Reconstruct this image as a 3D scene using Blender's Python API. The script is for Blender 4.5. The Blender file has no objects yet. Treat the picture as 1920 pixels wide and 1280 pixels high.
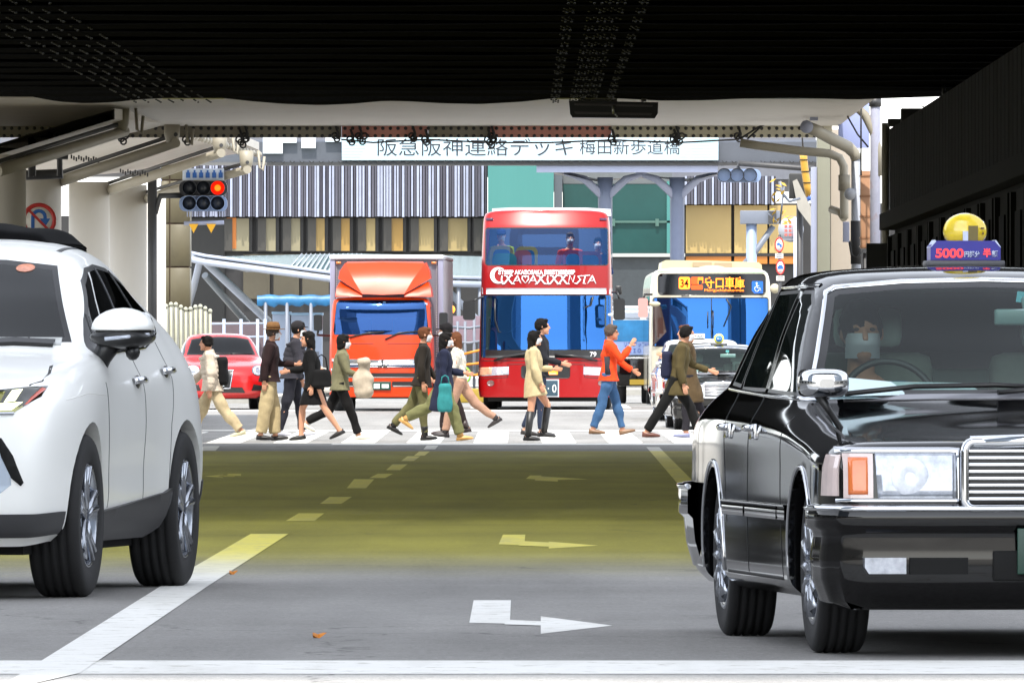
import bpy, bmesh, math, random
import numpy as np
from mathutils import Vector, Matrix
from mathutils.bvhtree import BVHTree
from math import radians as R, sin, cos, pi

SC = bpy.context.scene
COL = SC.collection
random.seed(7)

# ------------------------------------------------------------------ camera
CAM_H = 1.02
F = 400.0 / 36.0 * 1920.0           # focal length in photo pixels
cam_d = bpy.data.cameras.new('camera'); cam = bpy.data.objects.new('camera', cam_d); COL.objects.link(cam)
cam.location = (0, 0, CAM_H); cam.rotation_euler = (R(90), 0, 0)
cam_d.lens = 400; cam_d.sensor_width = 36; cam_d.shift_y = 60 / 1920.0
cam_d.clip_start = 0.5; cam_d.clip_end = 3000
SC.camera = cam

# ------------------------------------------------------------------ light
SUN_EL, SUN_AZ = 62.0, 188.0          # azimuth: degrees clockwise from +Y, the sun stands behind the camera
w = bpy.data.worlds.new('World'); SC.world = w; w.use_nodes = True
nt = w.node_tree
sky = nt.nodes.new('ShaderNodeTexSky'); sky.sky_type = 'NISHITA'; sky.sun_disc = False
sky.sun_elevation = R(SUN_EL); sky.sun_rotation = R(SUN_AZ); sky.air_density = 1.0; sky.dust_density = 0.6; sky.ozone_density = 1.5
bg = nt.nodes['Background']; bg.inputs['Strength'].default_value = 0.15
hs = nt.nodes.new('ShaderNodeHueSaturation'); hs.inputs['Saturation'].default_value = .27   # thin high cloud
nt.links.new(sky.outputs[0], hs.inputs['Color']); nt.links.new(hs.outputs[0], bg.inputs[0])
sd = bpy.data.lights.new('sun', 'SUN'); sun = bpy.data.objects.new('sun', sd); COL.objects.link(sun)
sd.energy = 2.0; sd.angle = R(0.5); sd.color = (1.0, 0.95, 0.86)
_d = Vector((sin(R(SUN_AZ)) * cos(R(SUN_EL)), cos(R(SUN_AZ)) * cos(R(SUN_EL)), sin(R(SUN_EL))))
sun.rotation_euler = (-_d).to_track_quat('-Z', 'Y').to_euler(); sun.location = (0, -40, 60)
SC.view_settings.view_transform = 'Standard'; SC.view_settings.look = 'None'
SC.view_settings.exposure = 1.85; SC.view_settings.gamma = 1.0
SC.cycles.max_bounces = 8; SC.cycles.diffuse_bounces = 4; SC.cycles.glossy_bounces = 4
SC.cycles.transmission_bounces = 6; SC.cycles.transparent_max_bounces = 12
SC.cycles.caustics_reflective = False; SC.cycles.caustics_refractive = False
SC.cycles.sample_clamp_indirect = 6.0

# ------------------------------------------------------------------ helpers: ground profile
def gz(Y):                            # the road rises gently beyond the crossing
    return float(np.interp(Y, [0, 165, 190, 214, 235, 300, 1200], [0, 0, .085, .335, .40, .45, .45]))
def PX(px, Y): return (px - 960.0) * Y / F
def PZ(py, Y): return CAM_H + (700.0 - py) * Y / F
def PT(px, py, Y): return Vector((PX(px, Y), Y, PZ(py, Y)))
def GY(py):                           # distance at which the road is seen at photo row py
    a, b = 20.0, 900.0
    for _ in range(60):
        m = (a + b) / 2
        if 700 + (CAM_H - gz(m)) * F / m > py: a = m
        else: b = m
    return a

# ------------------------------------------------------------------ helpers: materials
def lin(c):
    return tuple(((x / 255) / 12.92 if x / 255 <= .04045 else ((x / 255 + .055) / 1.055) ** 2.4) for x in c)
_M = {}
def mat(name, col, rough=.5, metal=0.0, spec=.5, coat=0.0, var=0.0, vs=6.0, bump=0.0, bs=60.0, emit=None, es=0.0, alpha=1.0, dirt=None, stretch=None):
    """procedural surface: base colour varied by noise, optional bump, optional dirt colour"""
    if name in _M: return _M[name]
    m = bpy.data.materials.new(name); m.use_nodes = True
    n = m.node_tree.nodes; l = m.node_tree.links; b = n['Principled BSDF']
    c = (*lin(col), 1)
    b.inputs['Base Color'].default_value = c
    b.inputs['Roughness'].default_value = rough; b.inputs['Metallic'].default_value = metal
    b.inputs['Specular IOR Level'].default_value = spec
    b.inputs['Coat Weight'].default_value = coat; b.inputs['Coat Roughness'].default_value = .03
    b.inputs['Alpha'].default_value = alpha
    if emit: b.inputs['Emission Color'].default_value = (*lin(emit), 1); b.inputs['Emission Strength'].default_value = es
    tc = n.new('ShaderNodeTexCoord'); src = tc.outputs['Object']
    if stretch:
        mp = n.new('ShaderNodeMapping'); mp.inputs['Scale'].default_value = stretch; l.new(src, mp.inputs[0]); src = mp.outputs[0]
    if var > 0:
        nz = n.new('ShaderNodeTexNoise'); nz.inputs['Scale'].default_value = vs; nz.inputs['Detail'].default_value = 6; nz.inputs['Roughness'].default_value = .65
        l.new(src, nz.inputs['Vector'])
        mr = n.new('ShaderNodeMapRange'); mr.inputs[1].default_value = .25; mr.inputs[2].default_value = .75
        mr.inputs[3].default_value = 1 - var; mr.inputs[4].default_value = 1 + var; l.new(nz.outputs[0], mr.inputs[0])
        mx = n.new('ShaderNodeMix'); mx.data_type = 'RGBA'; mx.blend_type = 'MULTIPLY'; mx.inputs[0].default_value = 1
        mx.inputs[6].default_value = c; l.new(mr.outputs[0], mx.inputs[7])
        out = mx.outputs[2]
        if dirt:
            n2 = n.new('ShaderNodeTexNoise'); n2.inputs['Scale'].default_value = dirt[1]; n2.inputs['Detail'].default_value = 8; n2.inputs['Roughness'].default_value = .7
            l.new(src, n2.inputs['Vector'])
            r2 = n.new('ShaderNodeMapRange'); r2.inputs[1].default_value = dirt[2]; r2.inputs[2].default_value = dirt[2] + .18; r2.inputs[4].default_value = dirt[3]
            l.new(n2.outputs[0], r2.inputs[0])
            m2 = n.new('ShaderNodeMix'); m2.data_type = 'RGBA'; l.new(r2.outputs[0], m2.inputs[0]); l.new(out, m2.inputs[6]); m2.inputs[7].default_value = (*lin(dirt[0]), 1)
            out = m2.outputs[2]
        l.new(out, b.inputs['Base Color'])
    if bump > 0:
        nb = n.new('ShaderNodeTexNoise'); nb.inputs['Scale'].default_value = bs; nb.inputs['Detail'].default_value = 5
        l.new(src, nb.inputs['Vector'])
        bp = n.new('ShaderNodeBump'); bp.inputs['Strength'].default_value = bump; bp.inputs['Distance'].default_value = .01
        l.new(nb.outputs[0], bp.inputs['Height']); l.new(bp.outputs[0], b.inputs['Normal'])
    _M[name] = m
    return m
def glass(name, col, op, rough=.02, tint=(255, 255, 255), ior=1.4, gcol=(255, 255, 255)):
    """a pane: a clear tinted layer under a mirror-like Fresnel layer; op is how opaque the tint is"""
    if name in _M: return _M[name]
    m = bpy.data.materials.new(name); m.use_nodes = True
    n = m.node_tree.nodes; l = m.node_tree.links; n.remove(n['Principled BSDF'])
    out = n['Material Output']
    tr = n.new('ShaderNodeBsdfTransparent'); tr.inputs[0].default_value = (*lin(tint), 1)
    df = n.new('ShaderNodeBsdfDiffuse'); df.inputs[0].default_value = (*lin(col), 1)
    gl = n.new('ShaderNodeBsdfGlossy'); gl.inputs['Roughness'].default_value = rough; gl.inputs[0].default_value = (*lin(gcol), 1)
    m1 = n.new('ShaderNodeMixShader'); m1.inputs[0].default_value = op
    l.new(tr.outputs[0], m1.inputs[1]); l.new(df.outputs[0], m1.inputs[2])
    fr = n.new('ShaderNodeFresnel'); fr.inputs[0].default_value = ior
    m2 = n.new('ShaderNodeMixShader'); l.new(fr.outputs[0], m2.inputs[0]); l.new(m1.outputs[0], m2.inputs[1]); l.new(gl.outputs[0], m2.inputs[2])
    l.new(m2.outputs[0], out.inputs[0])
    _M[name] = m
    return m

# ------------------------------------------------------------------ helpers: mesh building
def poly_offset(poly, d):
    """move every edge of a convex polygon inwards by d"""
    p = [Vector(q) for q in poly]; n = len(p)
    area = sum(p[i].x * p[(i + 1) % n].y - p[(i + 1) % n].x * p[i].y for i in range(n))
    if area < 0: p.reverse()
    L = []
    for i in range(n):
        e = (p[(i + 1) % n] - p[i]).normalized(); nn = Vector((-e.y, e.x)); L.append((p[i] + nn * d, e))
    out = []
    for i in range(n):
        a, u = L[i - 1]; b, v = L[i]
        den = u.x * v.y - u.y * v.x
        if abs(den) < 1e-6: out.append(b.copy()); continue
        t = ((b.x - a.x) * v.y - (b.y - a.y) * v.x) / den
        out.append(a + u * t)
    return [tuple(q) for q in out]
def rrect(x0, x1, y0, y1, r, n=5):
    pts = []
    for cx, cy, a0 in ((x1 - r, y0 + r, -90), (x1 - r, y1 - r, 0), (x0 + r, y1 - r, 90), (x0 + r, y0 + r, 180)):
        for i in range(n + 1):
            a = R(a0 + 90 * i / n); pts.append((cx + r * cos(a), cy + r * sin(a)))
    return pts
def circ(cx, cy, rx, ry=None, n=28, a0=0):
    ry = rx if ry is None else ry
    return [(cx + rx * cos(2 * pi * i / n + a0), cy + ry * sin(2 * pi * i / n + a0)) for i in range(n)]

class MB:
    """collects shapes, then links them as one mesh object"""
    def __init__(s): s.v = []; s.f = []; s.m = []; s.s = []
    def add(s, V, Fc, m=0, smooth=False, T=None):
        o = len(s.v)
        s.v += [tuple(T @ Vector(p)) if T is not None else tuple(p) for p in V]
        for q in Fc: s.f.append([i + o for i in q]); s.m.append(m); s.s.append(smooth)
        return s
    def from_bm(s, bm, m=0, smooth=False, T=None):
        bm.verts.index_update()
        s.add([v.co for v in bm.verts], [[v.index for v in f.verts] for f in bm.faces], m, smooth, T); bm.free(); return s
    def box(s, x0, x1, y0, y1, z0, z1, m=0, b=0, seg=2, T=None):
        if b <= 0:
            V = [(x0, y0, z0), (x1, y0, z0), (x1, y1, z0), (x0, y1, z0), (x0, y0, z1), (x1, y0, z1), (x1, y1, z1), (x0, y1, z1)]
            return s.add(V, [(3, 2, 1, 0), (4, 5, 6, 7), (0, 1, 5, 4), (1, 2, 6, 5), (2, 3, 7, 6), (3, 0, 4, 7)], m, False, T)
        bm = bmesh.new(); bmesh.ops.create_cube(bm, size=1)
        for v in bm.verts:
            v.co = ((x0 + x1) / 2 + v.co.x * (x1 - x0), (y0 + y1) / 2 + v.co.y * (y1 - y0), (z0 + z1) / 2 + v.co.z * (z1 - z0))
        bmesh.ops.bevel(bm, geom=list(bm.edges), offset=b, segments=seg, profile=.6, affect='EDGES')
        return s.from_bm(bm, m, True, T)
    def prism(s, poly, axis, a0, a1, m=0, smooth=False, T=None):
        """polygon (u,v) extruded along axis: 'x' -> (y,z), 'y' -> (x,z), 'z' -> (x,y)"""
        def P(u, v, a): return {'x': (a, u, v), 'y': (u, a, v), 'z': (u, v, a)}[axis]
        n = len(poly); V = [P(u, v, a0) for u, v in poly] + [P(u, v, a1) for u, v in poly]
        ar = sum(poly[i][0] * poly[(i + 1) % n][1] - poly[(i + 1) % n][0] * poly[i][1] for i in range(n))
        flip = (ar < 0) ^ (axis == 'y') ^ (a1 < a0)
        Fc = [list(range(n))[::-1], [n + i for i in range(n)]]
        Fs = [[i, (i + 1) % n, n + (i + 1) % n, n + i] for i in range(n)]
        if flip: Fc = [q[::-1] for q in Fc]; Fs = [q[::-1] for q in Fs]
        s.add(V, Fc, m, False, T); o = len(s.v) - 2 * n
        for q in Fs: s.f.append([i + o for i in q]); s.m.append(m); s.s.append(smooth)
        return s
    def loft(s, rings, m=0, smooth=True, caps=True, closed=True, T=None):
        n = len(rings[0]); V = [p for r in rings for p in r]; Fc = []
        for i in range(len(rings) - 1):
            for j in range(n if closed else n - 1):
                k = (j + 1) % n; Fc.append([i * n + j, i * n + k, (i + 1) * n + k, (i + 1) * n + j])
        s.add(V, Fc, m, smooth, T)
        if caps and closed:
            o = len(s.v) - len(V)
            s.f.append([o + j for j in range(n)][::-1]); s.m.append(m); s.s.append(False)
            s.f.append([o + (len(rings) - 1) * n + j for j in range(n)]); s.m.append(m); s.s.append(False)
        return s
    def tube(s, pts, r, n=10, m=0, caps=True, T=None, flat=1.0, up=None):
        """tube through pts; r one radius or one per point"""
        P = [Vector(p) for p in pts]; rs = r if isinstance(r, (list, tuple)) else [r] * len(P)
        t0 = (P[1] - P[0]).normalized(); u = up.copy() if up else (Vector((0, 0, 1)) if abs(t0.z) < .9 else Vector((0, 1, 0)))
        rings = []
        for i, p in enumerate(P):
            t = (P[min(i + 1, len(P) - 1)] - P[max(i - 1, 0)]).normalized()
            a = t.cross(u)
            if a.length < 1e-5: a = t.orthogonal()
            a.normalize(); b = a.cross(t); u = b
            q = rs[i] if isinstance(rs[i], (tuple, list)) else (rs[i], rs[i] * flat)
            rings.append([p + a * (q[0] * cos(2 * pi * k / n)) + b * (q[1] * sin(2 * pi * k / n)) for k in range(n)])
        return s.loft(rings, m, True, caps, True, T)
    def cyl(s, p0, p1, r, n=16, m=0, T=None, r1=None):
        return s.tube([p0, p1], [r, r if r1 is None else r1], n, m, True, T)
    def lathe(s, prof, c, axis='x', n=32, m=0, smooth=True, closed=False, T=None):
        """prof: list of (radius, offset along axis)"""
        rings = []
        for k in range(n):
            a = 2 * pi * k / n; ring = []
            for r, t in prof:
                q = {'x': (t, r * cos(a), r * sin(a)), 'y': (r * cos(a), t, r * sin(a)), 'z': (r * cos(a), r * sin(a), t)}[axis]
                ring.append((c[0] + q[0], c[1] + q[1], c[2] + q[2]))
            rings.append(ring)
        rings.append(rings[0]); np_ = len(prof)
        V = [p for r in rings[:-1] for p in r]; Fc = []
        for k in range(n):
            k2 = (k + 1) % n
            for j in range(np_ if closed else np_ - 1):
                j2 = (j + 1) % np_; Fc.append([k * np_ + j, k * np_ + j2, k2 * np_ + j2, k2 * np_ + j])
        return s.add(V, Fc, m, smooth, T)
    def sphere(s, c, r, m=0, n=16, T=None):
        rx, ry, rz = r if isinstance(r, tuple) else (r, r, r)
        bm = bmesh.new(); bmesh.ops.create_uvsphere(bm, u_segments=n, v_segments=max(6, n // 2), radius=1)
        for v in bm.verts: v.co = (c[0] + v.co.x * rx, c[1] + v.co.y * ry, c[2] + v.co.z * rz)
        return s.from_bm(bm, m, True, T)
    def grid(s, G, m=0, smooth=True, flip=False):
        a, b = len(G), len(G[0]); V = [p for r in G for p in r]; Fc = []
        for i in range(a - 1):
            for j in range(b - 1):
                q = [i * b + j, i * b + j + 1, (i + 1) * b + j + 1, (i + 1) * b + j]
                Fc.append(q[::-1] if flip else q)
        return s.add(V, Fc, m, smooth)
    def build(s, name, mats, parent=None, loc=None, rot=None, fix=False):
        me = bpy.data.meshes.new(name)
        me.from_pydata([tuple(v) for v in s.v], [], s.f)
        for m in (mats if isinstance(mats, (list, tuple)) else [mats]): me.materials.append(m)
        me.polygons.foreach_set('material_index', s.m); me.polygons.foreach_set('use_smooth', s.s)
        if fix:
            bm = bmesh.new(); bm.from_mesh(me); bmesh.ops.recalc_face_normals(bm, faces=bm.faces); bm.to_mesh(me); bm.free()
        me.update()
        return link(name, me, parent, loc, rot)
def link(name, me, parent=None, loc=None, rot=None):
    o = bpy.data.objects.new(name, me); COL.objects.link(o)
    if parent: o.parent = parent
    if loc is not None: o.location = loc
    if rot is not None: o.rotation_euler = rot
    return o
def thing(name, label, cat, loc=(0, 0, 0), rz=0.0, group=None):
    o = bpy.data.objects.new(name, None); COL.objects.link(o); o.location = loc; o.rotation_euler = (0, 0, rz)
    o.empty_display_size = .2
    return tag(o, label, cat, group)
def tag(o, label, cat, group=None):
    o['label'] = label; o['category'] = cat
    if group: o['group'] = group
    return o
def struct(o): o['kind'] = 'structure'; return o
def copy_tree(o, parent=None):
    c = o.copy(); COL.objects.link(c)
    if parent: c.parent = parent
    for ch in list(o.children): copy_tree(ch, c)
    return c
def text(name, body, size, m, parent=None, loc=(0, 0, 0), rz=0.0, width=None, height=None, extrude=.002, center=True, mirror=False, bold=0.0, shear=0.0):
    """writing that faces -Y, turned into a mesh"""
    cu = bpy.data.curves.new(name, 'FONT'); cu.body = body; cu.size = size; cu.extrude = extrude; cu.offset = bold; cu.shear = shear
    o = bpy.data.objects.new(name, cu); COL.objects.link(o)
    dg = bpy.context.evaluated_depsgraph_get(); me = bpy.data.meshes.new_from_object(o.evaluated_get(dg))
    bpy.data.objects.remove(o)
    co = np.array([v.co[:] for v in me.vertices])
    lo, hi = co.min(0), co.max(0); c = (lo + hi) / 2
    sx = width / (hi[0] - lo[0]) if width else 1.0
    sy = height / (hi[1] - lo[1]) if height else (sx if width else 1.0)
    for v in me.vertices:
        x = (v.co.x - (c[0] if center else lo[0])) * sx; y = (v.co.y - (c[1] if center else lo[1])) * sy
        v.co = (-x if mirror else x, -v.co.z, y)
    if not mirror: pass
    me.materials.clear(); me.materials.append(m)
    return link(name, me, parent, loc, (0, 0, rz))

# ------------------------------------------------------------------ helpers: bodies of vehicles
def pchip(x, y, xi):
    h = np.diff(x); d = np.diff(y, axis=0) / h[:, None]; m = np.zeros_like(y)
    w1 = (2 * h[1:] + h[:-1])[:, None]; w2 = (h[1:] + 2 * h[:-1])[:, None]
    with np.errstate(divide='ignore', invalid='ignore'):
        hm = (w1 + w2) / (w1 / d[:-1] + w2 / d[1:])
    cr = ((d[1:] * d[:-1]) > 0)
    # a softer rule than plain pchip: average slope where the direction changes only slightly
    m[1:-1] = np.where(cr, .5 * np.nan_to_num(hm) + .5 * (d[1:] * h[:-1, None] + d[:-1] * h[1:, None]) / (h[:-1] + h[1:])[:, None] * .9, 0)
    m[0] = d[0]; m[-1] = d[-1]
    i = np.clip(np.searchsorted(x, xi, side='right') - 1, 0, len(x) - 2); t = ((xi - x[i]) / h[i])[:, None]; H = h[i][:, None]
    return (2 * t**3 - 3 * t**2 + 1) * y[i] + (t**3 - 2 * t**2 + t) * H * m[i] + (-2 * t**3 + 3 * t**2) * y[i + 1] + (t**3 - t**2) * H * m[i + 1]
def smooth_grid(G, nu, nv):
    """control grid [station][row] -> dense surface"""
    G = np.array(G, float)
    def run(A, n):                       # along axis 0
        d = np.linalg.norm(np.diff(A, axis=0), axis=2).mean(axis=1); x = np.concatenate([[0], np.cumsum(np.maximum(d, 1e-4))])
        xi = np.concatenate([np.linspace(x[k], x[k + 1], n, endpoint=False) for k in range(len(x) - 1)] + [[x[-1]]])
        B = A.reshape(A.shape[0], -1)
        return pchip(x, B, xi).reshape(len(xi), A.shape[1], 3)
    A = run(G, nu)
    A = run(A.transpose(1, 0, 2), nv).transpose(1, 0, 2)
    return A
class Body:
    """a car body surface that can be cut and covered"""
    def __init__(s, G, nu=8, nv=6):
        A = smooth_grid(G, nu, nv); a, b = A.shape[:2]; bm = bmesh.new(); s.A = A
        for sg in (1, -1):
            V = [[bm.verts.new((sg * max(0, p[0]), p[1], p[2])) for p in row] for row in A]
            for i in range(a - 1):
                for j in range(b - 1):
                    q = [V[i][j], V[i][j + 1], V[i + 1][j + 1], V[i + 1][j]]
                    bm.faces.new(q if sg < 0 else q[::-1])
        bmesh.ops.remove_doubles(bm, verts=bm.verts, dist=1e-4)
        bmesh.ops.dissolve_degenerate(bm, dist=1e-5, edges=bm.edges)
        bmesh.ops.recalc_face_normals(bm, faces=bm.faces)
        # normals must point outwards
        f = max(bm.faces, key=lambda q: q.calc_center_median().z)
        if f.normal.z < 0: bmesh.ops.reverse_faces(bm, faces=bm.faces)
        s.bm = bm; s.bvh = BVHTree.FromBMesh(bm)
    def hit(s, axis, a, b, side=1):
        if axis == 'x': o, d = Vector((3 * side, a, b)), Vector((-side, 0, 0))
        elif axis == 'y': o, d = Vector((a, -4 * side, b)), Vector((0, side, 0))
        else: o, d = Vector((a, b, 4)), Vector((0, 0, -1))
        l, n, i, _ = s.bvh.ray_cast(o, d)
        return (l, n) if l is not None else (None, None)
    def take(s, poly, axis, side=1, zmin=-9):
        """cut convex polygon out; returns (verts, faces) of the piece"""
        bm = s.bm; P = poly_offset(poly, 0); n = len(P)
        xs = [p[0] for p in P]; ys = [p[1] for p in P]
        ia, ib = {'x': (1, 2), 'y': (0, 2), 'z': (0, 1)}[axis]; ic = {'x': 0, 'y': 1, 'z': 2}[axis]
        def ok(f):
            c = f.calc_center_median(); nn = f.normal[ic]
            if axis == 'x': g = c.x * side > .15 and nn * side > .05
            elif axis == 'y': g = nn * side < -.02 and c.y * side < .6
            else: g = nn > .1
            if not g: return False
            a = [v.co[ia] for v in f.verts]; b = [v.co[ib] for v in f.verts]
            return not (max(a) < min(xs) - .01 or min(a) > max(xs) + .01 or max(b) < min(ys) - .01 or min(b) > max(ys) + .01)
        for i in range(n):
            fs = [f for f in bm.faces if ok(f)]; g = set(fs)
            for f in fs: g.update(f.verts); g.update(f.edges)
            p, q = Vector(P[i]), Vector(P[(i + 1) % n]); e = q - p
            if e.length < 1e-5: continue
            no = [0, 0, 0]; co = [0, 0, 0]; no[ia], no[ib] = e.y, -e.x; co[ia], co[ib] = p.x, p.y
            bmesh.ops.bisect_plane(bm, geom=list(g), dist=1e-5, plane_co=co, plane_no=no)
        def inside(c):
            for i in range(n):
                p, q = Vector(P[i]), Vector(P[(i + 1) % n]); e = q - p
                if e.x * (c.y - p.y) - e.y * (c.x - p.x) < -1e-6: return False
            return True
        ins = []
        for f in bm.faces:
            if ok(f):
                c = f.calc_center_median()
                if inside(Vector((c[ia], c[ib]))): ins.append(f)
        vs = {}; V = []; Fc = []
        for f in ins:
            q = []
            for v in f.verts:
                if v not in vs: vs[v] = len(V); V.append(v.co.copy())
                q.append(vs[v])
            Fc.append(q)
        bmesh.ops.delete(bm, geom=ins, context='FACES')
        return V, Fc
    def window(s, poly, axis, side, frame, sink=.006, fm=None):
        """cut a window: returns (frame piece, glass piece)"""
        inner = poly_offset(poly, frame)
        V, Fc = s.take(inner, axis, side); Vf, Ff = s.take(poly, axis, side)
        return (Vf, Ff), (V, Fc)
    def patch(s, poly, axis, side=1, off=.004, step=.04, skirt=.006):
        """a plate that follows the body: polygon in the projection, laid on the surface, proud by off"""
        bm = bmesh.new(); ia, ib = {'x': (1, 2), 'y': (0, 2), 'z': (0, 1)}[axis]
        vs = []
        for u, v in poly:
            c = [0, 0, 0]; c[ia], c[ib] = u, v; vs.append(bm.verts.new(c))
        bm.faces.new(vs)
        us = [p[0] for p in poly]; ws = [p[1] for p in poly]
        for k, (lo, hi) in ((ia, (min(us), max(us))), (ib, (min(ws), max(ws)))):
            t = math.ceil(lo / step) * step + 1e-4
            while t < hi:
                co = [0, 0, 0]; co[k] = t; no = [0, 0, 0]; no[k] = 1
                bmesh.ops.bisect_plane(bm, geom=list(bm.faces) + list(bm.edges) + list(bm.verts), dist=1e-5, plane_co=co, plane_no=no); t += step
        bmesh.ops.triangulate(bm, faces=bm.faces)
        bad = []; base = {}
        for v in bm.verts:
            l, nn = s.hit(axis, v.co[ia], v.co[ib], side)
            if l is None: bad.append(v); continue
            base[v] = l - nn * skirt; v.co = l + nn * off
        if bad: bmesh.ops.delete(bm, geom=bad, context='VERTS')
        bm.verts.index_update()
        V = [v.co.copy() for v in bm.verts]; Fc = [[v.index for v in f.verts] for f in bm.faces]
        want = {'x': side, 'y': -side, 'z': 1}[axis]; ic = {'x': 0, 'y': 1, 'z': 2}[axis]
        bm.normal_update()
        if sum(f.normal[ic] * f.calc_area() for f in bm.faces) * want < 0: Fc = [q[::-1] for q in Fc]
        sk = []
        for e in bm.edges:
            if len(e.link_faces) == 1:
                a, b = e.verts; i = len(V); V.append(base[a]); V.append(base[b]); sk.append([a.index, b.index, i + 1, i])
        bm.free()
        return V, Fc + sk
    def strip(s, path, axis, side=1, wd=.006, off=.0015, step=.03, skirt=.004):
        """a thin band along a path in the projection"""
        ia, ib = {'x': (1, 2), 'y': (0, 2), 'z': (0, 1)}[axis]; pts = []
        P = [Vector(p) for p in path]
        for i in range(len(P) - 1):
            n = max(1, int((P[i + 1] - P[i]).length / step))
            for k in range(n): pts.append(P[i].lerp(P[i + 1], k / n))
        pts.append(P[-1]); L = []; Rr = []
        for i, p in enumerate(pts):
            t = (pts[min(i + 1, len(pts) - 1)] - pts[max(0, i - 1)]).normalized(); nn = Vector((-t.y, t.x)) * wd / 2
            l1, n1 = s.hit(axis, *(p + nn), side); l2, n2 = s.hit(axis, *(p - nn), side)
            if l1 is None or l2 is None: continue
            L.append((l1 + n1 * off, l1 - n1 * skirt)); Rr.append((l2 + n2 * off, l2 - n2 * skirt))
        V = []; Fc = []
        for (a, a2), (b, b2) in zip(L, Rr): V += [a2, a, b, b2]
        for i in range(len(L) - 1):
            for k in range(3): Fc.append([i * 4 + k, i * 4 + k + 1, i * 4 + 4 + k + 1, i * 4 + 4 + k])
        return V, Fc
    def arch(s, yc, zc, r, depth=.05, n=36, zmin=None):
        """wheel opening on both sides with a turned-in lip"""
        for side in (1, -1):
            s.take(circ(yc, zc, r, n=n, a0=.03), 'x', side)
            ed = [e for e in s.bm.edges if e.is_boundary and all(abs(math.hypot(v.co.y - yc, v.co.z - zc) - r) < .03 and v.co.x * side > .3 for v in e.verts)]
            g = bmesh.ops.extrude_edge_only(s.bm, edges=ed)
            for v in [q for q in g['geom'] if isinstance(q, bmesh.types.BMVert)]: v.co.x -= side * depth
    def build(s, name, mats, parent):
        me = bpy.data.meshes.new(name); bmesh.ops.recalc_face_normals(s.bm, faces=s.bm.faces)
        f = max(s.bm.faces, key=lambda q: q.calc_center_median().z)
        if f.normal.z < 0: bmesh.ops.reverse_faces(s.bm, faces=s.bm.faces)
        for q in s.bm.faces: q.smooth = True
        s.bm.to_mesh(me); s.bm.free()
        for m in (mats if isinstance(mats, (list, tuple)) else [mats]): me.materials.append(m)
        me.set_sharp_from_angle(angle=R(38)) if hasattr(me, 'set_sharp_from_angle') else None
        return link(name, me, parent)
def piece(name, pc, m, parent, push=0.0, smooth=True):
    b = MB().add(pc[0], pc[1], 0, smooth)
    return b.build(name, m, parent)
def pieces(name, pcs, m, parent, smooth=True):
    b = MB()
    for pc in pcs: b.add(pc[0], pc[1], 0, smooth)
    return b.build(name, m, parent)
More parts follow.
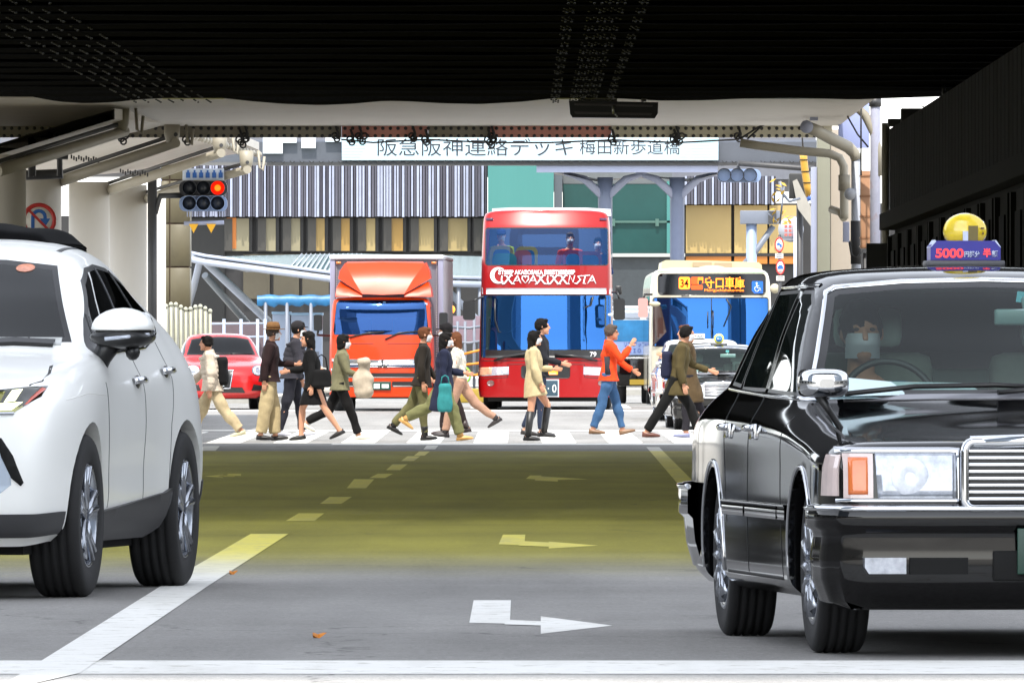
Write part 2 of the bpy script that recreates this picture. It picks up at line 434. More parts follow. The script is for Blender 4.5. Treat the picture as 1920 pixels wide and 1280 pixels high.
# ------------------------------------------------------------------ materials of the place
def zoned(name, near, inside, far, rough, var, vs, bump=0, bs=80, dirt=None, road=False):
    """surface whose colour changes along the street: a sunlit strip painted paler by the camera, asphalt, an olive cast of the bridge shade painted in, the crossing"""
    m = mat(name, (255, 255, 255), rough, var=var, vs=vs, bump=bump, bs=bs)
    n = m.node_tree.nodes; l = m.node_tree.links; b = n['Principled BSDF']
    tc = n.new('ShaderNodeTexCoord'); P = tc.outputs['Object']; sp = n.new('ShaderNodeSeparateXYZ'); l.new(P, sp.inputs[0])
    def noise(scale, detail=6, st=None, rg=.6):
        z = n.new('ShaderNodeTexNoise'); z.inputs['Scale'].default_value = scale; z.inputs['Detail'].default_value = detail; z.inputs['Roughness'].default_value = rg
        if st: mp = n.new('ShaderNodeMapping'); mp.inputs['Scale'].default_value = st; l.new(P, mp.inputs[0]); l.new(mp.outputs[0], z.inputs['Vector'])
        else: l.new(P, z.inputs['Vector'])
        return z.outputs[0]
    def ramp(src, a, b_, c=0, d=1, sm=False):
        r = n.new('ShaderNodeMapRange'); l.new(src, r.inputs[0])
        if sm: r.interpolation_type = 'SMOOTHSTEP'
        for i, v in enumerate((a, b_, c, d)): r.inputs[i + 1].default_value = v
        return r.outputs[0]
    def mixc(f, A, B, blend='MIX'):
        x = n.new('ShaderNodeMix'); x.data_type = 'RGBA'; x.blend_type = blend
        if isinstance(f, float): x.inputs[0].default_value = f
        else: l.new(f, x.inputs[0])
        for i, v in ((6, A), (7, B)):
            if isinstance(v, tuple): x.inputs[i].default_value = (*lin(v), 1)
            else: l.new(v, x.inputs[i])
        return x.outputs[2]
    def math2(op, A, B):
        x = n.new('ShaderNodeMath'); x.operation = op
        for i, v in ((0, A), (1, B)):
            if isinstance(v, float): x.inputs[i].default_value = v
            else: l.new(v, x.inputs[i])
        return x.outputs[0]
    src = b.inputs['Base Color'].links[0].from_socket
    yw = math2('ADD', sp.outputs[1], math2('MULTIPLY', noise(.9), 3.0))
    coat = math2('MULTIPLY', ramp(yw, 57.0, 68.0, sm=True), ramp(sp.outputs[1], 149.6, 150.5, 1, 0))  # olive cast of the bridge shade, painted into the base colour
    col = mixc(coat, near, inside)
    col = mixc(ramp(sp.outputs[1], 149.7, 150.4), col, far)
    if road: col = mixc(ramp(sp.outputs[1], 38.4, 39.0, 1, 0), col, (176, 174, 170))  # sunlit strip painted paler, also for more bounce onto the cars
    col = mixc(1.0, col, src, 'MULTIPLY')
    if road:
        col = mixc(1.0, col, ramp(noise(170, 3, None, .8), .3, .7, .62, 1.38), 'MULTIPLY')      # aggregate
        col = mixc(1.0, col, ramp(noise(38, 4, (1, .45, 1), .85), .28, .72, .66, 1.34), 'MULTIPLY')
        col = mixc(1.0, col, ramp(noise(.55, 7, (1.8, .18, 1)), .3, .7, .80, 1.2), 'MULTIPLY')  # tyre-polished streaks
        col = mixc(1.0, col, ramp(noise(.16, 4, (.35, 1.7, 1)), .35, .65, .88, 1.1), 'MULTIPLY')# patches across
        col = mixc(ramp(noise(.8, 9, None, .75), .64, .70, 0, .45), col, (60, 58, 54))          # old oil stains
        v = n.new('ShaderNodeTexVoronoi'); v.feature = 'DISTANCE_TO_EDGE'; v.inputs['Scale'].default_value = .11
        mp = n.new('ShaderNodeMapping'); mp.inputs['Scale'].default_value = (1, .6, 1); l.new(P, mp.inputs[0])
        ds = n.new('ShaderNodeVectorMath'); ds.operation = 'ADD'; nv = n.new('ShaderNodeTexNoise'); nv.inputs['Scale'].default_value = 1.4; nv.inputs['Detail'].default_value = 6; l.new(P, nv.inputs['Vector']); l.new(mp.outputs[0], ds.inputs[0]); l.new(nv.outputs[1], ds.inputs[1]); l.new(ds.outputs[0], v.inputs['Vector'])
        col = mixc(ramp(v.outputs[0], .0, .0022, .55, 0), col, (40, 40, 40))                    # cracks
    if dirt:
        col = mixc(ramp(noise(dirt[1], 9, None, .78), dirt[2], dirt[2] + .07, 0, dirt[3]), col, dirt[0])
        col = mixc(ramp(noise(.9, 5, (2.2, .25, 1)), .5, .72, 0, .35), col, dirt[0])
    l.new(col, b.inputs['Base Color'])
    return m
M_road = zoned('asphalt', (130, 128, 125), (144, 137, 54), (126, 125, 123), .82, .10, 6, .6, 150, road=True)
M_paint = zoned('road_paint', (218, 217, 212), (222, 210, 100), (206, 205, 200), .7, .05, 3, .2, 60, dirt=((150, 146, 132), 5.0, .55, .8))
M_conc = mat('concrete', (168, 165, 158), .85, var=.12, vs=3, bump=.2, bs=40, dirt=((110, 105, 98), 1.4, .55, .6))
M_kerb = mat('kerb_stone', (150, 148, 142), .8, var=.12, vs=5, bump=.2)
M_black = mat('soffit_black', (40, 40, 40), 1.0, var=.3, vs=4, spec=0.0)
M_net = mat('net_black', (30, 30, 30), 1.0, var=.3, vs=20, spec=0.0)
M_lightbead = mat('light_bead', (74, 74, 72), .6, metal=.3)
M_soffit = mat('soffit_paint', (176, 170, 160), .5, var=.07, vs=1.2, dirt=((150, 118, 104), .55, .60, .55), stretch=(1, .5, 1))
M_beige = mat('steel_beige', (146, 140, 126), .5, var=.08, vs=2.5, dirt=((120, 108, 92), 1.6, .6, .6))
M_pinkrefl = mat('flange_pink_reflection', (214, 150, 138), .5, var=.08, vs=2)
M_dkst = mat('steel_dark', (52, 52, 54), .5, var=.15, vs=5)
M_gry = mat('steel_grey', (104, 110, 122), .45, var=.08, vs=3, dirt=((90, 92, 96), 2, .6, .5))
M_lav = mat('steel_lavender', (154, 160, 184), .45, var=.06, vs=2)
M_column = mat('column_white', (188, 183, 174), .6, var=.05, vs=1.5, dirt=((150, 140, 124), .7, .62, .45), stretch=(1, 1, .3))
M_wht = mat('panel_white', (200, 208, 214), .4, var=.04, vs=2)
M_dkglass = mat('dark_glass', (14, 15, 17), .06, spec=.6)
M_cable = mat('cable_black', (22, 22, 22), .6)
M_wire = mat('wire_grey', (70, 70, 72), .6)

# ------------------------------------------------------------------ ground
def ground():
    ys = [-120, 0, 20] + list(np.arange(30, 330, 3)) + [340, 400, 600, 900, 1300]
    xs = [-400, -60, -20, -12, -6, 0, 6, 12, 20, 60, 400]
    G = [[(x, y, gz(y)) for x in xs] for y in ys]
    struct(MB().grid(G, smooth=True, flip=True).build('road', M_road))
    b = MB()
    def quad(p, dz=.0015, n=8):            # p: 4 ground points (x,y) near-left, near-right, far-right, far-left
        L = [Vector((*p[0], 0)).lerp(Vector((*p[3], 0)), k / n) for k in range(n + 1)]
        Q = [Vector((*p[1], 0)).lerp(Vector((*p[2], 0)), k / n) for k in range(n + 1)]
        b.grid([[(a.x, a.y, gz(a.y) + dz), (c.x, c.y, gz(c.y) + dz)] for a, c in zip(L, Q)], smooth=False, flip=True)
    def gp(px, py): Y = GY(py); return (PX(px, Y), Y)
    def pq(*pp, **k): quad([gp(*q) for q in pp], **k)
    # stop line across the near lanes
    Y0, Y1 = GY(1263), GY(1238)
    quad([(-9, Y0), (9, Y0), (9, Y1), (-9, Y1)], n=3)
    # lane line: solid near part then dashes
    pq((-20, 1300), (150, 1262), (388, 1100), (300, 1100), dz=.003); pq((300, 1100), (388, 1100), (541, 1001), (470, 1001), dz=.003)
    for a in (((536, 976), (590, 976), (608, 962), (560, 962)), ((600, 944), (640, 944), (660, 931), (618, 931)), ((650, 915), (686, 915), (702, 898), (664, 898)),
              ((692, 896), (722, 896), (737, 888), (708, 888)), ((724, 881), (750, 881), (764, 870), (736, 870)), ((752, 864), (776, 864), (788, 855), (764, 855)),
              ((776, 854), (796, 854), (806, 846), (786, 846)), ((794, 842), (816, 842), (822, 835), (800, 835))):
        pq(*a)
    # right lane line
    pq((1272, 908), (1306, 908), (1236, 838), (1212, 838), n=12)
    # far short line at the left lane
    pq((372, 845), (404, 845), (412, 836), (382, 836))
    # lane arrows (they point to the right in the photo)
    def arrow(x0, x1, xb, xh, xt, yt, yb, ys_, yh0, yh1):
        n = len(b.f)
        pq((x0, yb), (x1 - 2, yb + 2), (x1, yt), (x0 + 8, yt), n=3)
        pq((x1 - 12, ys_ + 5), (xh, ys_ + 7), (xh, ys_ - 1), (x1 - 12, ys_ - 4), n=2, dz=.003)
        A = [gp(xh, yh1), gp(xt, (yh0 + yh1) / 2 + 1), gp(xh, yh0)]
        b.add([(p[0], p[1], gz(p[1]) + .0015) for p in A], [(0, 1, 2)])
    arrow(880, 958, 958, 1014, 1148, 1125, 1167, 1166, 1155, 1188)
    arrow(935, 985, 985, 1029, 1122, 1002, 1020, 1018, 1015, 1028)
    arrow(986, 1015, 1015, 1046, 1102, 891, 897, 896, 894.5, 899.5)
    # left-turn arrow of the left lane, pointing to the left
    pq((424, 892), (452, 892), (452, 888), (428, 888), n=2); pq((410, 893.5), (440, 893.5), (440, 891), (410, 891), n=2)
    A = [gp(418, 895.5), gp(418, 889.5), gp(384, 892.5)]; b.add([(p[0], p[1], gz(p[1]) + .0015) for p in A], [(0, 1, 2)])
    # zebra crossing
    Ya, Yb = GY(830), GY(809)
    for k in range(-8, 13):
        x = k * .98 - .55
        sh = random.uniform(-.02, .02)
        quad([(x + sh, Ya + random.uniform(-.15, .1)), (x + .5 + sh, Ya), (x + .5, Yb), (x, Yb + random.uniform(-.2, .2))], n=6)
    Yc, Yd = GY(807.5), GY(803.5); quad([(-12, Yc), (14, Yc), (14, Yd), (-12, Yd)], n=3)
    Yc, Yd = GY(833.5), GY(831.5); quad([(-2.6, Yc), (9, Yc), (9, Yd), (-2.6, Yd)], n=3)
    # far stop line and lane lines beyond the intersection
    Yc, Yd = GY(771), GY(768); quad([(-12, Yc), (14, Yc), (14, Yd), (-12, Yd)], n=3)
    for px in (880, 1175, 600): quad([(PX(px, 214), 212), (PX(px, 214) + .15, 212), (PX(px, 214) + .15, 262), (PX(px, 214), 262)], n=6)
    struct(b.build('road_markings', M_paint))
    # pavements with kerbs
    def pave(name, x0, x1, y0, y1):
        m = MB(); n = max(2, int((y1 - y0) / 4)); h = .14
        ysx = [y0 + (y1 - y0) * k / n for k in range(n + 1)]
        m.grid([[(x0, y, gz(y) + h), (x1, y, gz(y) + h)] for y in ysx], 0, False, True)
        for xx in (x0, x1): m.grid([[(xx, y, gz(y) - .05), (xx, y, gz(y) + h)] for y in ysx], 1, False, xx == x1)
        for yy in (y0, y1): m.grid([[(x0, yy, gz(yy) - .05), (x0, yy, gz(yy) + h)], [(x1, yy, gz(yy) - .05), (x1, yy, gz(yy) + h)]], 1, False, yy == y0)
        struct(m.build(name, [M_conc, M_kerb]))
    pave('pavement', -30, -5.6, 98, 205); pave('pavement', 4.55, 30, 60, 157); pave('pavement', 5.2, 30, 160, 190)
    pave('pavement', -60, -4.9, 236, 420); pave('pavement', 6.9, 60, 236, 420); pave('pavement', -4.8, 6.8, 300, 420)
    # two fallen leaves
    ml = mat('leaf_orange', (196, 120, 30), .6, var=.2, vs=40)
    for px, py, s in ((596, 1200, .024), (436, 1080, .02)):
        Y = GY(py); q = MB(); pts = []
        for k in range(12):
            a = 2 * pi * k / 12; r = s * (1 + .45 * cos(3 * a)) ; pts.append((r * cos(a), r * sin(a) * .8, .012 + .012 * sin(2 * a + 1)))
        q.add([(0, 0, .016)] + pts, [(0, 1 + k, 1 + (k + 1) % 12) for k in range(12)], 0, False)
        o = q.build('fallen_leaf', ml, None, (PX(px, Y), Y, .008))
        tag(o, 'small orange fallen leaf nearest the stop line' if px > 500 else 'small orange fallen leaf just right of the white car by the lane line', 'leaf')
ground()

# ------------------------------------------------------------------ unseen, made-up towers behind the camera that shade the near lanes
def towers():
    t = thing('shade_tower', 'unseen grey tower pair and deck added behind the camera to cast shade', 'tower', (-11.2, -10.4, 0))
    m1 = mat('shade_tower_wall', (120, 132, 146), .35, var=.1, vs=.15)
    for sx in (-1, 1):
        MB().box(sx * 62 - 14, sx * 62 + 14, -28, 28, 0, 150, 0).build('shade_tower_leg', m1, t)
    MB().box(-76, 76, -30.8, 36.0, 150.2, 153, 0).build('shade_deck', m1, t)
towers()

# ------------------------------------------------------------------ railway bridge (dark, in front) : split decks, gaps added to let sky light down
EDGE = [(-60, 178), (0, 178), (45, 177), (70, 184), (110, 191), (160, 194), (215, 192), (260, 187), (300, 184.5), (420, 184.5), (470, 190), (530, 195), (600, 197.5), (660, 195), (720, 189.5),
        (760, 190), (830, 194), (900, 195.5), (980, 191), (1040, 184.5), (1150, 184.5), (1240, 189), (1320, 188.5), (1400, 185), (1500, 184), (1600, 187), (1690, 184), (1780, 181), (1850, 180), (2000, 180)]
def railway_bridge():
    t = thing('railway_bridge', 'black railway bridge across the top of the view with sagging net under it', 'bridge', (0, 146, 0))
    ex = np.array([e[0] for e in EDGE]); ey = np.array([e[1] for e in EDGE])
    YF = 146.0; xs = [(-10.2 + .12 * k) for k in range(int(22.8 / .12) + 1)]
    ze = [PZ(float(np.interp(960 + x * F / YF, ex, ey)), YF) for x in xs]
    bands = [(146.0 - 2.8 * k - 1.5, 146.0 - 2.8 * k) for k in range(24)]
    for y0, y1 in bands:
        MB().box(-10.2, 13, y0 - 146, y1 - 146 - .05, 4.68, 7.2, 0).build('track_deck', M_black, t)
        G = []; th = .16 if y1 == YF else .012
        for k in range(5):
            f = k / 4; y = y0 + (y1 - y0) * f
            row = []
            for i, x in enumerate(xs):
                z = ze[i] if y1 == YF else 4.505 + .006 * sin(x * 1.9 + y0)
                zz = z + (0 if f > .6 else .005 * sin(pi * f / .6))
                row.append((x, y - 146, zz))
            G.append(row)
        m = MB().grid(G, 0, True, False)
        m.grid([[(p[0], p[1], p[2] + th) for p in r] for r in G], 0, True, True)
        for e in (0, -1): m.grid([G[e], [(p[0], p[1], p[2] + th) for p in G[e]]], 0, False, e == 0)
        m.build('net', M_net, t)
        # hanging rods and edge beam
        e = MB(); e.box(-10.1, 12.4, y1 - 146 - .28, y1 - 146 - .16, 4.60, 4.675, 0); e.build('edge_beam', M_black, t)
    # pale beads along the street, painted for sky light through net holes
    for X0, X1, n in ((-6.0, -4.05, 7), (.50, .62, 2), (.74, 1.10, 5), (1.2, 1.3, 2)):
        m = MB()
        for y0, y1 in bands:
            for k in range(4):
                y = y0 + .22 + k * .46
                for j in range(n):
                    xl = X0 + (X1 - X0) * (j + .5 * (k % 2)) / n
                    if X0 < -4: xl = -4.35 + (j - 3) * .16 + (y - 146) * .012
                    if random.random() < .12: continue
                    m.sphere((xl, y - 146, 4.494 if y1 != YF else 4.50), (.017, .03, .010), 0, 6)
        m.build('eyelet_light_band', M_lightbead, t)
    # light pale plates tucked under the edge
    for p0, p1, yy in ((304, 420, 184.5), (1042, 1148, 184.5)):
        MB().box(PX(p0, 146), PX(p1, 146), -.05, .12, PZ(yy + 1.5, 146), PZ(yy - 3, 146), 0).build('edge_plate', mat('plate_pale', (206, 200, 150), .5, var=.1), t)
    MB().box(-46, 46, -68.6, -67.4, 7.3, 12.5, 0).build('added_reflection_wall', mat('trackside_dark', (44, 44, 46), .8, var=.2, vs=.8), t)  # unseen wall added so the cars' glass reflects dark instead of sky
    # right-hand support wall under the bridge
    MB().box(12.6, 13.4, -66, -.6, 0, 4.7, 0).build('abutment', M_black, t); MB().box(13, 46, -68.5, -66.7, 0, 7.25, 0).build('abutment', _M['trackside_dark'], t); MB().box(-46, -13, -68.5, -66.7, 0, 7.25, 0).build('abutment', _M['trackside_dark'], t)
    for y in (-66, -54, -42, -28, -14, -1.2): MB().lathe([(0, 0), (.4, 0), (.4, 4.7), (0, 4.7)], (-9.6, y, 0), 'z', 20).build('support_column', mat('bridge_concrete', (110, 108, 104), .8, var=.12, vs=2), t)
    return t
railway_bridge()

def side_walls():  # unseen low buildings added for the car sides to reflect
    for x0, x1, y0, y1, h, lab in ((-24, -10.2, -10, 75, 2.6, 'unseen low grey building added beside the left pavement for car reflections'), (12.5, 26, -10, 75, 3, 'unseen low grey building added beside the right pavement for car reflections')):
        t = thing('added_building', lab, 'building', ((x0 + x1) / 2, (y0 + y1) / 2, 0)); hx, hy = (x1 - x0) / 2, (y1 - y0) / 2
        MB().box(-hx, hx, -hy, hy, 0, h).build('wall', mat('added_building_wall', (150, 148, 142), .7, var=.15, vs=.6), t)
        s = 1 if x0 < 0 else -1; m = MB()
        for k in range(12):
            for z in (1.0,): m.box(s * hx - .02 if s > 0 else s * hx - .04, s * hx + .04 if s > 0 else s * hx + .02, -hy + 2 + k * 6.9, -hy + 6.5 + k * 6.9, z, z + 1.2)
        m.build('window_row', M_dkglass, t)
side_walls()

def floodlight():
    Y = 145.4; t = thing('floodlight', 'long black floodlight box hanging under the black bridge edge', 'floodlight', (PX(1150, Y), Y, PZ(204, Y)))
    mk = mat('lamp_black', (20, 20, 21), .35)
    T = Matrix.Rotation(R(1.2), 4, 'Y')
    pr = [(-.57, .09), (.57, .09), (.57, -.05), (.53, -.115), (-.52, -.125), (-.55, -.08)]
    MB().prism(pr, 'y', -.12, .25, 0, T=T).build('housing', mk, t)
    MB().prism([(-.5, .055), (.5, .055), (.5, .03), (-.5, .03)], 'y', -.135, -.121, 0, T=T).prism([(-.5, -.05), (.5, -.05), (.48, -.08), (-.48, -.08)], 'y', -.135, -.121, 0, T=T).build('lens_frame', mat('lamp_edge', (70, 64, 66), .3), t)
    MB().cyl((0, -.13, .04), (0, -.13, -.07), .022, 8).cyl((.02, -.14, -.06), (.05, -.14, -.11), .012, 6).build('latch', mat('latch_metal', (170, 172, 176), .3, metal=.7), t)
    MB().box(-.42, -.36, 0, .1, .09, .3).box(.36, .42, 0, .1, .09, .3).box(-.45, .05, .0, .05, .09, .13).build('bracket', mat('bracket_pale', (150, 146, 142), .5), t)
floodlight()

# ------------------------------------------------------------------ grey girder bridge just beyond
def girder_bridge():
    Y0, Y1 = 146.2, 163.0
    t = thing('girder_bridge', 'pale grey steel bridge with riveted lower flange behind the black bridge', 'bridge', (0, 156, 0))
    xr = PX(1572, Y1)
    MB().box(-14, xr, Y0 - 156, Y1 - 156, 4.56, 4.95, 0).build('deck', M_soffit, t)
    MB().box(PX(1225, Y0), xr + .02, Y0 - 156 - .03, Y0 - 156, 4.545, 4.97, 0).build('fascia', M_wht, t)
    fl = MB(); rv = MB()
    z0, z1 = PZ(258, Y1), PZ(239, Y1)
    segs = [(-400, 640, 0), (641, 802, 1), (803, 918, 0), (919, 1146, 1), (1147, 1560, 2)]  # pink segments: a reflection painted into the flange colour
    for a, b_, k in segs:
        fl.box(PX(a, Y1), PX(b_, Y1), 6.95, 7.10, z0, z1 + .02, k)
    for k in range(150):
        x = -7.6 + k * .1085
        if x > PX(1555, Y1): break
        for zz in (z0 + .022, z1 - .015): rv.lathe([(.0, -.022), (.018, -.018), (.027, 0)], (x, 6.95, zz), 'y', 7)
    fl.build('lower_flange', [M_beige, M_pinkrefl, mat('steel_cream', (206, 200, 180), .5, var=.07)], t); rv.build('rivet_row', M_dkst, t)
    # cable clamps hung on the flange
    for i, px in enumerate((228, 352, 462, 452, 632, 660, 676, 800, 776, 918, 924, 1150, 1270, 1266, 1386)):
        x = PX(px, Y1); z = z0 + (.0 if i % 2 else .05); m = MB()
        for k in range(2 if i % 3 else 4):
            m.lathe([(.03, -.02), (.055, 0), (.03, .02)], (x + .03 * k - .03, 6.9, z - .03 - .04 * (k % 3)), 'y', 10, closed=True)
        m.tube([(x - .02, 6.9, z + .12), (x + .02, 6.9, z), (x + .01, 6.9, z - .08)], .018, 6)
        m.build('cable_clamp', M_dkst, t)
    # one slack cable along the flange and three loose wires at the right
    pts = [(PX(p, Y1), 6.86, PZ(q, Y1)) for p, q in ((640, 262), (700, 268), (800, 262), (918, 268), (1030, 268), (1150, 263), (1270, 268), (1386, 262))]
    MB().tube(pts, .014, 6).build('cable', M_dkst, t)
    w_ = MB()
    for L in (((1386, 262), (1420, 240), (1480, 216), (1530, 188)), ((1400, 262), (1440, 226), (1466, 196)), ((1440, 215), (1470, 222), (1500, 222), (1560, 200))):
        w_.tube([(PX(p, Y1), 6.6, PZ(q, Y1)) for p, q in L], .014, 5)
    w_.build('loose_wire', M_cable, t)
girder_bridge()

# ------------------------------------------------------------------ pedestrian deck at the left: white columns, sloping ribs
def walkway():
    t = thing('covered_walkway', 'pale raised walkway on white round columns with sloping ribs at the left', 'walkway', (-7, 170, 0))
    o = Vector((-7, 170, 0))
    cols = [(75, 80, 165, 3.9), (167, 76, 184, 4.05), (240, 71, 202, 4.15), (285, 52, 222, 4.2), (14, 70, 150, 3.9)]
    for cx, wpx, Y, zt in cols:
        r = wpx / 2 * Y / F; x = PX(cx, Y)
        b = MB().lathe([(0, .12), (r * 1.15, .12), (r * 1.15, .3), (r, .34), (r, zt), (0, zt)], (x + 7, Y - 170, gz(Y)), 'z', 36)
        b.build('column', M_column, t)
    ribs = [((62, 300), (235, 246), 150, 152), ((118, 338), (330, 268), 165, 162), ((207, 356), (415, 287), 184, 176), ((276, 372), (464, 318), 202, 190)]
    for (a, b_, Ya, Yb) in ribs:
        p, q = PT(*a, Ya) - o, PT(*b_, Yb) - o
        m = MB(); T = (q - p).normalized()
        m.tube([p - T * .9, p, q], [.085, .085, .07], 12); m.tube([p - T * .9 + Vector((0, 0, .12)), q + Vector((0, 0, .12))], .03, 8, 1)
        m.build('sloping_rib', [M_beige, M_dkst], t)
        u = q - T * .12 + Vector((0, 0, .02))
        MB().lathe([(0, 0), (.08, 0), (.11, .10), (.12, .30), (0, .30)], u, 'z', 16).build('rib_cup', M_beige, t)
        MB().tube([u + Vector((.2, 0, .3)), u + Vector((.22, -.05, .02)), u + Vector((.28, -.05, -.03)), u + Vector((.3, 0, .2))], .022, 8).build('pipe_hook', M_beige, t)
    # sloping soffit panels above the ribs, the far edge runs back to the right
    G = []
    for (a, b_, Y) in (((-80, 330), (215, 238), 150), ((40, 300), (330, 246), 165), ((150, 318), (410, 262), 184), ((230, 336), (486, 292), 205)):
        G.append([PT(a[0] - 160, a[1] + 14, Y) - o + Vector((0, 0, .12)), PT(*a, Y) - o + Vector((0, 0, .12)), PT(*b_, Y) - o + Vector((0, 0, .10))])
    m = MB().grid(G, 0, False, False); m.grid([[p + Vector((0, 0, .14)) for p in r] for r in G], 0, False, True)
    m.grid([[r[-1], r[-1] + Vector((0, 0, .14))] for r in G], 0, False, True); m.grid([[p, p + Vector((0, 0, .14))] for p in G[-1]], 0, False)
    m.build('soffit', M_soffit, t)
    # scalloped roof edge
    m = MB()
    for k in range(26):
        f = k / 25; p = PT(330 + 156 * f, 246 + 44 * f, 165 + 40 * f) - o
        m.sphere(p, (.055, .2, .06), 0, 8)
    m.build('edge_trim', M_beige, t)
    # small pipes and dark beams below
    for L in (((-10, 286), (128, 290), 158), ((10, 330), (118, 326), 160)):
        a, b_ = PT(*L[0], L[2]) - o, PT(*L[1], L[2]) - o; MB().tube([a, b_], .07, 8).build('pipe', M_dkst, t)
    for px, q0, q1 in ((58, 250, 332), (62, 262, 330), (112, 256, 330), (95, 250, 300)):
        MB().tube([PT(px, q0, 159) - o, PT(px, q1, 159) - o], .04, 8).build('pipe', M_dkst, t)
    # stencilled mesh grilles
    for c in ((160, 294), (252, 320)):
        m = MB()
        for k in range(12): p = PT(c[0] - 26 + k * 4.6, c[1] + (k % 3) * 2 + k * .35, 166 + (c[0] > 200) * 14) - o; m.box(p.x - .012, p.x + .012, p.y, p.y + .02, p.z - .03, p.z + .03)
        m.build('grille', M_dkst, t)
walkway()

def no_turn_sign():
    Y = 160.0; t = thing('no_u_turn_sign', 'round red-rimmed sign with a blue U-turn arrow before the leftmost column', 'road sign', (PX(73, Y), Y, PZ(413, Y)))
    r = 33 * Y / F; red = mat('sign_red', (186, 44, 40), .4, var=.04); blue = mat('sign_blue', (44, 100, 176), .4, var=.04)
    MB().lathe([(0, 0), (r, 0), (r, .02), (0, .02)], (0, 0, 0), 'y', 36).build('plate', mat('sign_white', (216, 212, 206), .4, var=.04), t)
    MB().lathe([(r * .76, -.003), (r * .99, -.003), (r * .99, .0), (r * .76, 0)], (0, 0, 0), 'y', 40, closed=True).build('red_rim', red, t)
    m = MB(); P = [(-.35, -.6), (-.35, .2)] + [(-.35 + .35 * (1 - cos(a)), .2 + .33 * sin(a)) for a in np.linspace(.3, pi, 8)] + [(.35, .05)]
    m.tube([(p[0] * r, -.004, p[1] * r) for p in P], .1 * r, 8, flat=.08, up=Vector((0, 1, 0)))
    m.prism([(.05 * r, .1 * r), (.65 * r, .1 * r), (.35 * r, -.38 * r)], 'y', -.006, -.002); m.build('arrow', blue, t)
    s = R(45); m = MB(); c, d = r * .8, r * .07
    m.prism([(-c * cos(s) - d * sin(s), c * sin(s) - d * cos(s)), (-c * cos(s) + d * sin(s), c * sin(s) + d * cos(s)), (c * cos(s) + d * sin(s), -c * sin(s) + d * cos(s)), (c * cos(s) - d * sin(s), -c * sin(s) - d * cos(s))], 'y', -.009, -.0065)
    m.build('red_bar', red, t)
    z = t.location.z; MB().cyl((0, .06, -z), (0, .06, r * .5), .035, 12).build('post', M_gry, t)
no_turn_sign()

def tiled_pier():
    Y = 236.0; x0, x1 = PX(302, Y), PX(356, Y)
    t = thing('tiled_pier', 'brown stone clad square pier beside the walkway columns', 'pillar', ((x0 + x1) / 2, Y, gz(Y)))
    w_ = (x1 - x0) / 2; m = MB(); h = .9; mt = mat('stone_brown', (84, 77, 56), .5, var=.16, vs=1.4, dirt=((64, 56, 42), 1.1, .55, .6))
    for k in range(8):
        m.box(-w_, -w_ * .42, 0, 1.2, .14 + k * h, .14 + k * h + h - .03, 0, .008, 1); m.box(-w_ * .36, w_, -.02, 1.2, .14 + k * h, .14 + k * h + h - .03, 0, .008, 1)
    m.build('stone_cladding', mt, t); MB().box(-w_ + .02, w_ - .02, .02, 1.16, .1, 7.3).build('core', mat('core_dark', (54, 36, 26), .8), t)
tiled_pier()

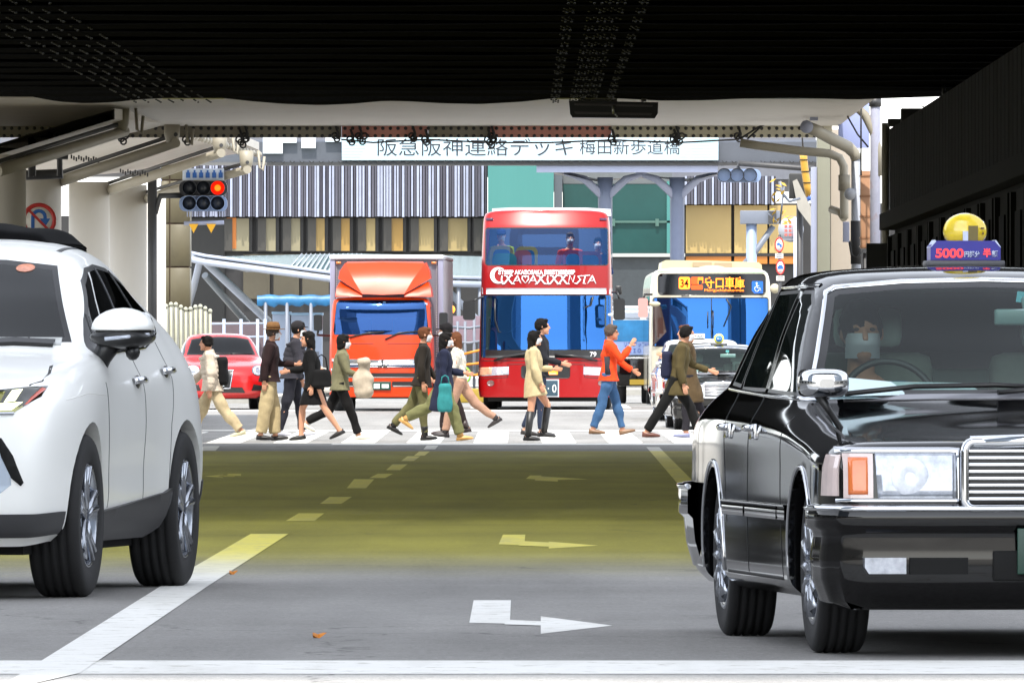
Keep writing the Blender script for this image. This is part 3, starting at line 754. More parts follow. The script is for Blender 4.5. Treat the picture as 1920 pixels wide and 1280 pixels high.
# ------------------------------------------------------------------ footbridge with the name board
def footbridge():
    Y = 300.0; o = Vector((PX(1000, Y), Y, gz(Y)))
    t = thing('footbridge', 'far pedestrian footbridge carrying a long white board with Japanese name', 'footbridge', o)
    def L(px, py, dy=0): return PT(px, py, Y) + Vector((0, dy, 0)) - o
    def bx(name, p0, p1, q0, q1, y0, y1, m, b=0): a, c = L(p0, q1), L(p1, q0); return MB().box(a.x, c.x, y0, y1, a.z, c.z, 0, b).build(name, m, t)
    bx('edge_girder', 300, 1560, 266, 304, .12, .6, mat('girder_slate', (74, 78, 86), .5, var=.12, vs=2)); bx('deck', 300, 1560, 262, 304, .62, 5, M_gry)
    bx('bottom_flange', 500, 1560, 304.5, 310, .0, .7, M_dkst)
    bx('soffit_edge', 1006, 1346, 310.5, 323, .1, .5, M_lav)
    sg = bx('name_board', 641, 1347, 251, 301, -.06, .05, mat('board_bluish_white', (176, 198, 210), .4, var=.04, vs=2), .01)
    ink = mat('sign_ink', (34, 38, 46), .6)
    a = L(891, 276); text('lettering', '阪急阪神連絡デッキ', .5, ink, sg, (a.x, -.064, a.z), width=366 * Y / F, height=33 * Y / F)
    a = L(1181, 276); text('lettering', '梅田新歩道橋', .45, ink, sg, (a.x, -.064, a.z), width=188 * Y / F, height=28 * Y / F)
    m = MB()
    for k in range(7):
        for p0, p1 in ((642, 694 - k * 3), (1290 - k * 3, 1346)):
            a, c = L(p0, 262 + k * 5.5), L(p1, 261 + k * 5.5); m.box(a.x, c.x, -.066, -.061, a.z, a.z + .012)
    m.build('pinstripe', mat('sign_teal', (150, 206, 214), .5), sg)
    for p0, p1, q0, q1 in ((493, 530, 252, 288), (530, 556, 254, 268), (565, 592, 254, 278), (610, 640, 250, 266)): bx('parapet_panel', p0, p1, q0, q1, -.03, .11, M_wht)
    m = MB()
    for k in range(60): a = L(490 + k * 18, 302); m.tube([a + Vector((0, -.08, 0)), a + Vector((.06, -.1, -.06)), a + Vector((.12, -.08, -.01))], .012, 5)
    m.build('cable_loop', M_cable, t)
    for px, wd in ((1136, 27), (1272, 27)):
        r = wd / 2 * Y / F; a = L(px, 700); zt = L(px, 330).z
        MB().lathe([(0, 0), (r, 0), (r, zt - .6), (r * 1.1, zt), (0, zt)], (a.x, 2.2, 0), 'z', 28).build('pillar', mat('pillar_blue', (116, 126, 152), .45, var=.05), t)
        for s in (-1, 1):
            P = [(a.x, 2.1, zt - .55), (a.x + s * .55, 2.1, zt - .05), (a.x + s * 1.1, 2.1, zt + .12)]
            MB().tube(P, [(.05, .12), (.05, .10), (.05, .05)], 8).build('bracket', M_lav, t)
    G = [[L(1040, 322, .5), L(1120, 338, 2.2), L(1200, 326, 2.2), L(1290, 338, 2.2), L(1360, 322, .5)], [L(1040, 322, 4), L(1120, 330, 4), L(1200, 330, 4), L(1290, 330, 4), L(1360, 322, 4)]]
    MB().grid(G).build('soffit', mat('soffit_grey', (120, 120, 122), .6, var=.08), t)
    # supports at the ends so the span is carried
    for px in (330, 1545):
        a = L(px, 700); zt = L(px, 305).z; MB().box(a.x - .25, a.x + .25, 1, 2, 0, zt, 0, .02).build('end_support', M_gry, t)
footbridge()

# ------------------------------------------------------------------ department store at the back
def store():
    Y = 340.0; o = Vector((PX(900, Y), Y, gz(Y)))
    t = thing('department_store', 'long building with striped metal cladding above a row of warm windows', 'building', o)
    def L(px, py, dy=0): return PT(px, py, Y) + Vector((0, dy, 0)) - o
    def bx(name, p0, p1, q0, q1, y0, y1, m, b=0): a, c = L(p0, q1), L(p1, q0); return MB().box(a.x, c.x, y0, y1, a.z, c.z, 0, b).build(name, m, t)
    stripe = mat('cladding_blue_grey', (70, 70, 82), .5, var=.25, vs=3, stretch=(3, 1, .3)); pale = mat('cladding_pale', (140, 146, 166), .45, var=.12, vs=3)
    dkc = mat('cladding_shade', (40, 40, 50), .6)
    bx('upper_wall', -200, 914, 120, 300, 1.4, 30, mat('upper_wall', (104, 106, 114), .7, var=.1)); bx('upper_wall', 915, 1540, 120, 330, 6, 30, _M['upper_wall'])
    def clad(p0, p1, q0, q1):
        bx('cladding_back', p0, p1, q0, q1, .3, 1.3, dkc); a, c = L(p0, q1), L(p1, q0); m = MB(); x = a.x; k = 0
        while x < c.x - .05:
            wv = random.choice((.05, .06, .07)); pk = 1 if k % 3 == 0 or random.random() < .2 else 0
            d = random.uniform(.02, .16)
            m.box(x, x + wv, .3 - d - .08 * pk, .3, a.z - random.uniform(0, .03), c.z, pk); x += wv + random.uniform(.018, .035); k += 1
        m.build('cladding_rib', [stripe, pale], t)
    clad(300, 914, 296, 405); clad(1284, 1455, 330, 382)
    wall = mat('store_dark', (30, 29, 30), .5, var=.2)
    bx('shop_floor', -200, 914, 404, 700, .9, 8, wall); bx('shop_floor', 1261, 2400, 380, 700, 1.2, 8, wall); bx('shop_floor', 914.5, 1054, 520.5, 700, .9, 8, wall)
    warm = [((146, 124, 78), .0), ((148, 132, 92), .0), ((126, 120, 98), .0), ((152, 122, 68), .0)]
    edges = [(421, 466, 2), (484, 516, 2), (531, 562, 2), (578, 608, 0), (625, 655, 3), (672, 703, 1), (720, 755, 3), (771, 813, 1), (826, 876, 1), (890, 914, 1)]
    for i, (p0, p1, k) in enumerate(edges):
        c, e = warm[k]; mm = mat('window_glow%d' % k, c, .15, var=.10, vs=.5, emit=c, es=e * .6, dirt=((104, 94, 72), .4, .62, .35))
        wf = bx('window_frame', p0 - 4, p1 + 6, 405.5, 472, .68, .89, mat('frame_black', (16, 15, 15), .4))
        a, c2 = L(p0, 470), L(p1, 409); MB().box(a.x, c2.x, .62, .675, a.z, c2.z).build('pane', mm, wf)
        d = MB(); d.box(a.x - .02, a.x + .22, .56, .615, a.z, c2.z); d.build('mullion', mat('mullion', (52, 50, 46), .4), wf)
    # lower shop windows
    for p0, p1 in ((455, 505), (512, 560), (566, 616), (622, 680), (690, 760), (770, 850)):
        bx('shop_window', p0, p1, 476, 560, .7, .88, mat('shop_glass', (74, 70, 60), .12, var=.25, vs=.8))
    for p0, p1 in ((1287, 1372), (1378, 1440), (1444, 1500)):
        bx('lit_window', p0, p1, 384, 474, .9, 1.18, mat('lit_window', (158, 136, 88), .25, var=.06, vs=.8, emit=(240, 200, 120), es=.03)); bx('lit_window', p0, p1, 480, 494, .9, 1.18, mat('lit_low', (160, 96, 34), .3, emit=(230, 150, 60), es=.05))
    bx('window_ledge', 1285, 1500, 474.5, 479.5, .85, 1.19, wall)
    bx('uplight', 424, 442, 408, 466, .6, .88, mat('uplight', (130, 76, 28), .5, emit=(220, 130, 40), es=.12)); bx('dark_door', 300, 420, 408, 640, .65, .88, mat('door_black', (12, 12, 13), .3))
    # green glass block
    gl = mat('glass_green_pale', (56, 112, 108), .3, var=.05, vs=.8, stretch=(3, 1, .2)); gd = mat('glass_green', (28, 62, 60), .2, spec=.3, var=.22, vs=.5)
    bx('green_wall', 915, 1038, 306, 520, -.9, 1.2, gl); bx('corner_post', 1039, 1054, 308, 520, -.8, 1.2, mat('post_dark', (66, 72, 78), .4))
    bx('green_glass', 1055, 1260, 346, 475, -.2, 1.1, gd); bx('green_glass_edge', 1250, 1260.5, 340, 475, -.3, 1.15, gl); bx('glass_head', 1055, 1260, 310, 345, -.1, 1.1, mat('head_grey', (84, 88, 90), .5, var=.1))
    m = MB(); a, c = L(1056, 418), L(1259, 416); m.box(a.x, c.x, -.3, -.24, a.z, c.z + .03)
    for px in (1080, 1150, 1232): a = L(px, 418); m.box(a.x - .05, a.x + .05, -.32, -.21, a.z - .1, a.z + .12)
    m.build('glass_rail', mat('rail_green', (60, 90, 82), .4), t)
    bx('plinth', 1055, 1284, 475.5, 482, -.6, 1.2, mat('plinth_pale', (150, 152, 150), .6)); bx('lower_floor', 1055, 1284, 482.5, 700, -.4, 1.2, mat('floor_dark', (44, 50, 54), .5, var=.2))
    bx('lower_floor', 1, 1800, 640, 705, -.2, .6, mat('base_dark', (36, 35, 36), .6, var=.2))
    # faint tree-dark shapes are left to the reflections
store()

def canopy():
    Y = 285.0; o = Vector((PX(500, Y), Y, gz(Y)))
    t = thing('glass_canopy', 'green glass entrance canopy held by slanting white tubes behind the truck', 'canopy', o)
    def L(px, py, dy=0): return PT(px, py, Y) + Vector((0, dy, 0)) - o
    gl = mat('canopy_glass', (78, 112, 108), .12, var=.12, vs=1.5); tb = mat('tube_pale', (150, 158, 174), .35, var=.05)
    P = [L(357, 472), L(384, 478), L(640, 512), L(905, 520)]; Q = [L(357, 470, 14), L(390, 470, 14), L(640, 464, 14), L(905, 470, 14)]
    m = MB().grid([P, Q], 0, False, True); m.grid([[p - Vector((0, 0, .08)) for p in P], [p - Vector((0, 0, .08)) for p in Q]], 0, False); m.build('glass_roof', gl, t)
    MB().tube([p + Vector((0, -.05, -.02)) for p in P], .045, 10).tube([p + Vector((0, -.05, -.18)) for p in P], .085, 10).build('front_tube', tb, t)
    MB().tube([L(375, 482, .3), L(496, 600, 4), L(496, 640, 4)], .10, 12).build('slanting_strut', tb, t)
    MB().tube([L(376, 482, .3), L(356, 540, 3), L(330, 612, 5)], .09, 12).build('slanting_strut', tb, t)
    MB().tube([L(372, 512, 6), L(452, 606, 8)], .09, 12).build('slanting_strut', mat('tube_dim', (128, 134, 142), .4), t)
    MB().tube([L(835, 540, 2), L(905, 610, 3)], .09, 12).build('slanting_strut', tb, t)
    MB().tube([L(357, 476, 3), L(450, 500, 8), L(560, 492, 12)], .07, 10).build('cross_tube', tb, t)
    m = MB()
    for k in range(14): a, b_ = L(545 + k * 9, 500 + k * .9), L(548 + k * 9, 466, 13); m.tube([a, b_], .02, 6)
    m.build('glazing_bar', tb, t)
    for px in (860, 900): MB().cyl(L(px, 700), L(px, 520), .05, 10).build('post', M_gry, t)
canopy()

def far_bits():
    # blue tarpaulin stall with posts
    Y = 262.0; o = Vector((PX(560, Y), Y, gz(Y)))
    t = thing('tarp_shelter', 'blue tarpaulin shelter on thin grey posts left of the orange truck', 'shelter', o)
    G = []; n = 22
    for i in range(4):
        row = []
        for k in range(n):
            px = 482 + 170 * k / (n - 1); py = (555, 553, 566, 573)[i] + 1.2 * sin(k * 1.3 + i) + (2.5 if i == 3 else 0) * sin(k * 2.1)
            row.append(PT(px, py, Y + (2.4, 0, -.05, 0)[i]) - o)
        G.append(row)
    MB().grid(G, 0, True, False).build('tarpaulin', mat('tarp_blue', (26, 92, 136), .45, var=.3, vs=4, bump=.4, bs=12), t)
    for px in (498, 538, 583, 640): MB().cyl(PT(px, 760, Y) - o, PT(px, 564, Y) - o, .04, 10).build('post', M_gry, t)
    # pale storage boxes under it
    for p0, p1, q0, lab in ((511, 544, 584, 'pale blue storage box under the blue tarpaulin, left one of the pair'), (546, 604, 586, 'pale blue storage box under the tarpaulin nearest the orange truck')):
        a, c = PT(p0, 762, Y + 1.2), PT(p1, q0, Y + 1.2)
        s = thing('storage_box', lab, 'box', ((a.x + c.x) / 2, Y + 1.2, gz(Y + 1.2)))
        h = c.z - s.location.z; w_ = (c.x - a.x) / 2
        MB().box(-w_, w_, 0, .8, 0, h - .06, 0, .015).build('body', mat('box_pale', (146, 158, 178), .5, var=.06), s)
        MB().box(-w_ - .02, w_ + .02, -.02, .82, h - .06, h, 0, .012).build('lid', mat('box_lid', (140, 170, 196), .5, var=.06), s)
        MB().box(w_ * .6, w_ * .8, -.02, .0, h * .45, h * .55).build('handle', M_gry, s)
    # corrugated white hoarding
    Y = 226.0; o = Vector((PX(330, Y), Y, gz(Y)))
    t = thing('corrugated_hoarding', 'white corrugated sheet hoarding with scalloped top and a tan stain behind the red car', 'fence', o)
    m = MB(); G = [[], []]; n = 110
    for k in range(n + 1):
        px = 268 + 126 * k / n; y = Y + .09 * (1 if (k // 4) % 2 else 0) + k * .02
        f = (k // 4) % 2; sh = (px - 280) / 114
        top = 574 + 10 * sh + 4 * sin(px * .13) - (6 if (k // 4) % 2 else 0)
        G[0].append(PT(px, 770, y) - o); G[1].append(PT(px, top, y) - o)
    m.grid(G, 0, False, True); m.grid([[p + Vector((0, .03, 0)) for p in r] for r in G], 0, False, False)
    hm = mat('hoarding_white', (158, 158, 148), .5, var=.08, vs=3, dirt=((150, 132, 100), 2.2, .63, .8)); m.build('sheet', hm, t)
    m = MB()
    for k in range(0, n, 8):
        px = 268 + 126 * (k + 6) / n; sh = (px - 280) / 114; p = PT(px, 570 + 10 * sh + 4 * sin(px * .13), Y + .09 + k * .02) - o
        m.sphere(p, (.045, .05, .05), 0, 8); m.cyl(p - Vector((0, -.05, 1.7)), p, .03, 8)
    m.build('pipe_post', mat('post_pale', (164, 164, 146), .5, var=.1), t)
    # low wall with white rails
    Y = 248.0; o = Vector((PX(440, Y), Y, gz(Y)))
    t = thing('guard_railing', 'white pipe railing before a mauve wall, between hoarding and shelter', 'railing', o)
    a, c = PT(392, 770, Y), PT(500, 603, Y); MB().box(a.x - o.x, c.x - o.x, .3, .5, 0, c.z - o.z).build('wall', mat('wall_mauve', (88, 76, 82), .7, var=.1), t)
    m = MB()
    for py in (607, 632): m.tube([PT(392, py, Y) - o, PT(498, py - 1, Y) - o], .022, 8)
    for px in (420, 452, 483, 497): m.cyl(PT(px, 760, Y) - o, PT(px, 598, Y) - o, .035, 8)
    m.build('rail', mat('rail_white', (150, 160, 176), .4), t)
    # works fence between the truck and the red bus
    Y = 240.0; o = Vector((PX(868, Y), Y, gz(Y)))
    t = thing('works_fence', 'grey pipe works fence with orange bars between truck and red bus', 'fence', o)
    m = MB()
    for px in (842, 858, 872, 889, 903, 915): m.cyl(PT(px, 765, Y) - o, PT(px, 590 + (px % 7) * 3, Y) - o, .03, 8)
    for py in (612, 640): m.tube([PT(838, py, Y) - o, PT(880, py + 3, Y) - o, PT(920, py - 3, Y) - o], .03, 8)
    m.build('pipe_frame', M_gry, t)
    a, c = PT(842, 640, Y + .5), PT(915, 592, Y + .5); MB().box(a.x - o.x, c.x - o.x, .45, .55, a.z - o.z, c.z - o.z).build('panel', mat('panel_mauve', (128, 110, 120), .7, var=.1), t)
    m = MB(); og = mat('bar_orange', (226, 130, 30), .5)
    for q0, q1 in ((664, 655), (684, 680), (705, 701)): m.tube([PT(868, q0, Y - .2) - o, PT(905, q1, Y - .2) - o], .025, 8)
    m.build('orange_bar', og, t)
    m = MB(); c = PT(866, 703, Y - .4) - o; m.lathe([(.16, -.02), (.2, 0), (.16, .02)], c, 'y', 20, closed=True); m.build('green_hoop', mat('hoop_green', (130, 200, 50), .5), t)
    a, c = PT(842, 740, Y - .6), PT(918, 728, Y - .6); MB().box(a.x - o.x, c.x - o.x, -.8, -.5, 0, c.z - o.z, 0, .02).build('yellow_kerb', mat('kerb_yellow', (150, 126, 40), .6, var=.1), t)
    m = MB(); c = PT(846, 580, Y + 1) - o; m.sphere(c, .09, 0, 10); m.build('warning_lamp', mat('lamp_amber', (240, 150, 40), .4, emit=(255, 150, 40), es=.6), t)
far_bits()
# ------------------------------------------------------------------ right-hand side of the street
def right_side():
    # box pillar that carries the girder bridge
    Y = 164.5; t = thing('bridge_pillar', 'tall beige steel pillar carrying the right end of the grey girder bridge', 'pillar', (PX(1560, Y), Y, 0))
    def X(p): return PX(p, Y) - t.location.x
    MB().box(X(1532), X(1556), -.15, .35, 0, 4.55, 0, .01).build('shaft', mat('pillar_olive', (126, 126, 112), .6, var=.06, vs=2), t)
    MB().box(X(1556.3), X(1604), -.02, .5, 0, 4.55, 0, .01).build('side_plate', mat('pillar_pink', (160, 150, 138), .6, var=.05, vs=2), t)
    MB().box(X(1521), X(1531.6), -.10, .2, 0, 4.0, 0, .008).build('cable_duct', M_lav, t)
    # signal pole with bent pipe arm
    Y = 158.0; t = thing('signal_pole', 'grey signal pole with a thick bent pipe arm beside the beige pillar', 'pole', (PX(1605, Y), Y, 0)); o = t.location
    def L(p, q, dy=0): return PT(p, q, Y) + Vector((0, dy, 0)) - o
    MB().cyl(L(1605, 1000) * 0 + Vector((0, 0, .14)), L(1605, 296), .066, 18).build('shaft', mat('pole_grey', (148, 152, 160), .5, var=.08, vs=4), t)
    MB().lathe([(.067, PZ(495, Y)), (.075, PZ(495, Y)), (.075, PZ(414, Y)), (.067, PZ(414, Y))], (0, 0, 0), 'z', 18).build('rubber_sleeve', mat('sleeve', (34, 34, 36), .7), t)
    MB().tube([L(1606, 300), L(1602, 288), L(1590, 276, -.05), L(1560, 262, -.25), L(1530, 247, -.5), L(1511, 240, -.7)], [.075, .08, .085, .085, .085, .085], 16).build('bent_arm', M_beige, t)
    MB().lathe([(0, -.02), (.09, -.02), (.09, .06), (.06, .06)], L(1510, 240, -.73), 'y', 24).build('end_cap', M_lav, t)
    MB().lathe([(0, -.02), (.085, -.02), (.085, .05), (.05, .05)], L(1594, 364, -.1), 'y', 24).build('round_cap', mat('cap_grey', (150, 154, 162), .4), t)
    c = L(1586, 435); MB().box(c.x - .045, c.x + .045, -.16, -.06, c.z - .14, c.z + .14, 0, .008).build('control_box', M_lav, t)
    MB().box(L(1516, 0).x, L(1531, 0).x, -.74, -.62, L(0, 228).z, L(0, 208).z).build('hanger', M_lav, t)
    MB().tube([L(1592, 452, -.1), L(1596, 478, -.14), L(1606, 484, -.14), L(1618, 470, -.1)], .016, 6).build('cable', M_cable, t)
    # second pipe with collar
    t2 = thing('drain_pipe', 'beige drain pipe running along under the girder and turning down with a collar', 'pipe', (PX(1582, 160), 160, 0)); o = t2.location; Y = 160.0
    MB().tube([L(1388, 268), L(1420, 273), L(1500, 283), L(1555, 288), L(1574, 296), L(1582, 312), L(1583, 400), L(1583, 410)], .062, 14).tube([L(1583, 410), L(1576, 398, .1), L(1560, 392, .3)], .055, 12).build('pipe', M_beige, t2)
    MB().lathe([(.064, -.1), (.085, -.1), (.085, .12), (.064, .12)], L(1583, 344), 'z', 18).build('collar', mat('collar', (128, 122, 108), .5), t2)
    # rusty pole
    Y = 156.5; t = thing('utility_pole', 'rust speckled lavender utility pole beside the dark shopfront', 'pole', (PX(1641, Y), Y, 0)); o = t.location
    MB().cyl((0, 0, .14), (0, 0, 7.2), .07, 18).build('shaft', mat('pole_rust', (150, 152, 170), .6, var=.12, vs=5, dirt=((136, 96, 74), 5, .56, .7)), t)
    MB().lathe([(.07, -.06), (.085, -.06), (.085, .06), (.07, .06)], (0, 0, PZ(192, Y)), 'z', 16).build('band', M_dkst, t)
    MB().tube([L(1582, 186), L(1600, 196), L(1622, 216), L(1638, 248), L(1646, 280), L(1648, 330)], [.045, .055, .06, .06, .06, .06], 12).build('curved_arm', M_beige, t)
    MB().cyl(L(1614, 188, -.1), L(1614, 330, -.1), .012, 6).tube([L(1586, 190), L(1590, 220), L(1608, 252), L(1628, 276)], .012, 6).build('wire', M_cable, t)
    # lavender board
    Y = 162.0; t = thing('blank_signboard', 'plain pale lavender signboard high beside the girder bridge end', 'signboard', (PX(1601, Y), Y, PZ(234, Y)))
    w_, h_ = 29 * Y / F, 44 * Y / F; MB().box(-w_, w_, 0, .06, -h_, h_, 0, .006).build('board', mat('board_lav', (146, 156, 198), .4, var=.03), t); MB().box(-w_ * .8, w_ * .8, .07, .14, -.04, .04).cyl((0, .1, -h_ - .9), (0, .1, h_), .03, 8).build('bracket', M_gry, t)
    # brown signal seen edge on with hoods to the right
    Y = 157.2; t = thing('vehicle_signal', 'brown traffic signal turned away on the pole by the dark shopfront', 'traffic light', (PX(1622, Y), Y, PZ(393, Y))); o = t.location
    br = mat('signal_brown', (170, 128, 98), .5, var=.07, vs=5)
    a, c = L(1613, 466), L(1631, 320); MB().box(a.x, c.x, -.1, .1, a.z, c.z, 0, .01).build('housing', br, t)
    m = MB()
    for q in (330, 368, 406, 446, 462): z = L(0, q).z; m.box(a.x - .008, c.x + .008, -.108, .108, z - .012, z + .012)
    m.build('rib', mat('signal_rib', (140, 100, 72), .5), t)
    for q in (415, 450):
        z = L(0, q).z; G = []
        for k in range(9):
            an = R(-20 + 220 * k / 8); G.append([(c.x, .09 * cos(an), z + .1 * sin(an)), (c.x + .14, .09 * cos(an), z + .1 * sin(an) - .03)])
        m = MB().grid(G); m.grid([[Vector(p) * 1 + Vector((0, 0, -.008)) for p in r] for r in G], 0, True, True); m.build('hood', mat('hood_blue', (70, 76, 92), .4), t)
    MB().box(c.x, c.x + .1, -.03, .03, L(0, 440).z, L(0, 395).z).cyl((0, .0, -.6), (0, 0, -2.9), .03, 8).build('mount', M_dkst, t)
    # yellow cable guard on a slanting stay
    Y = 166.0; t = thing('cable_guard', 'yellow segmented cable guard on a slanting stay left of the beige pillar', 'cable guard', PT(1511, 330, Y)); o = t.location
    P = [L(1506, 283), L(1507, 300), L(1510, 325), L(1514, 350), L(1518, 368)]
    MB().tube(P, .055, 12).build('sleeve', mat('guard_yellow', (196, 150, 60), .45, var=.08), t)
    m = MB()
    for q, p in ((300, 1507), (322, 1510), (343, 1513)): m.lathe([(.05, -.012), (.066, 0), (.05, .012)], L(p, q), 'z', 14, closed=True)
    m.build('band', M_cable, t); MB().tube([L(1518, 366), L(1521, 376)], .055, 10).build('blue_end', mat('guard_blue', (70, 110, 190), .4), t)
    MB().tube([L(1500, 200), L(1506, 283)], .012, 6).tube([L(1521, 376), L(1536, 440), L(1560, 560), L(1580, 672)], .012, 6).build('stay', M_wire, t)
    # tangle of plant and dark box behind it
    Y = 205.0; t = thing('equipment_box', 'dark weathered equipment box with a slanting pale panel and yellow leaves on it', 'equipment box', (PX(1500, Y), Y, PZ(380, Y))); o = t.location
    a, c = L(1480, 372), L(1516, 325); MB().box(a.x, c.x, 0, .5, a.z, c.z, 0, .02).build('box', mat('eq_dark', (40, 40, 40), .6, var=.2), t)
    MB().prism([(L(1486, 340).x, L(0, 340).z), (L(1494, 336).x, L(0, 336).z), (L(1526, 400).x, L(0, 400).z), (L(1526, 432).x, L(0, 432).z), (L(1496, 392).x, L(0, 392).z)], 'y', -.12, -.02).build('slanting_panel', mat('eq_panel', (150, 146, 138), .5, var=.1), t)
    MB().cyl(L(1500, 372, .2), L(1500, 770, .2), .06, 10).build('post', M_dkst, t)
    m = MB(); rr = random.Random(5)
    for k in range(20):
        p = L(rr.uniform(1448, 1482), rr.uniform(335, 420), -.1 + rr.uniform(-.15, .1)); u = Vector((rr.uniform(-1, 1), rr.uniform(-.4, .4), rr.uniform(-1, 1))).normalized() * .075; v = u.orthogonal().normalized() * .03
        m.add([p - u, p + v, p + u, p - v], [(0, 1, 2, 3)])
    m.build('leaf', mat('leaf_yellow', (170, 136, 44), .5, var=.3, vs=30), t)
    MB().tube([L(1462, 340, -.1), L(1466, 362, -.1), L(1480, 378, -.1), L(1500, 372, -.1)], .03, 8).tube([L(1440, 400, -.1), L(1462, 420, -.1), L(1470, 350, -.1)], .02, 6).build('conduit', M_gry, t)
    # round notice disc and white post
    Y = 232.0; t = thing('round_notice', 'pale round notice disc with small red print on a white post', 'notice', (PX(1483, Y), Y, PZ(430, Y))); o = t.location
    MB().lathe([(0, 0), (24 * Y / F, 0), (24 * Y / F, .02), (0, .02)], (0, 0, 0), 'y', 36).build('disc', mat('disc_pale', (150, 154, 166), .5, var=.05), t)
    m = MB()
    for i in range(4):
        for k in range(3): m.box(-.13 + k * .085, -.075 + k * .085, -.006, -.001, .12 - i * .085, .17 - i * .085)
    m.build('red_print', mat('print_red', (190, 92, 84), .5), t)
    m = MB()
    for z in (.24, -.22): m.box(-.17, .14, -.006, -.001, z, z + .03)
    m.build('grey_print', mat('print_grey', (120, 122, 130), .5), t)
    MB().cyl(L(1494, 775, -.06), L(1493, 407, -.06), 5.5 * Y / F, 14).build('post', mat('post_white', (176, 180, 196), .4), t)
    # two no-entry-for-trucks signs
    Y = 226.0; red = mat('sign_red', (186, 44, 40)); 
    for i, (px, q) in enumerate(((1461, 459), (1463, 501))):
        t = thing('truck_ban_sign', ('upper' if i == 0 else 'lower') + ' of two red-rimmed round signs showing a blue vehicle beside the round notice', 'road sign', (PX(px, Y), Y - .05, PZ(q, Y))); o = t.location
        rx, rz = 8.5 * Y / F, 14.5 * Y / F; S = Matrix.Diagonal((rx / rz, 1, 1, 1))
        MB().lathe([(0, 0), (rz, 0), (rz, .02), (0, .02)], (0, 0, 0), 'y', 28, T=S).build('plate', mat('sign_white', (216, 212, 206)), t)
        MB().lathe([(rz * .78, -.004), (rz, -.004), (rz, 0), (rz * .78, 0)], (0, 0, 0), 'y', 28, closed=True, T=S).build('red_rim', red, t)
        m = MB(); b = rx
        if i == 0: m.prism([(-.5 * b, -.1 * b), (.1 * b, -.1 * b), (.1 * b, .55 * b), (-.5 * b, .4 * b)], 'y', -.006, -.002).prism([(.12 * b, -.5 * b), (.55 * b, -.5 * b), (.55 * b, .0), (.3 * b, .2 * b), (.12 * b, .2 * b)], 'y', -.006, -.002)
        else: m.box(-.6 * b, .6 * b, -.006, -.002, -.35 * b, .2 * b).box(-.35 * b, .4 * b, -.006, -.002, .2 * b, .5 * b)
        m.build('vehicle_symbol', mat('sign_blue', (44, 100, 176)), t)
        w2 = rx * .9; MB().box(-w2, w2, 0, .015, -rz * 1.75, -rz * 1.1).build('text_plate', mat('plate_cream', (206, 204, 196), .5), t)
        m = MB()
        for k in range(2): m.box(-w2 * .7, w2 * .7, -.004, -.001, -rz * 1.3 - k * rz * .3, -rz * 1.2 - k * rz * .3)
        m.build('plate_text', mat('print_grey', (120, 122, 130)), t)
    t = thing('sign_post', 'thin dark post carrying the two red-rimmed signs', 'post', (PX(1462, Y), Y, gz(Y))); MB().cyl((0, 0, 0), (0, 0, PZ(440, Y) - gz(Y)), .03, 10).build('shaft', M_dkst, t); MB().lathe([(.03, 0), (.09, 0), (.09, .02), (.03, .05)], (0, 0, 0), 'z', 12).build('base', M_dkst, t)
    # grey bracket column
    Y = 280.0; t = thing('crossbeam_column', 'blue-grey steel column with a wide box head under the far footbridge', 'column', (PX(1409, Y), Y, gz(Y))); o = t.location
    a, c = L(1388, 420), L(1462, 395); MB().box(a.x, c.x, -.2, .3, a.z, c.z, 0, .01).build('head_beam', M_gry, t)
    MB().cyl((0, 0, 0), (0, 0, a.z), 10 * Y / F, 16).build('shaft', mat('column_blue', (128, 142, 168), .45, var=.05), t)
    MB().tube([L(1450, 424), L(1412, 478), L(1370, 520)], .075, 10).build('brace', M_gry, t); MB().box(L(1440, 0).x, L(1455, 0).x, -.3, -.21, a.z + .02, c.z - .02).build('side_box', M_dkst, t)
    # far right signal on its arm
    Y = 243.0; t = thing('vehicle_signal', 'three-lens unlit traffic signal hanging below the right end of the footbridge', 'traffic light', (PX(1385, Y), Y, PZ(329, Y))); o = t.location
    pale = mat('signal_pale', (128, 148, 184), .4, var=.04)
    a, c = L(1345, 342), L(1427, 317); MB().prism(rrect(a.x, c.x, a.z, c.z, .13, 5), 'y', 0, .16).build('housing', pale, t)
    for k in range(3):
        cc = L(1358 + 24 * k, 328.5); MB().lathe([(0, .05), (.11, .03), (.135, 0), (.145, -.16), (.15, -.16), (.15, 0.0)], (cc.x, 0, cc.z), 'y', 24).build('lens', mat('lens_dark', (46, 50, 58), .3), t)
    MB().tube([L(1385, 318, .1), L(1385, 306, .1), L(1500, 315, .1), L(1560, 318, .1)], .06, 8).cyl(L(1560, 300, .1), L(1560, 760, .1), .07, 10).build('arm', M_dkst, t)
    # signal at the left with the red lamp lit
    Y = 192.0; t = thing('vehicle_signal', 'double row traffic signal with its red lamp lit at the left under the walkway ribs', 'traffic light', (PX(388, Y), Y, PZ(368, Y))); o = t.location
    a, c = L(336, 367), L(426, 339); MB().prism(rrect(a.x, c.x, a.z, c.z, .1, 5), 'y', .02, .18).build('upper_housing', mat('signal_dark', (40, 42, 48), .4), t)
    a, c = L(336, 396), L(426, 367.6); MB().prism(rrect(a.x, c.x, a.z, c.z, .1, 5), 'y', .02, .18).build('lower_housing', pale, t)
    dk = mat('lens_dark', (46, 50, 58)); rl = mat('lamp_red_lit', (200, 20, 8), .3, emit=(255, 26, 6), es=.42)
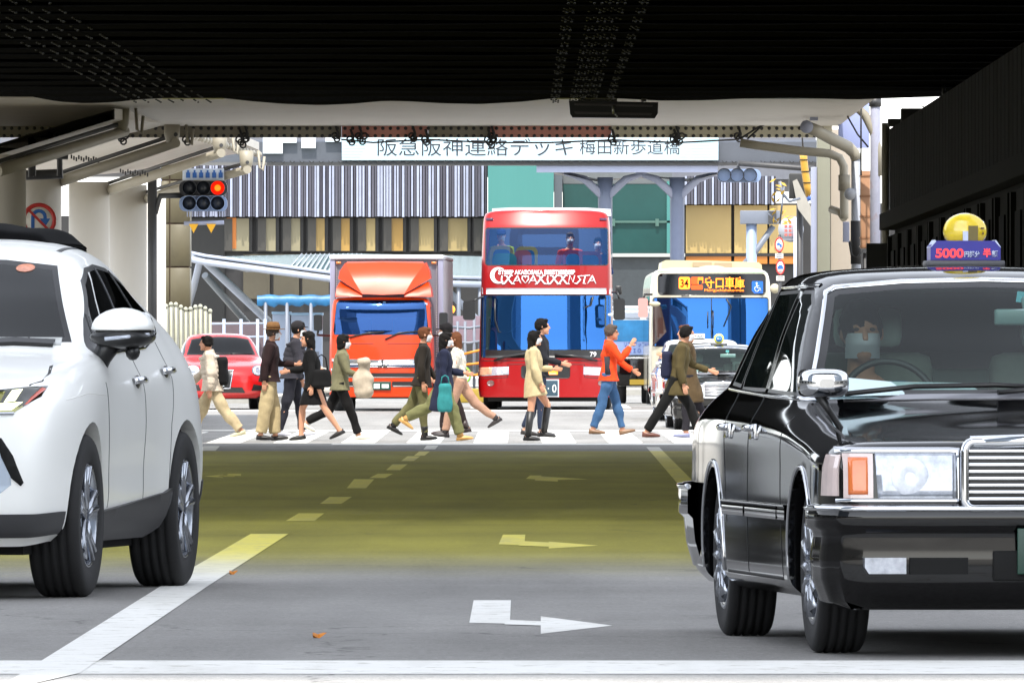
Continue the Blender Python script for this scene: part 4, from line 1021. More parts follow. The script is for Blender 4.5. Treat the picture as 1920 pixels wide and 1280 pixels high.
    for r_, q in ((0, 352.5), (1, 381)):
        for k in range(3):
            cc = L(355 + 26.6 * k, q); MB().lathe([(.118, -.16), (.124, -.16), (.124, .02), (.118, .02)], (cc.x, 0, cc.z), 'y', 24, closed=True).build('visor', mat('signal_dark', (40, 42, 48)) if r_ == 0 else pale, t)
            MB().lathe([(0, -.03), (.07, -.02), (.117, .015)], (cc.x, 0, cc.z), 'y', 24).build('lens', rl if (r_ == 0 and k == 2) else dk, t)
            if r_ == 0 and k == 2: MB().lathe([(0, -.04), (.035, -.035), (.055, -.024)], (cc.x, 0, cc.z), 'y', 20).build('lens_core', mat('lamp_core', (230, 110, 30), .3, emit=(255, 140, 24), es=.34), t)
    a, c = L(342, 338), L(420, 316); MB().box(a.x, c.x, .05, .1, a.z, c.z, 0, .006).build('blue_sign', mat('sign_pale', (206, 216, 232), .4), t)
    m = MB()
    for k in range(6): x = a.x + .06 + k * .11; m.box(x, x + .07, .035, .049, a.z + .04, a.z + .13).box(x + .02, x + .05, .035, .049, a.z + .13, a.z + .17)
    m.build('sign_characters', mat('sign_blue', (44, 100, 176)), t)
    m = MB(); a = L(350, 404)
    for k in range(16): m.box(a.x + k * .042, a.x + k * .042 + .02, .06, .09, a.z - .02, a.z + .08)
    m.build('comb_fringe', M_lav, t); MB().tube([L(290, 400, .15), L(300, 367, .15), L(345, 366, .12)], .05, 8).cyl(L(285, 760, .15), L(285, 330, .15), .08, 12).build('mast', M_dkst, t)
    m = MB().tube([L(345, 419, .02), L(420, 417, .02)], .035, 8); m.build('pennant_bar', M_lav, t)
    for px in (363, 396):
        p = [L(px - 9, 420, .02), L(px + 9, 420, .02), L(px, 437, .02)]; MB().prism([(q.x, q.z) for q in p], 'y', -.03, .0).build('pennant', mat('pennant_yellow', (236, 176, 40), .5), t)
right_side()

def dark_shops():
    """row of shops under the railway at the right"""
    X0 = 4.66; t = thing('shop_row', 'dark row of shuttered shopfronts under the railway at the right', 'shop', (X0, 140, 0))
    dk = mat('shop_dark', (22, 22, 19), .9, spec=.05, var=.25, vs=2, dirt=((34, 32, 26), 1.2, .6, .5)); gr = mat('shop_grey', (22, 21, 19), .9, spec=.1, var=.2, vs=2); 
    Y1, Y0 = 140.0, 64.0
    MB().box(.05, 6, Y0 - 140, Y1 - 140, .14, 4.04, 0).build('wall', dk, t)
    # vertical cladding above the awning
    m = MB(); y = -75.0
    while y < -.3:
        m.box(-.02, .05, y, y + .78, 3.0, 4.02, 0, 0); y += .86
    m.build('fascia_panel', dk, t)
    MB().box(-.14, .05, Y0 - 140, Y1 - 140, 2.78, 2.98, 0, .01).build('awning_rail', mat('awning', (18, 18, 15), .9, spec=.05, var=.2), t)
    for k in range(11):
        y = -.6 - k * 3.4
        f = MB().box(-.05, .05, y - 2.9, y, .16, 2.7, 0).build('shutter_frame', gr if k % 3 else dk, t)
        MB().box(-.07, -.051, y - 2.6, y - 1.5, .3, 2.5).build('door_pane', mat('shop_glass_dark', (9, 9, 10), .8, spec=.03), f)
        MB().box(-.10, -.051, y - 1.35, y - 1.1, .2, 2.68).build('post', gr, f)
    MB().cyl((-.06, .02, .14), (-.06, .02, 4.1), .05, 12).build('corner_pipe', M_beige, t)
    MB().box(-.3, .4, -.05, .02, .14, 2.62, 0).build('end_panel', mat('end_panel', (46, 46, 46), .6, var=.2), t)
    # things on the roof
    for y, x, w_, h in ((-.6, .1, .26, .22), (-.3, -.05, .5, .1), (-6, 1.3, .34, .3), (-12, .5, .4, .2)):
        MB().box(x, x + w_, y - .3, y, 4.045, 4.04 + h, 0, .01).build('roof_box', mat('roof_box', (34, 33, 30), .6, var=.2), t)
    for y, x in ((-.8, .62), (-7, 1.75)): MB().cyl((x, y, 4.04), (x, y, 4.78), .022, 8).build('roof_post', M_dkst, t)
    MB().box(.75, .95, -.25, .0, 4.045, 4.5, 0).build('pale_post', mat('post_pale', (196, 196, 176)), t)
    m = MB()
    for a, b_ in (((.1, -.5, 4.6), (1.8, -.5, 4.62)), ((.35, -.5, 4.3), (.75, -.5, 4.14)), ((.75, -.5, 4.14), (1.5, -.5, 4.5))): m.tube([a, b_], .008, 5)
    m.build('wire', M_cable, t)
dark_shops()
# ------------------------------------------------------------------ car materials
M_tyre = mat('tyre_rubber', (30, 30, 31), .8, var=.15, vs=14, bump=.15, bs=90)
M_well = mat('wheel_well', (9, 9, 9), .9)
M_chrome = mat('chrome', (214, 216, 220), .08, metal=1.0)
M_alloy = mat('alloy', (170, 174, 182), .22, metal=.9, var=.05)
M_trim = mat('trim_black', (24, 24, 25), .35, var=.1)
M_clad = mat('cladding_grey', (58, 58, 60), .55, var=.06, vs=8, bump=.08, bs=200)
M_seam = mat('seam', (16, 16, 17), .6)
M_dark = mat('glass_black', (5, 6, 7), .04, spec=.25)
M_lamp = mat('lamp_clear', (176, 182, 194), .12, metal=.3, coat=1, var=.35, vs=26)
M_amber = mat('lamp_amber_lens', (226, 120, 60), .12, coat=1, var=.2, vs=14)
M_redl = mat('lamp_red_lens', (150, 12, 10), .12, coat=1)
M_white = mat('paint_white', (250, 250, 246), .3, coat=.35, spec=.4, var=.015, vs=3)
M_blackp = mat('paint_black', (7, 7, 8), .06, spec=.5)
M_redp = mat('paint_red', (170, 12, 14), .25, coat=.4, var=.03)
M_clear = glass('windscreen', (120, 160, 150), .015, tint=(226, 240, 234), ior=1.28)

def wheel(parent, x, y, r, wd, rim_r, style, side):
    """side +1: the outer face looks to +x"""
    w_ = thing('wheel', '', '', (x, y, r)); del w_['label']; del w_['category']; w_.parent = parent
    h = wd / 2; s = side
    prof = [(rim_r, s * h * .8), (rim_r + .012, s * h * .95), (r * .93, s * h), (r * .975, s * h * .9), (r * .995, s * h * .78)]
    for g in (.52, .17, -.17, -.52):
        prof += [(r, s * h * (g + .07)), (r - .009, s * h * (g + .055)), (r - .009, s * h * (g - .055)), (r, s * h * (g - .07))]
    prof += [(r * .995, -s * h * .78), (r * .975, -s * h * .9), (r * .93, -s * h), (rim_r, -s * h * .8)]
    MB().lathe(prof, (0, 0, 0), 'x', 48, 0, True).build('tyre', M_tyre, w_, fix=True)
    m = MB()
    if style == 'alloy':
        m.lathe([(rim_r + .004, s * h * .86), (rim_r, s * h * .93), (rim_r - .014, s * h * .86), (rim_r - .03, s * h * .2), (rim_r - .04, -s * h * .7)], (0, 0, 0), 'x', 40, 0)
        for k in range(5):
            for d in (-.14, .14):
                a = 2 * pi * k / 5 + .3
                p = lambda rr, aa, xx: Vector((xx, rr * cos(aa), rr * sin(aa)))
                m.tube([p(.035, a + d * 1.6, s * h * .72), p(rim_r * .55, a + d * .9, s * h * .78), p(rim_r - .008, a + d * 1.15, s * h * .84)], [.022, .017, .02], 8)
        m.lathe([(0, s * h * .82), (.03, s * h * .82), (.05, s * h * .74), (.055, s * h * .5)], (0, 0, 0), 'x', 20)
        m.build('rim', M_alloy, w_, fix=True)
        MB().lathe([(0, s * h * .25), (rim_r - .035, s * h * .25)], (0, 0, 0), 'x', 24).build('brake_disc', M_trim, w_)
    else:
        m.lathe([(rim_r + .006, s * h * .9), (rim_r, s * h * .96), (rim_r * .9, s * h * .92), (rim_r * .84, s * h * .86)], (0, 0, 0), 'x', 40)
        m.lathe([(rim_r * .84, s * h * .80), (rim_r * .6, s * h * .93), (rim_r * .36, s * h * .99), (rim_r * .3, s * h * .92), (0, s * h * .95)], (0, 0, 0), 'x', 40)
        for k in range(12):
            a = 2 * pi * k / 12; c1 = Vector((0, cos(a), sin(a)))
            m.tube([c1 * rim_r * .36 + Vector((s * h * .98, 0, 0)), c1 * rim_r * .62 + Vector((s * h * .96, 0, 0)), c1 * rim_r * .88 + Vector((s * h * .9, 0, 0))], [.014, .02, .024], 6)
        m.build('hub_cap', M_alloy if style != 'plain' else M_trim, w_, fix=True)
        d = MB()
        for k in range(12):
            a = 2 * pi * (k + .5) / 12; d.sphere((s * h * .86, rim_r * .74 * cos(a), rim_r * .74 * sin(a)), (.012, .016, .016), 0, 8)
        d.build('vent_hole', M_trim, w_)
    return w_
def wells(parent, yf, yr, r, hw, top):
    m = MB()
    for yc in (yf, yr):
        for s in (-1, 1):
            n = 16; G = []
            for k in range(n + 1):
                a = pi * (-.06 + 1.12 * k / n); p = (yc + r * 1.17 * cos(a), r + r * 1.17 * sin(a)); G.append([(s * (hw - .04), p[0], p[1]), (s * (hw - .34), p[0], p[1])])
            m.grid(G, 0, True); m.prism([(yc + r * 1.16 * cos(R(a)), max(.24, r + r * 1.16 * sin(R(a)))) for a in range(-20, 201, 11)], 'x', s * (hw - .34), s * (hw - .345), 0)
    m.build('wheel_arch_liner', M_well, parent)
    MB().box(-hw * .78, hw * .78, yf - .55, yr + .6, .2, .34).box(-hw * .6, hw * .6, yf + .4, yr - .4, .34, top).box(-hw * .5, hw * .5, yf - .3, yf + .4, .34, top * .86).build('underbody', M_well, parent)
def door_mirror(parent, c, w_, h, d, m_shell, m_base, arm_to, side=1):
    t = MB().loft([[(c[0] + (w_ / 2) * k * cos(a) * 1.0, c[1] + yy, c[2] + (h / 2) * k * sin(a) * (1.0 if sin(a) > 0 else .82)) for a in np.linspace(0, 2 * pi, 20, endpoint=False)]
                   for k, yy in ((.25, -d * .62), (.62, -d * .56), (.86, -d * .36), (.97, -d * .1), (1.0, d * .2), (.97, d * .38))])
    o = t.build('door_mirror', m_shell, parent)
    return o

# ------------------------------------------------------------------ white SUV
def suv():
    t = thing('suv', 'large white SUV filling the left edge with black glass and grey lower cladding', 'car', (-2.65, 53.45, 0), R(-7.8))
    yf, yr, r = -1.345, 1.345, .372
    def st(lower, upper): return lower + upper
    G = [
     [(0, -2.20, .24), (0, -2.28, .31), (0, -2.31, .40), (0, -2.33, .56), (0, -2.32, .72), (0, -2.29, .85), (0, -2.22, .955), (0, -2.13, .985), (0, -2.0, 1.005), (0, -1.85, 1.02), (0, -1.7, 1.035)],
     [(.42, -2.18, .24), (.44, -2.25, .31), (.45, -2.28, .40), (.46, -2.295, .56), (.46, -2.28, .72), (.46, -2.245, .85), (.45, -2.17, .955), (.34, -2.06, .995), (.23, -1.93, 1.015), (.12, -1.8, 1.03), (0, -1.6, 1.045)],
     [(.70, -2.05, .24), (.75, -2.09, .31), (.77, -2.115, .40), (.785, -2.12, .56), (.79, -2.10, .72), (.775, -2.055, .86), (.73, -1.97, .965), (.55, -1.88, 1.01), (.37, -1.78, 1.03), (.19, -1.66, 1.045), (0, -1.5, 1.058)],
     [(.80, -1.80, .26), (.855, -1.80, .32), (.875, -1.80, .41), (.885, -1.79, .56), (.89, -1.78, .74), (.875, -1.75, .89), (.81, -1.68, .995), (.60, -1.60, 1.045), (.4, -1.52, 1.065), (.2, -1.45, 1.075), (0, -1.38, 1.082)],
     [(.80, -1.345, .26), (.88, -1.345, .32), (.912, -1.345, .41), (.925, -1.345, .57), (.9275, -1.345, .76), (.908, -1.32, .92), (.835, -1.28, 1.035), (.63, -1.18, 1.083), (.42, -1.12, 1.10), (.2, -1.1, 1.108), (0, -1.08, 1.112)],
     [(.76, -.80, .24), (.845, -.80, .31), (.885, -.80, .42), (.893, -.80, .58), (.90, -.80, .78), (.893, -.77, .95), (.85, -.74, 1.07), (.75, -.70, 1.115), (.62, -.74, 1.14), (.3, -.85, 1.16), (0, -.88, 1.165)],
     [(.76, -.42, .24), (.84, -.42, .31), (.88, -.42, .42), (.885, -.42, .58), (.893, -.42, .78), (.887, -.42, .95), (.838, -.42, 1.09), (.765, -.36, 1.235), (.655, -.34, 1.36), (.34, -.40, 1.40), (0, -.42, 1.41)],
     [(.76, .05, .24), (.84, .05, .31), (.88, .05, .42), (.883, .05, .58), (.893, .05, .78), (.886, .05, .95), (.83, .06, 1.09), (.735, .08, 1.35), (.60, .10, 1.545), (.32, .05, 1.605), (0, .04, 1.615)],
     [(.76, .6, .24), (.84, .6, .31), (.88, .6, .42), (.884, .6, .58), (.893, .6, .78), (.885, .6, .96), (.825, .6, 1.10), (.718, .6, 1.37), (.578, .6, 1.575), (.32, .6, 1.648), (0, .6, 1.66)],
     [(.78, 1.0, .25), (.855, 1.0, .31), (.892, 1.0, .42), (.90, 1.0, .58), (.902, 1.0, .78), (.885, 1.0, .97), (.82, 1.02, 1.12), (.69, 1.05, 1.37), (.545, 1.08, 1.555), (.30, 1.1, 1.625), (0, 1.1, 1.64)],
     [(.80, 1.345, .26), (.875, 1.345, .32), (.912, 1.345, .42), (.925, 1.345, .60), (.915, 1.345, .80), (.88, 1.37, .99), (.80, 1.45, 1.15), (.66, 1.52, 1.34), (.515, 1.58, 1.48), (.28, 1.62, 1.56), (0, 1.64, 1.575)],
     [(.78, 1.95, .30), (.85, 1.95, .36), (.88, 1.95, .46), (.89, 1.95, .62), (.88, 1.95, .80), (.84, 1.98, 1.0), (.76, 2.0, 1.15), (.65, 2.03, 1.26), (.5, 2.06, 1.35), (.28, 2.1, 1.41), (0, 2.12, 1.425)],
     [(.60, 2.28, .32), (.66, 2.32, .38), (.68, 2.34, .48), (.69, 2.35, .62), (.68, 2.34, .80), (.64, 2.32, 1.0), (.60, 2.28, 1.12), (.5, 2.26, 1.2), (.38, 2.25, 1.26), (.2, 2.25, 1.30), (0, 2.25, 1.31)],
     [(0, 2.33, .32), (0, 2.38, .38), (0, 2.40, .48), (0, 2.41, .62), (0, 2.40, .80), (0, 2.38, .95), (0, 2.36, 1.05), (0, 2.34, 1.12), (0, 2.32, 1.18), (0, 2.30, 1.23), (0, 2.28, 1.27)],
    ]
    B = Body(G, 9, 7)
    bv = B
    # lower cladding (grey): door sills and bumper skirts, wheel openings
    B.arch(yf, r + .01, r + .045, .07); B.arch(yr, r + .01, r + .045, .07)
    # side glass (black glass proud of the body by a hair, chrome waist line)
    dlo = [(-.64, 1.105), (-.10, 1.118), (.75, 1.142), (1.30, 1.215), (1.60, 1.30), (1.52, 1.365), (1.2, 1.455), (.75, 1.52), (.35, 1.535), (.08, 1.515), (-.12, 1.455), (-.42, 1.27)]
    for s in (1, -1):
        (Vf, Ff), (V, Fc) = B.window(dlo, 'x', s, .022)
        piece('window_trim', (Vf, Ff), M_trim, t); g = piece('side_window', (V, Fc), M_dark, t)
        if s == 1:
            pl = [bv.strip([(.20, 1.13), (.33, 1.51)], 'x', 1, .05, .003), bv.strip([(.98, 1.18), (.80, 1.50)], 'x', 1, .035, .003), bv.strip([(-.50, 1.12), (-.36, 1.29)], 'x', 1, .022, .003)]
            pieces('window_pillar', pl, mat('pillar_gloss', (40, 42, 44), .2), g)
            pieces('chrome_line', [bv.strip(dlo[0:5], 'x', 1, .012, .004)], M_chrome, g)
    # windscreen in two tones, roof joint
    ws = [(-.70, 1.165), (.70, 1.165), (.535, 1.525), (.3, 1.552), (0, 1.56), (-.3, 1.552), (-.535, 1.525)]
    (Vf, Ff), (V, Fc) = B.window(ws, 'y', 1, .022)
    piece('windscreen_trim', (Vf, Ff), M_trim, t); wsn = piece('windscreen', (V, Fc), mat('glass_suv', (18, 20, 20), .05, spec=.3), t)
    st_ = bv.patch(circ(.40, 1.512, .042, .019, 20), 'y', 1, .003); piece('sticker', st_, mat('sticker', (226, 150, 120), .4, var=.35, vs=60), wsn)
    pieces('cowl_grille', [bv.patch([(-.66, 1.15), (.66, 1.15), (.655, 1.185), (-.655, 1.185)], 'y', 1, .004)], mat('cowl_white', (200, 202, 200), .4), t)
    m = MB(); 
    for xx in (.05, .19, .33, .50): 
        q = bv.strip([(xx, 1.150), (xx + .015, 1.186)], 'y', 1, .008, .006); m.add(*q)
    q = bv.strip([(.30, 1.152), (.46, 1.16), (.63, 1.152)], 'y', 1, .022, .02); m.add(*q)
    m.build('wiper', M_trim, t)
    # bonnet and door seams
    pcs = [bv.strip([(-.78, .98), (-.72, .60), (-.70, .40)], 'x', 1, .009), bv.strip([(.28, 1.12), (.30, .8), (.27, .42)], 'x', 1, .008), bv.strip([(1.12, 1.17), (1.12, 1.0), (.98, .78), (.93, .45)], 'x', 1, .006)]
    pieces('door_seam', pcs, M_seam, t)
    pieces('bonnet_seam', [bv.strip([(.735, 1.055), (.77, 1.02), (.775, .985), (.74, .966)], 'y', 1, .008), bv.strip([(-.735, 1.055), (-.77, 1.02), (-.74, .966)], 'y', 1, .008)], M_seam, t)
    pieces('roof_seam', [bv.strip([(s * .50, .16), (s * .505, .5), (s * .49, 1.1), (s * .45, 1.5)], 'z', 1, .022, .002) for s in (1, -1)], mat('gutter', (70, 72, 72), .5), t)
    # headlamps
    for s in (1, -1):
        hp = [(s * a, b) for a, b in ((.42, .835), (.70, .842), (.795, .915), (.805, .962), (.74, .958), (.55, .935), (.40, .915))]
        L = piece('headlight', bv.patch(hp, 'y', 1, .004), mat('lamp_black_lens', (40, 42, 36), .08, coat=1), t)
        a = [bv.patch([(s * p, q) for p, q in ((.43, .848), (.69, .854), (.73, .888), (.68, .884), (.43, .868))], 'y', 1, .008), bv.patch([(s * p, q) for p, q in ((.655, .888), (.70, .895), (.72, .945), (.68, .94))], 'y', 1, .008),
             bv.patch([(s * p, q) for p, q in ((.43, .87), (.49, .875), (.53, .93), (.47, .92))], 'y', 1, .0075)]
        pieces('daytime_light', a, mat('drl', (240, 246, 210), .3, emit=(250, 255, 190), es=.9), L)
        piece('projector', bv.patch([(s * p, q) for p, q in ((.535, .885), (.64, .888), (.655, .935), (.55, .925))], 'y', 1, .0078), mat('lamp_olive', (120, 118, 40), .1, metal=.5, coat=1), L)
        piece('side_reflector', bv.patch([(s * p, q) for p, q in ((.735, .872), (.75, .88), (.802, .945), (.785, .952))], 'y', 1, .009), mat('reflector_red', (206, 70, 36), .15, coat=1), L)
        piece('chrome_edge', bv.strip([(s * p, q) for p, q in ((.42, .832), (.70, .838))], 'y', 1, .012, .01), M_chrome, L)
    # lower front: blue-grey panel, slit intake, dark grille corner
    piece('bumper_panel', bv.patch([(.40, .42), (.58, .42), (.70, .52), (.69, .68), (.60, .735), (.40, .74)], 'y', 1, .003), mat('bumper_blue_grey', (176, 188, 202), .4), t)
    piece('bumper_panel', bv.patch([(-.40, .42), (-.58, .42), (-.70, .52), (-.69, .68), (-.60, .735), (-.40, .74)], 'y', 1, .003), _M['bumper_blue_grey'], t)
    for s in (1, -1):
        piece('air_slit', bv.patch([(s * p, q) for p, q in ((.632, .725), (.655, .73), (.705, .65), (.748, .53), (.737, .515), (.70, .55), (.66, .64))], 'y', 1, .007), M_well, t)
        piece('lower_intake', bv.patch([(s * p, q) for p, q in ((.40, .42), (.555, .418), (.47, .52), (.40, .56))], 'y', 1, .006), M_trim, t)
    piece('grille', bv.patch([(-.39, .46), (.39, .46), (.37, .84), (-.37, .84)], 'y', 1, .006), M_trim, t)
    # dark lower skirts
    m = MB()
    for s in (1, -1):
        Q = [[Vector((s * p[0], p[1], p[2])) + Vector((s * p[0], p[1] + 1.2, 0)).normalized() * .012 for p in row[4:14]] for row in B.A[0:28]]
        m.grid(Q, 0, True, s > 0); m.grid([[q, q - Vector((s * .02 * (i > 5), -.02 * (i <= 20), 0))] for i, q in enumerate(r[-1] for r in Q)], 0, False, s < 0)
    m.build('bumper_skirt', M_clad, t)
    for s in (1, -1):
        piece('sill_cladding', bv.patch([(-.93, .30), (-.90, .255), (.80, .255), (.90, .30), (.965, .46), (.95, .475), (.80, .455), (-.40, .405), (-.985, .385)], 'x', s, .016, .05, .02), M_clad, t)
        piece('rear_skirt', bv.patch([(1.78, .30), (2.2, .36), (2.2, .52), (1.80, .50)], 'x', s, .008), M_clad, t)
        piece('fender_crease', bv.strip([(-1.75, .90), (-1.35, .93), (-.8, .92)], 'x', s, .004, .001), M_white, t)
    # door handles
    for y, z in ((.12, .985), (.99, 1.03)):
        h = MB(); l, n = bv.hit('x', y, z, 1)
        h.tube([l + Vector((.004, -.10, 0)), l + Vector((.03, -.08, .004)), l + Vector((.036, 0, .006)), l + Vector((.03, .08, .004)), l + Vector((.004, .10, 0))], .017, 10)
        o = h.build('door_handle', M_chrome, t); MB().sphere(l + Vector((.004, 0, -.006)), (.012, .055, .034), 0, 12).build('handle_recess', M_trim, o)
    # side mirror
    for s in (1, -1):
        c = Vector((s * .935, -.62, 1.225)); sh = []
        def ring(k, yy, zs): return [(c.x + .145 * k * cos(a), c.y + yy, c.z + zs + (.10 * k * sin(a) if sin(a) > 0 else .012 * k * sin(a))) for a in np.linspace(0, 2 * pi, 24, endpoint=False)]
        o = MB().loft([ring(.2, -.115, 0), ring(.6, -.105, 0), ring(.86, -.07, 0), ring(.97, -.02, 0), ring(1, .05, 0), ring(.98, .085, 0)]).build('door_mirror', M_white, t, fix=True)
        def ring2(k, yy): return [(c.x + .148 * k * cos(a), c.y + yy, c.z - .035 + (.04 * k * sin(a) if sin(a) > 0 else .055 * k * sin(a))) for a in np.linspace(0, 2 * pi, 24, endpoint=False)]
        q = MB().loft([ring2(.3, -.118), ring2(.7, -.108), ring2(.9, -.07), ring2(1, -.02), ring2(1.0, .08)])
        q.tube([(c.x - s * .05, c.y, c.z - .06), (c.x - s * .10, c.y + .03, c.z - .13), (c.x - s * .135, c.y + .05, c.z - .20)], [(.06, .05), (.05, .045), (.04, .05)], 12)
        q.sphere((c.x + s * .05, c.y + .01, c.z - .105), (.035, .05, .04), 0, 12); q.build('mirror_base', M_trim, o, fix=True)
        MB().tube([(c.x - .06 * s, c.y - .117, c.z - .045), (c.x + .05 * s, c.y - .112, c.z - .035), (c.x + .135 * s, c.y - .05, c.z - .025)], .010, 8).build('turn_lamp', M_lamp, o)
        MB().prism(rrect(c.x - .125, c.x + .125, c.z - .05, c.z + .08, .04, 4), 'y', c.y + .087, c.y + .091).build('mirror_glass', M_chrome, o)
    # low black pack on the roof
    m = MB()
    G = [[(x, 1.0 + .5 * cos(a), 1.662 - .10 * (x / .6) ** 2 + (.072 + .006 * sin(x * 24)) * max(0, sin(a)) ** .5 * min(1, (.40 - abs(x)) * 12 + .3)) for a in np.linspace(pi, 0, 14)] for x in np.linspace(-.40, .40, 31)]
    m.grid(G, 0, True, True); m.grid([[(p[0], p[1], p[2] - .012) for p in r_] for r_ in G], 0, True)
    m.build('roof_pad', mat('pad_black', (8, 8, 9), .85, spec=.1), t)
    B.build('body', M_white, t)
    wells(t, yf, yr, r, .90, .9)
    for x, s in ((.80, 1), (-.80, -1)):
        for y in (yf, yr): wheel(t, x, y, r, .235, .235, 'alloy', s)
    return t
suv()

# ------------------------------------------------------------------ boxy black taxi sedans
def taxi_grid():
    lo = lambda x, y: [(x * .93, y, .20), (x * .985, y, .25), (x * .995, y, .34), (x, y, .50), (x * .998, y, .66)]
    G = [
     [(0, -2.08, .22), (0, -2.12, .27), (0, -2.13, .36), (0, -2.14, .50), (0, -2.135, .64), (0, -2.125, .725), (0, -2.09, .768), (0, -2.0, .782), (0, -1.9, .795), (0, -1.8, .806), (0, -1.66, .82)],
     [(.45, -2.07, .22), (.45, -2.11, .27), (.46, -2.12, .36), (.46, -2.13, .50), (.46, -2.125, .64), (.46, -2.115, .725), (.45, -2.08, .765), (.35, -1.95, .785), (.24, -1.82, .802), (.12, -1.7, .815), (0, -1.56, .83)],
     [(.70, -2.03, .22), (.745, -2.07, .27), (.77, -2.085, .36), (.775, -2.09, .50), (.775, -2.085, .64), (.77, -2.07, .725), (.735, -2.04, .762), (.55, -1.86, .79), (.37, -1.72, .81), (.18, -1.6, .825), (0, -1.45, .838)],
     [(.76, -1.90, .22), (.815, -1.90, .27), (.83, -1.90, .36), (.835, -1.90, .50), (.835, -1.90, .64), (.825, -1.89, .725), (.765, -1.88, .775), (.60, -1.70, .805), (.4, -1.58, .825), (.2, -1.45, .838), (0, -1.35, .85)],
     lo(.8475, -1.39) + [(.835, -1.38, .765), (.765, -1.36, .815), (.60, -1.30, .845), (.4, -1.26, .862), (.2, -1.2, .872), (0, -1.15, .878)],
     lo(.8475, -.85) + [(.838, -.82, .80), (.765, -.80, .875), (.66, -.72, .905), (.48, -.78, .925), (.25, -.86, .938), (0, -.90, .942)],
     lo(.8475, -.45) + [(.838, -.45, .81), (.775, -.47, .90), (.735, -.44, 1.02), (.625, -.44, 1.115), (.32, -.50, 1.15), (0, -.53, 1.155)],
     lo(.8475, -.05) + [(.838, -.05, .815), (.782, -.08, .915), (.705, -.03, 1.17), (.585, -.03, 1.345), (.30, -.08, 1.385), (0, -.10, 1.392)],
     lo(.8475, .45) + [(.838, .45, .82), (.785, .45, .925), (.70, .45, 1.19), (.60, .42, 1.385), (.30, .40, 1.425), (0, .40, 1.432)],
     lo(.8475, .95) + [(.838, .95, .825), (.785, .97, .93), (.69, .95, 1.19), (.59, .93, 1.385), (.30, .95, 1.425), (0, .95, 1.432)],
     lo(.845, 1.35) + [(.836, 1.35, .83), (.778, 1.40, .935), (.675, 1.30, 1.19), (.555, 1.22, 1.355), (.29, 1.24, 1.40), (0, 1.25, 1.408)],
     lo(.84, 1.75) + [(.83, 1.75, .83), (.765, 1.72, .94), (.70, 1.66, 1.0), (.56, 1.64, 1.06), (.29, 1.68, 1.085), (0, 1.7, 1.09)],
     lo(.83, 2.1) + [(.82, 2.1, .82), (.75, 2.08, .915), (.6, 2.02, .945), (.4, 1.98, .955), (.2, 1.96, .958), (0, 1.95, .96)],
     [(.74, 2.38, .24), (.78, 2.42, .30), (.785, 2.44, .40), (.785, 2.44, .52), (.78, 2.43, .66), (.77, 2.40, .80), (.71, 2.34, .885), (.55, 2.25, .915), (.38, 2.2, .925), (.2, 2.15, .93), (0, 2.12, .935)],
     [(.40, 2.42, .24), (.42, 2.46, .30), (.43, 2.48, .40), (.43, 2.48, .52), (.43, 2.47, .66), (.42, 2.44, .80), (.40, 2.39, .87), (.32, 2.34, .90), (.22, 2.3, .91), (.12, 2.26, .917), (0, 2.22, .922)],
     [(0, 2.43, .24), (0, 2.47, .30), (0, 2.49, .40), (0, 2.49, .52), (0, 2.48, .66), (0, 2.45, .80), (0, 2.41, .865), (0, 2.38, .885), (0, 2.35, .897), (0, 2.32, .905), (0, 2.29, .912)],
    ]
    return G
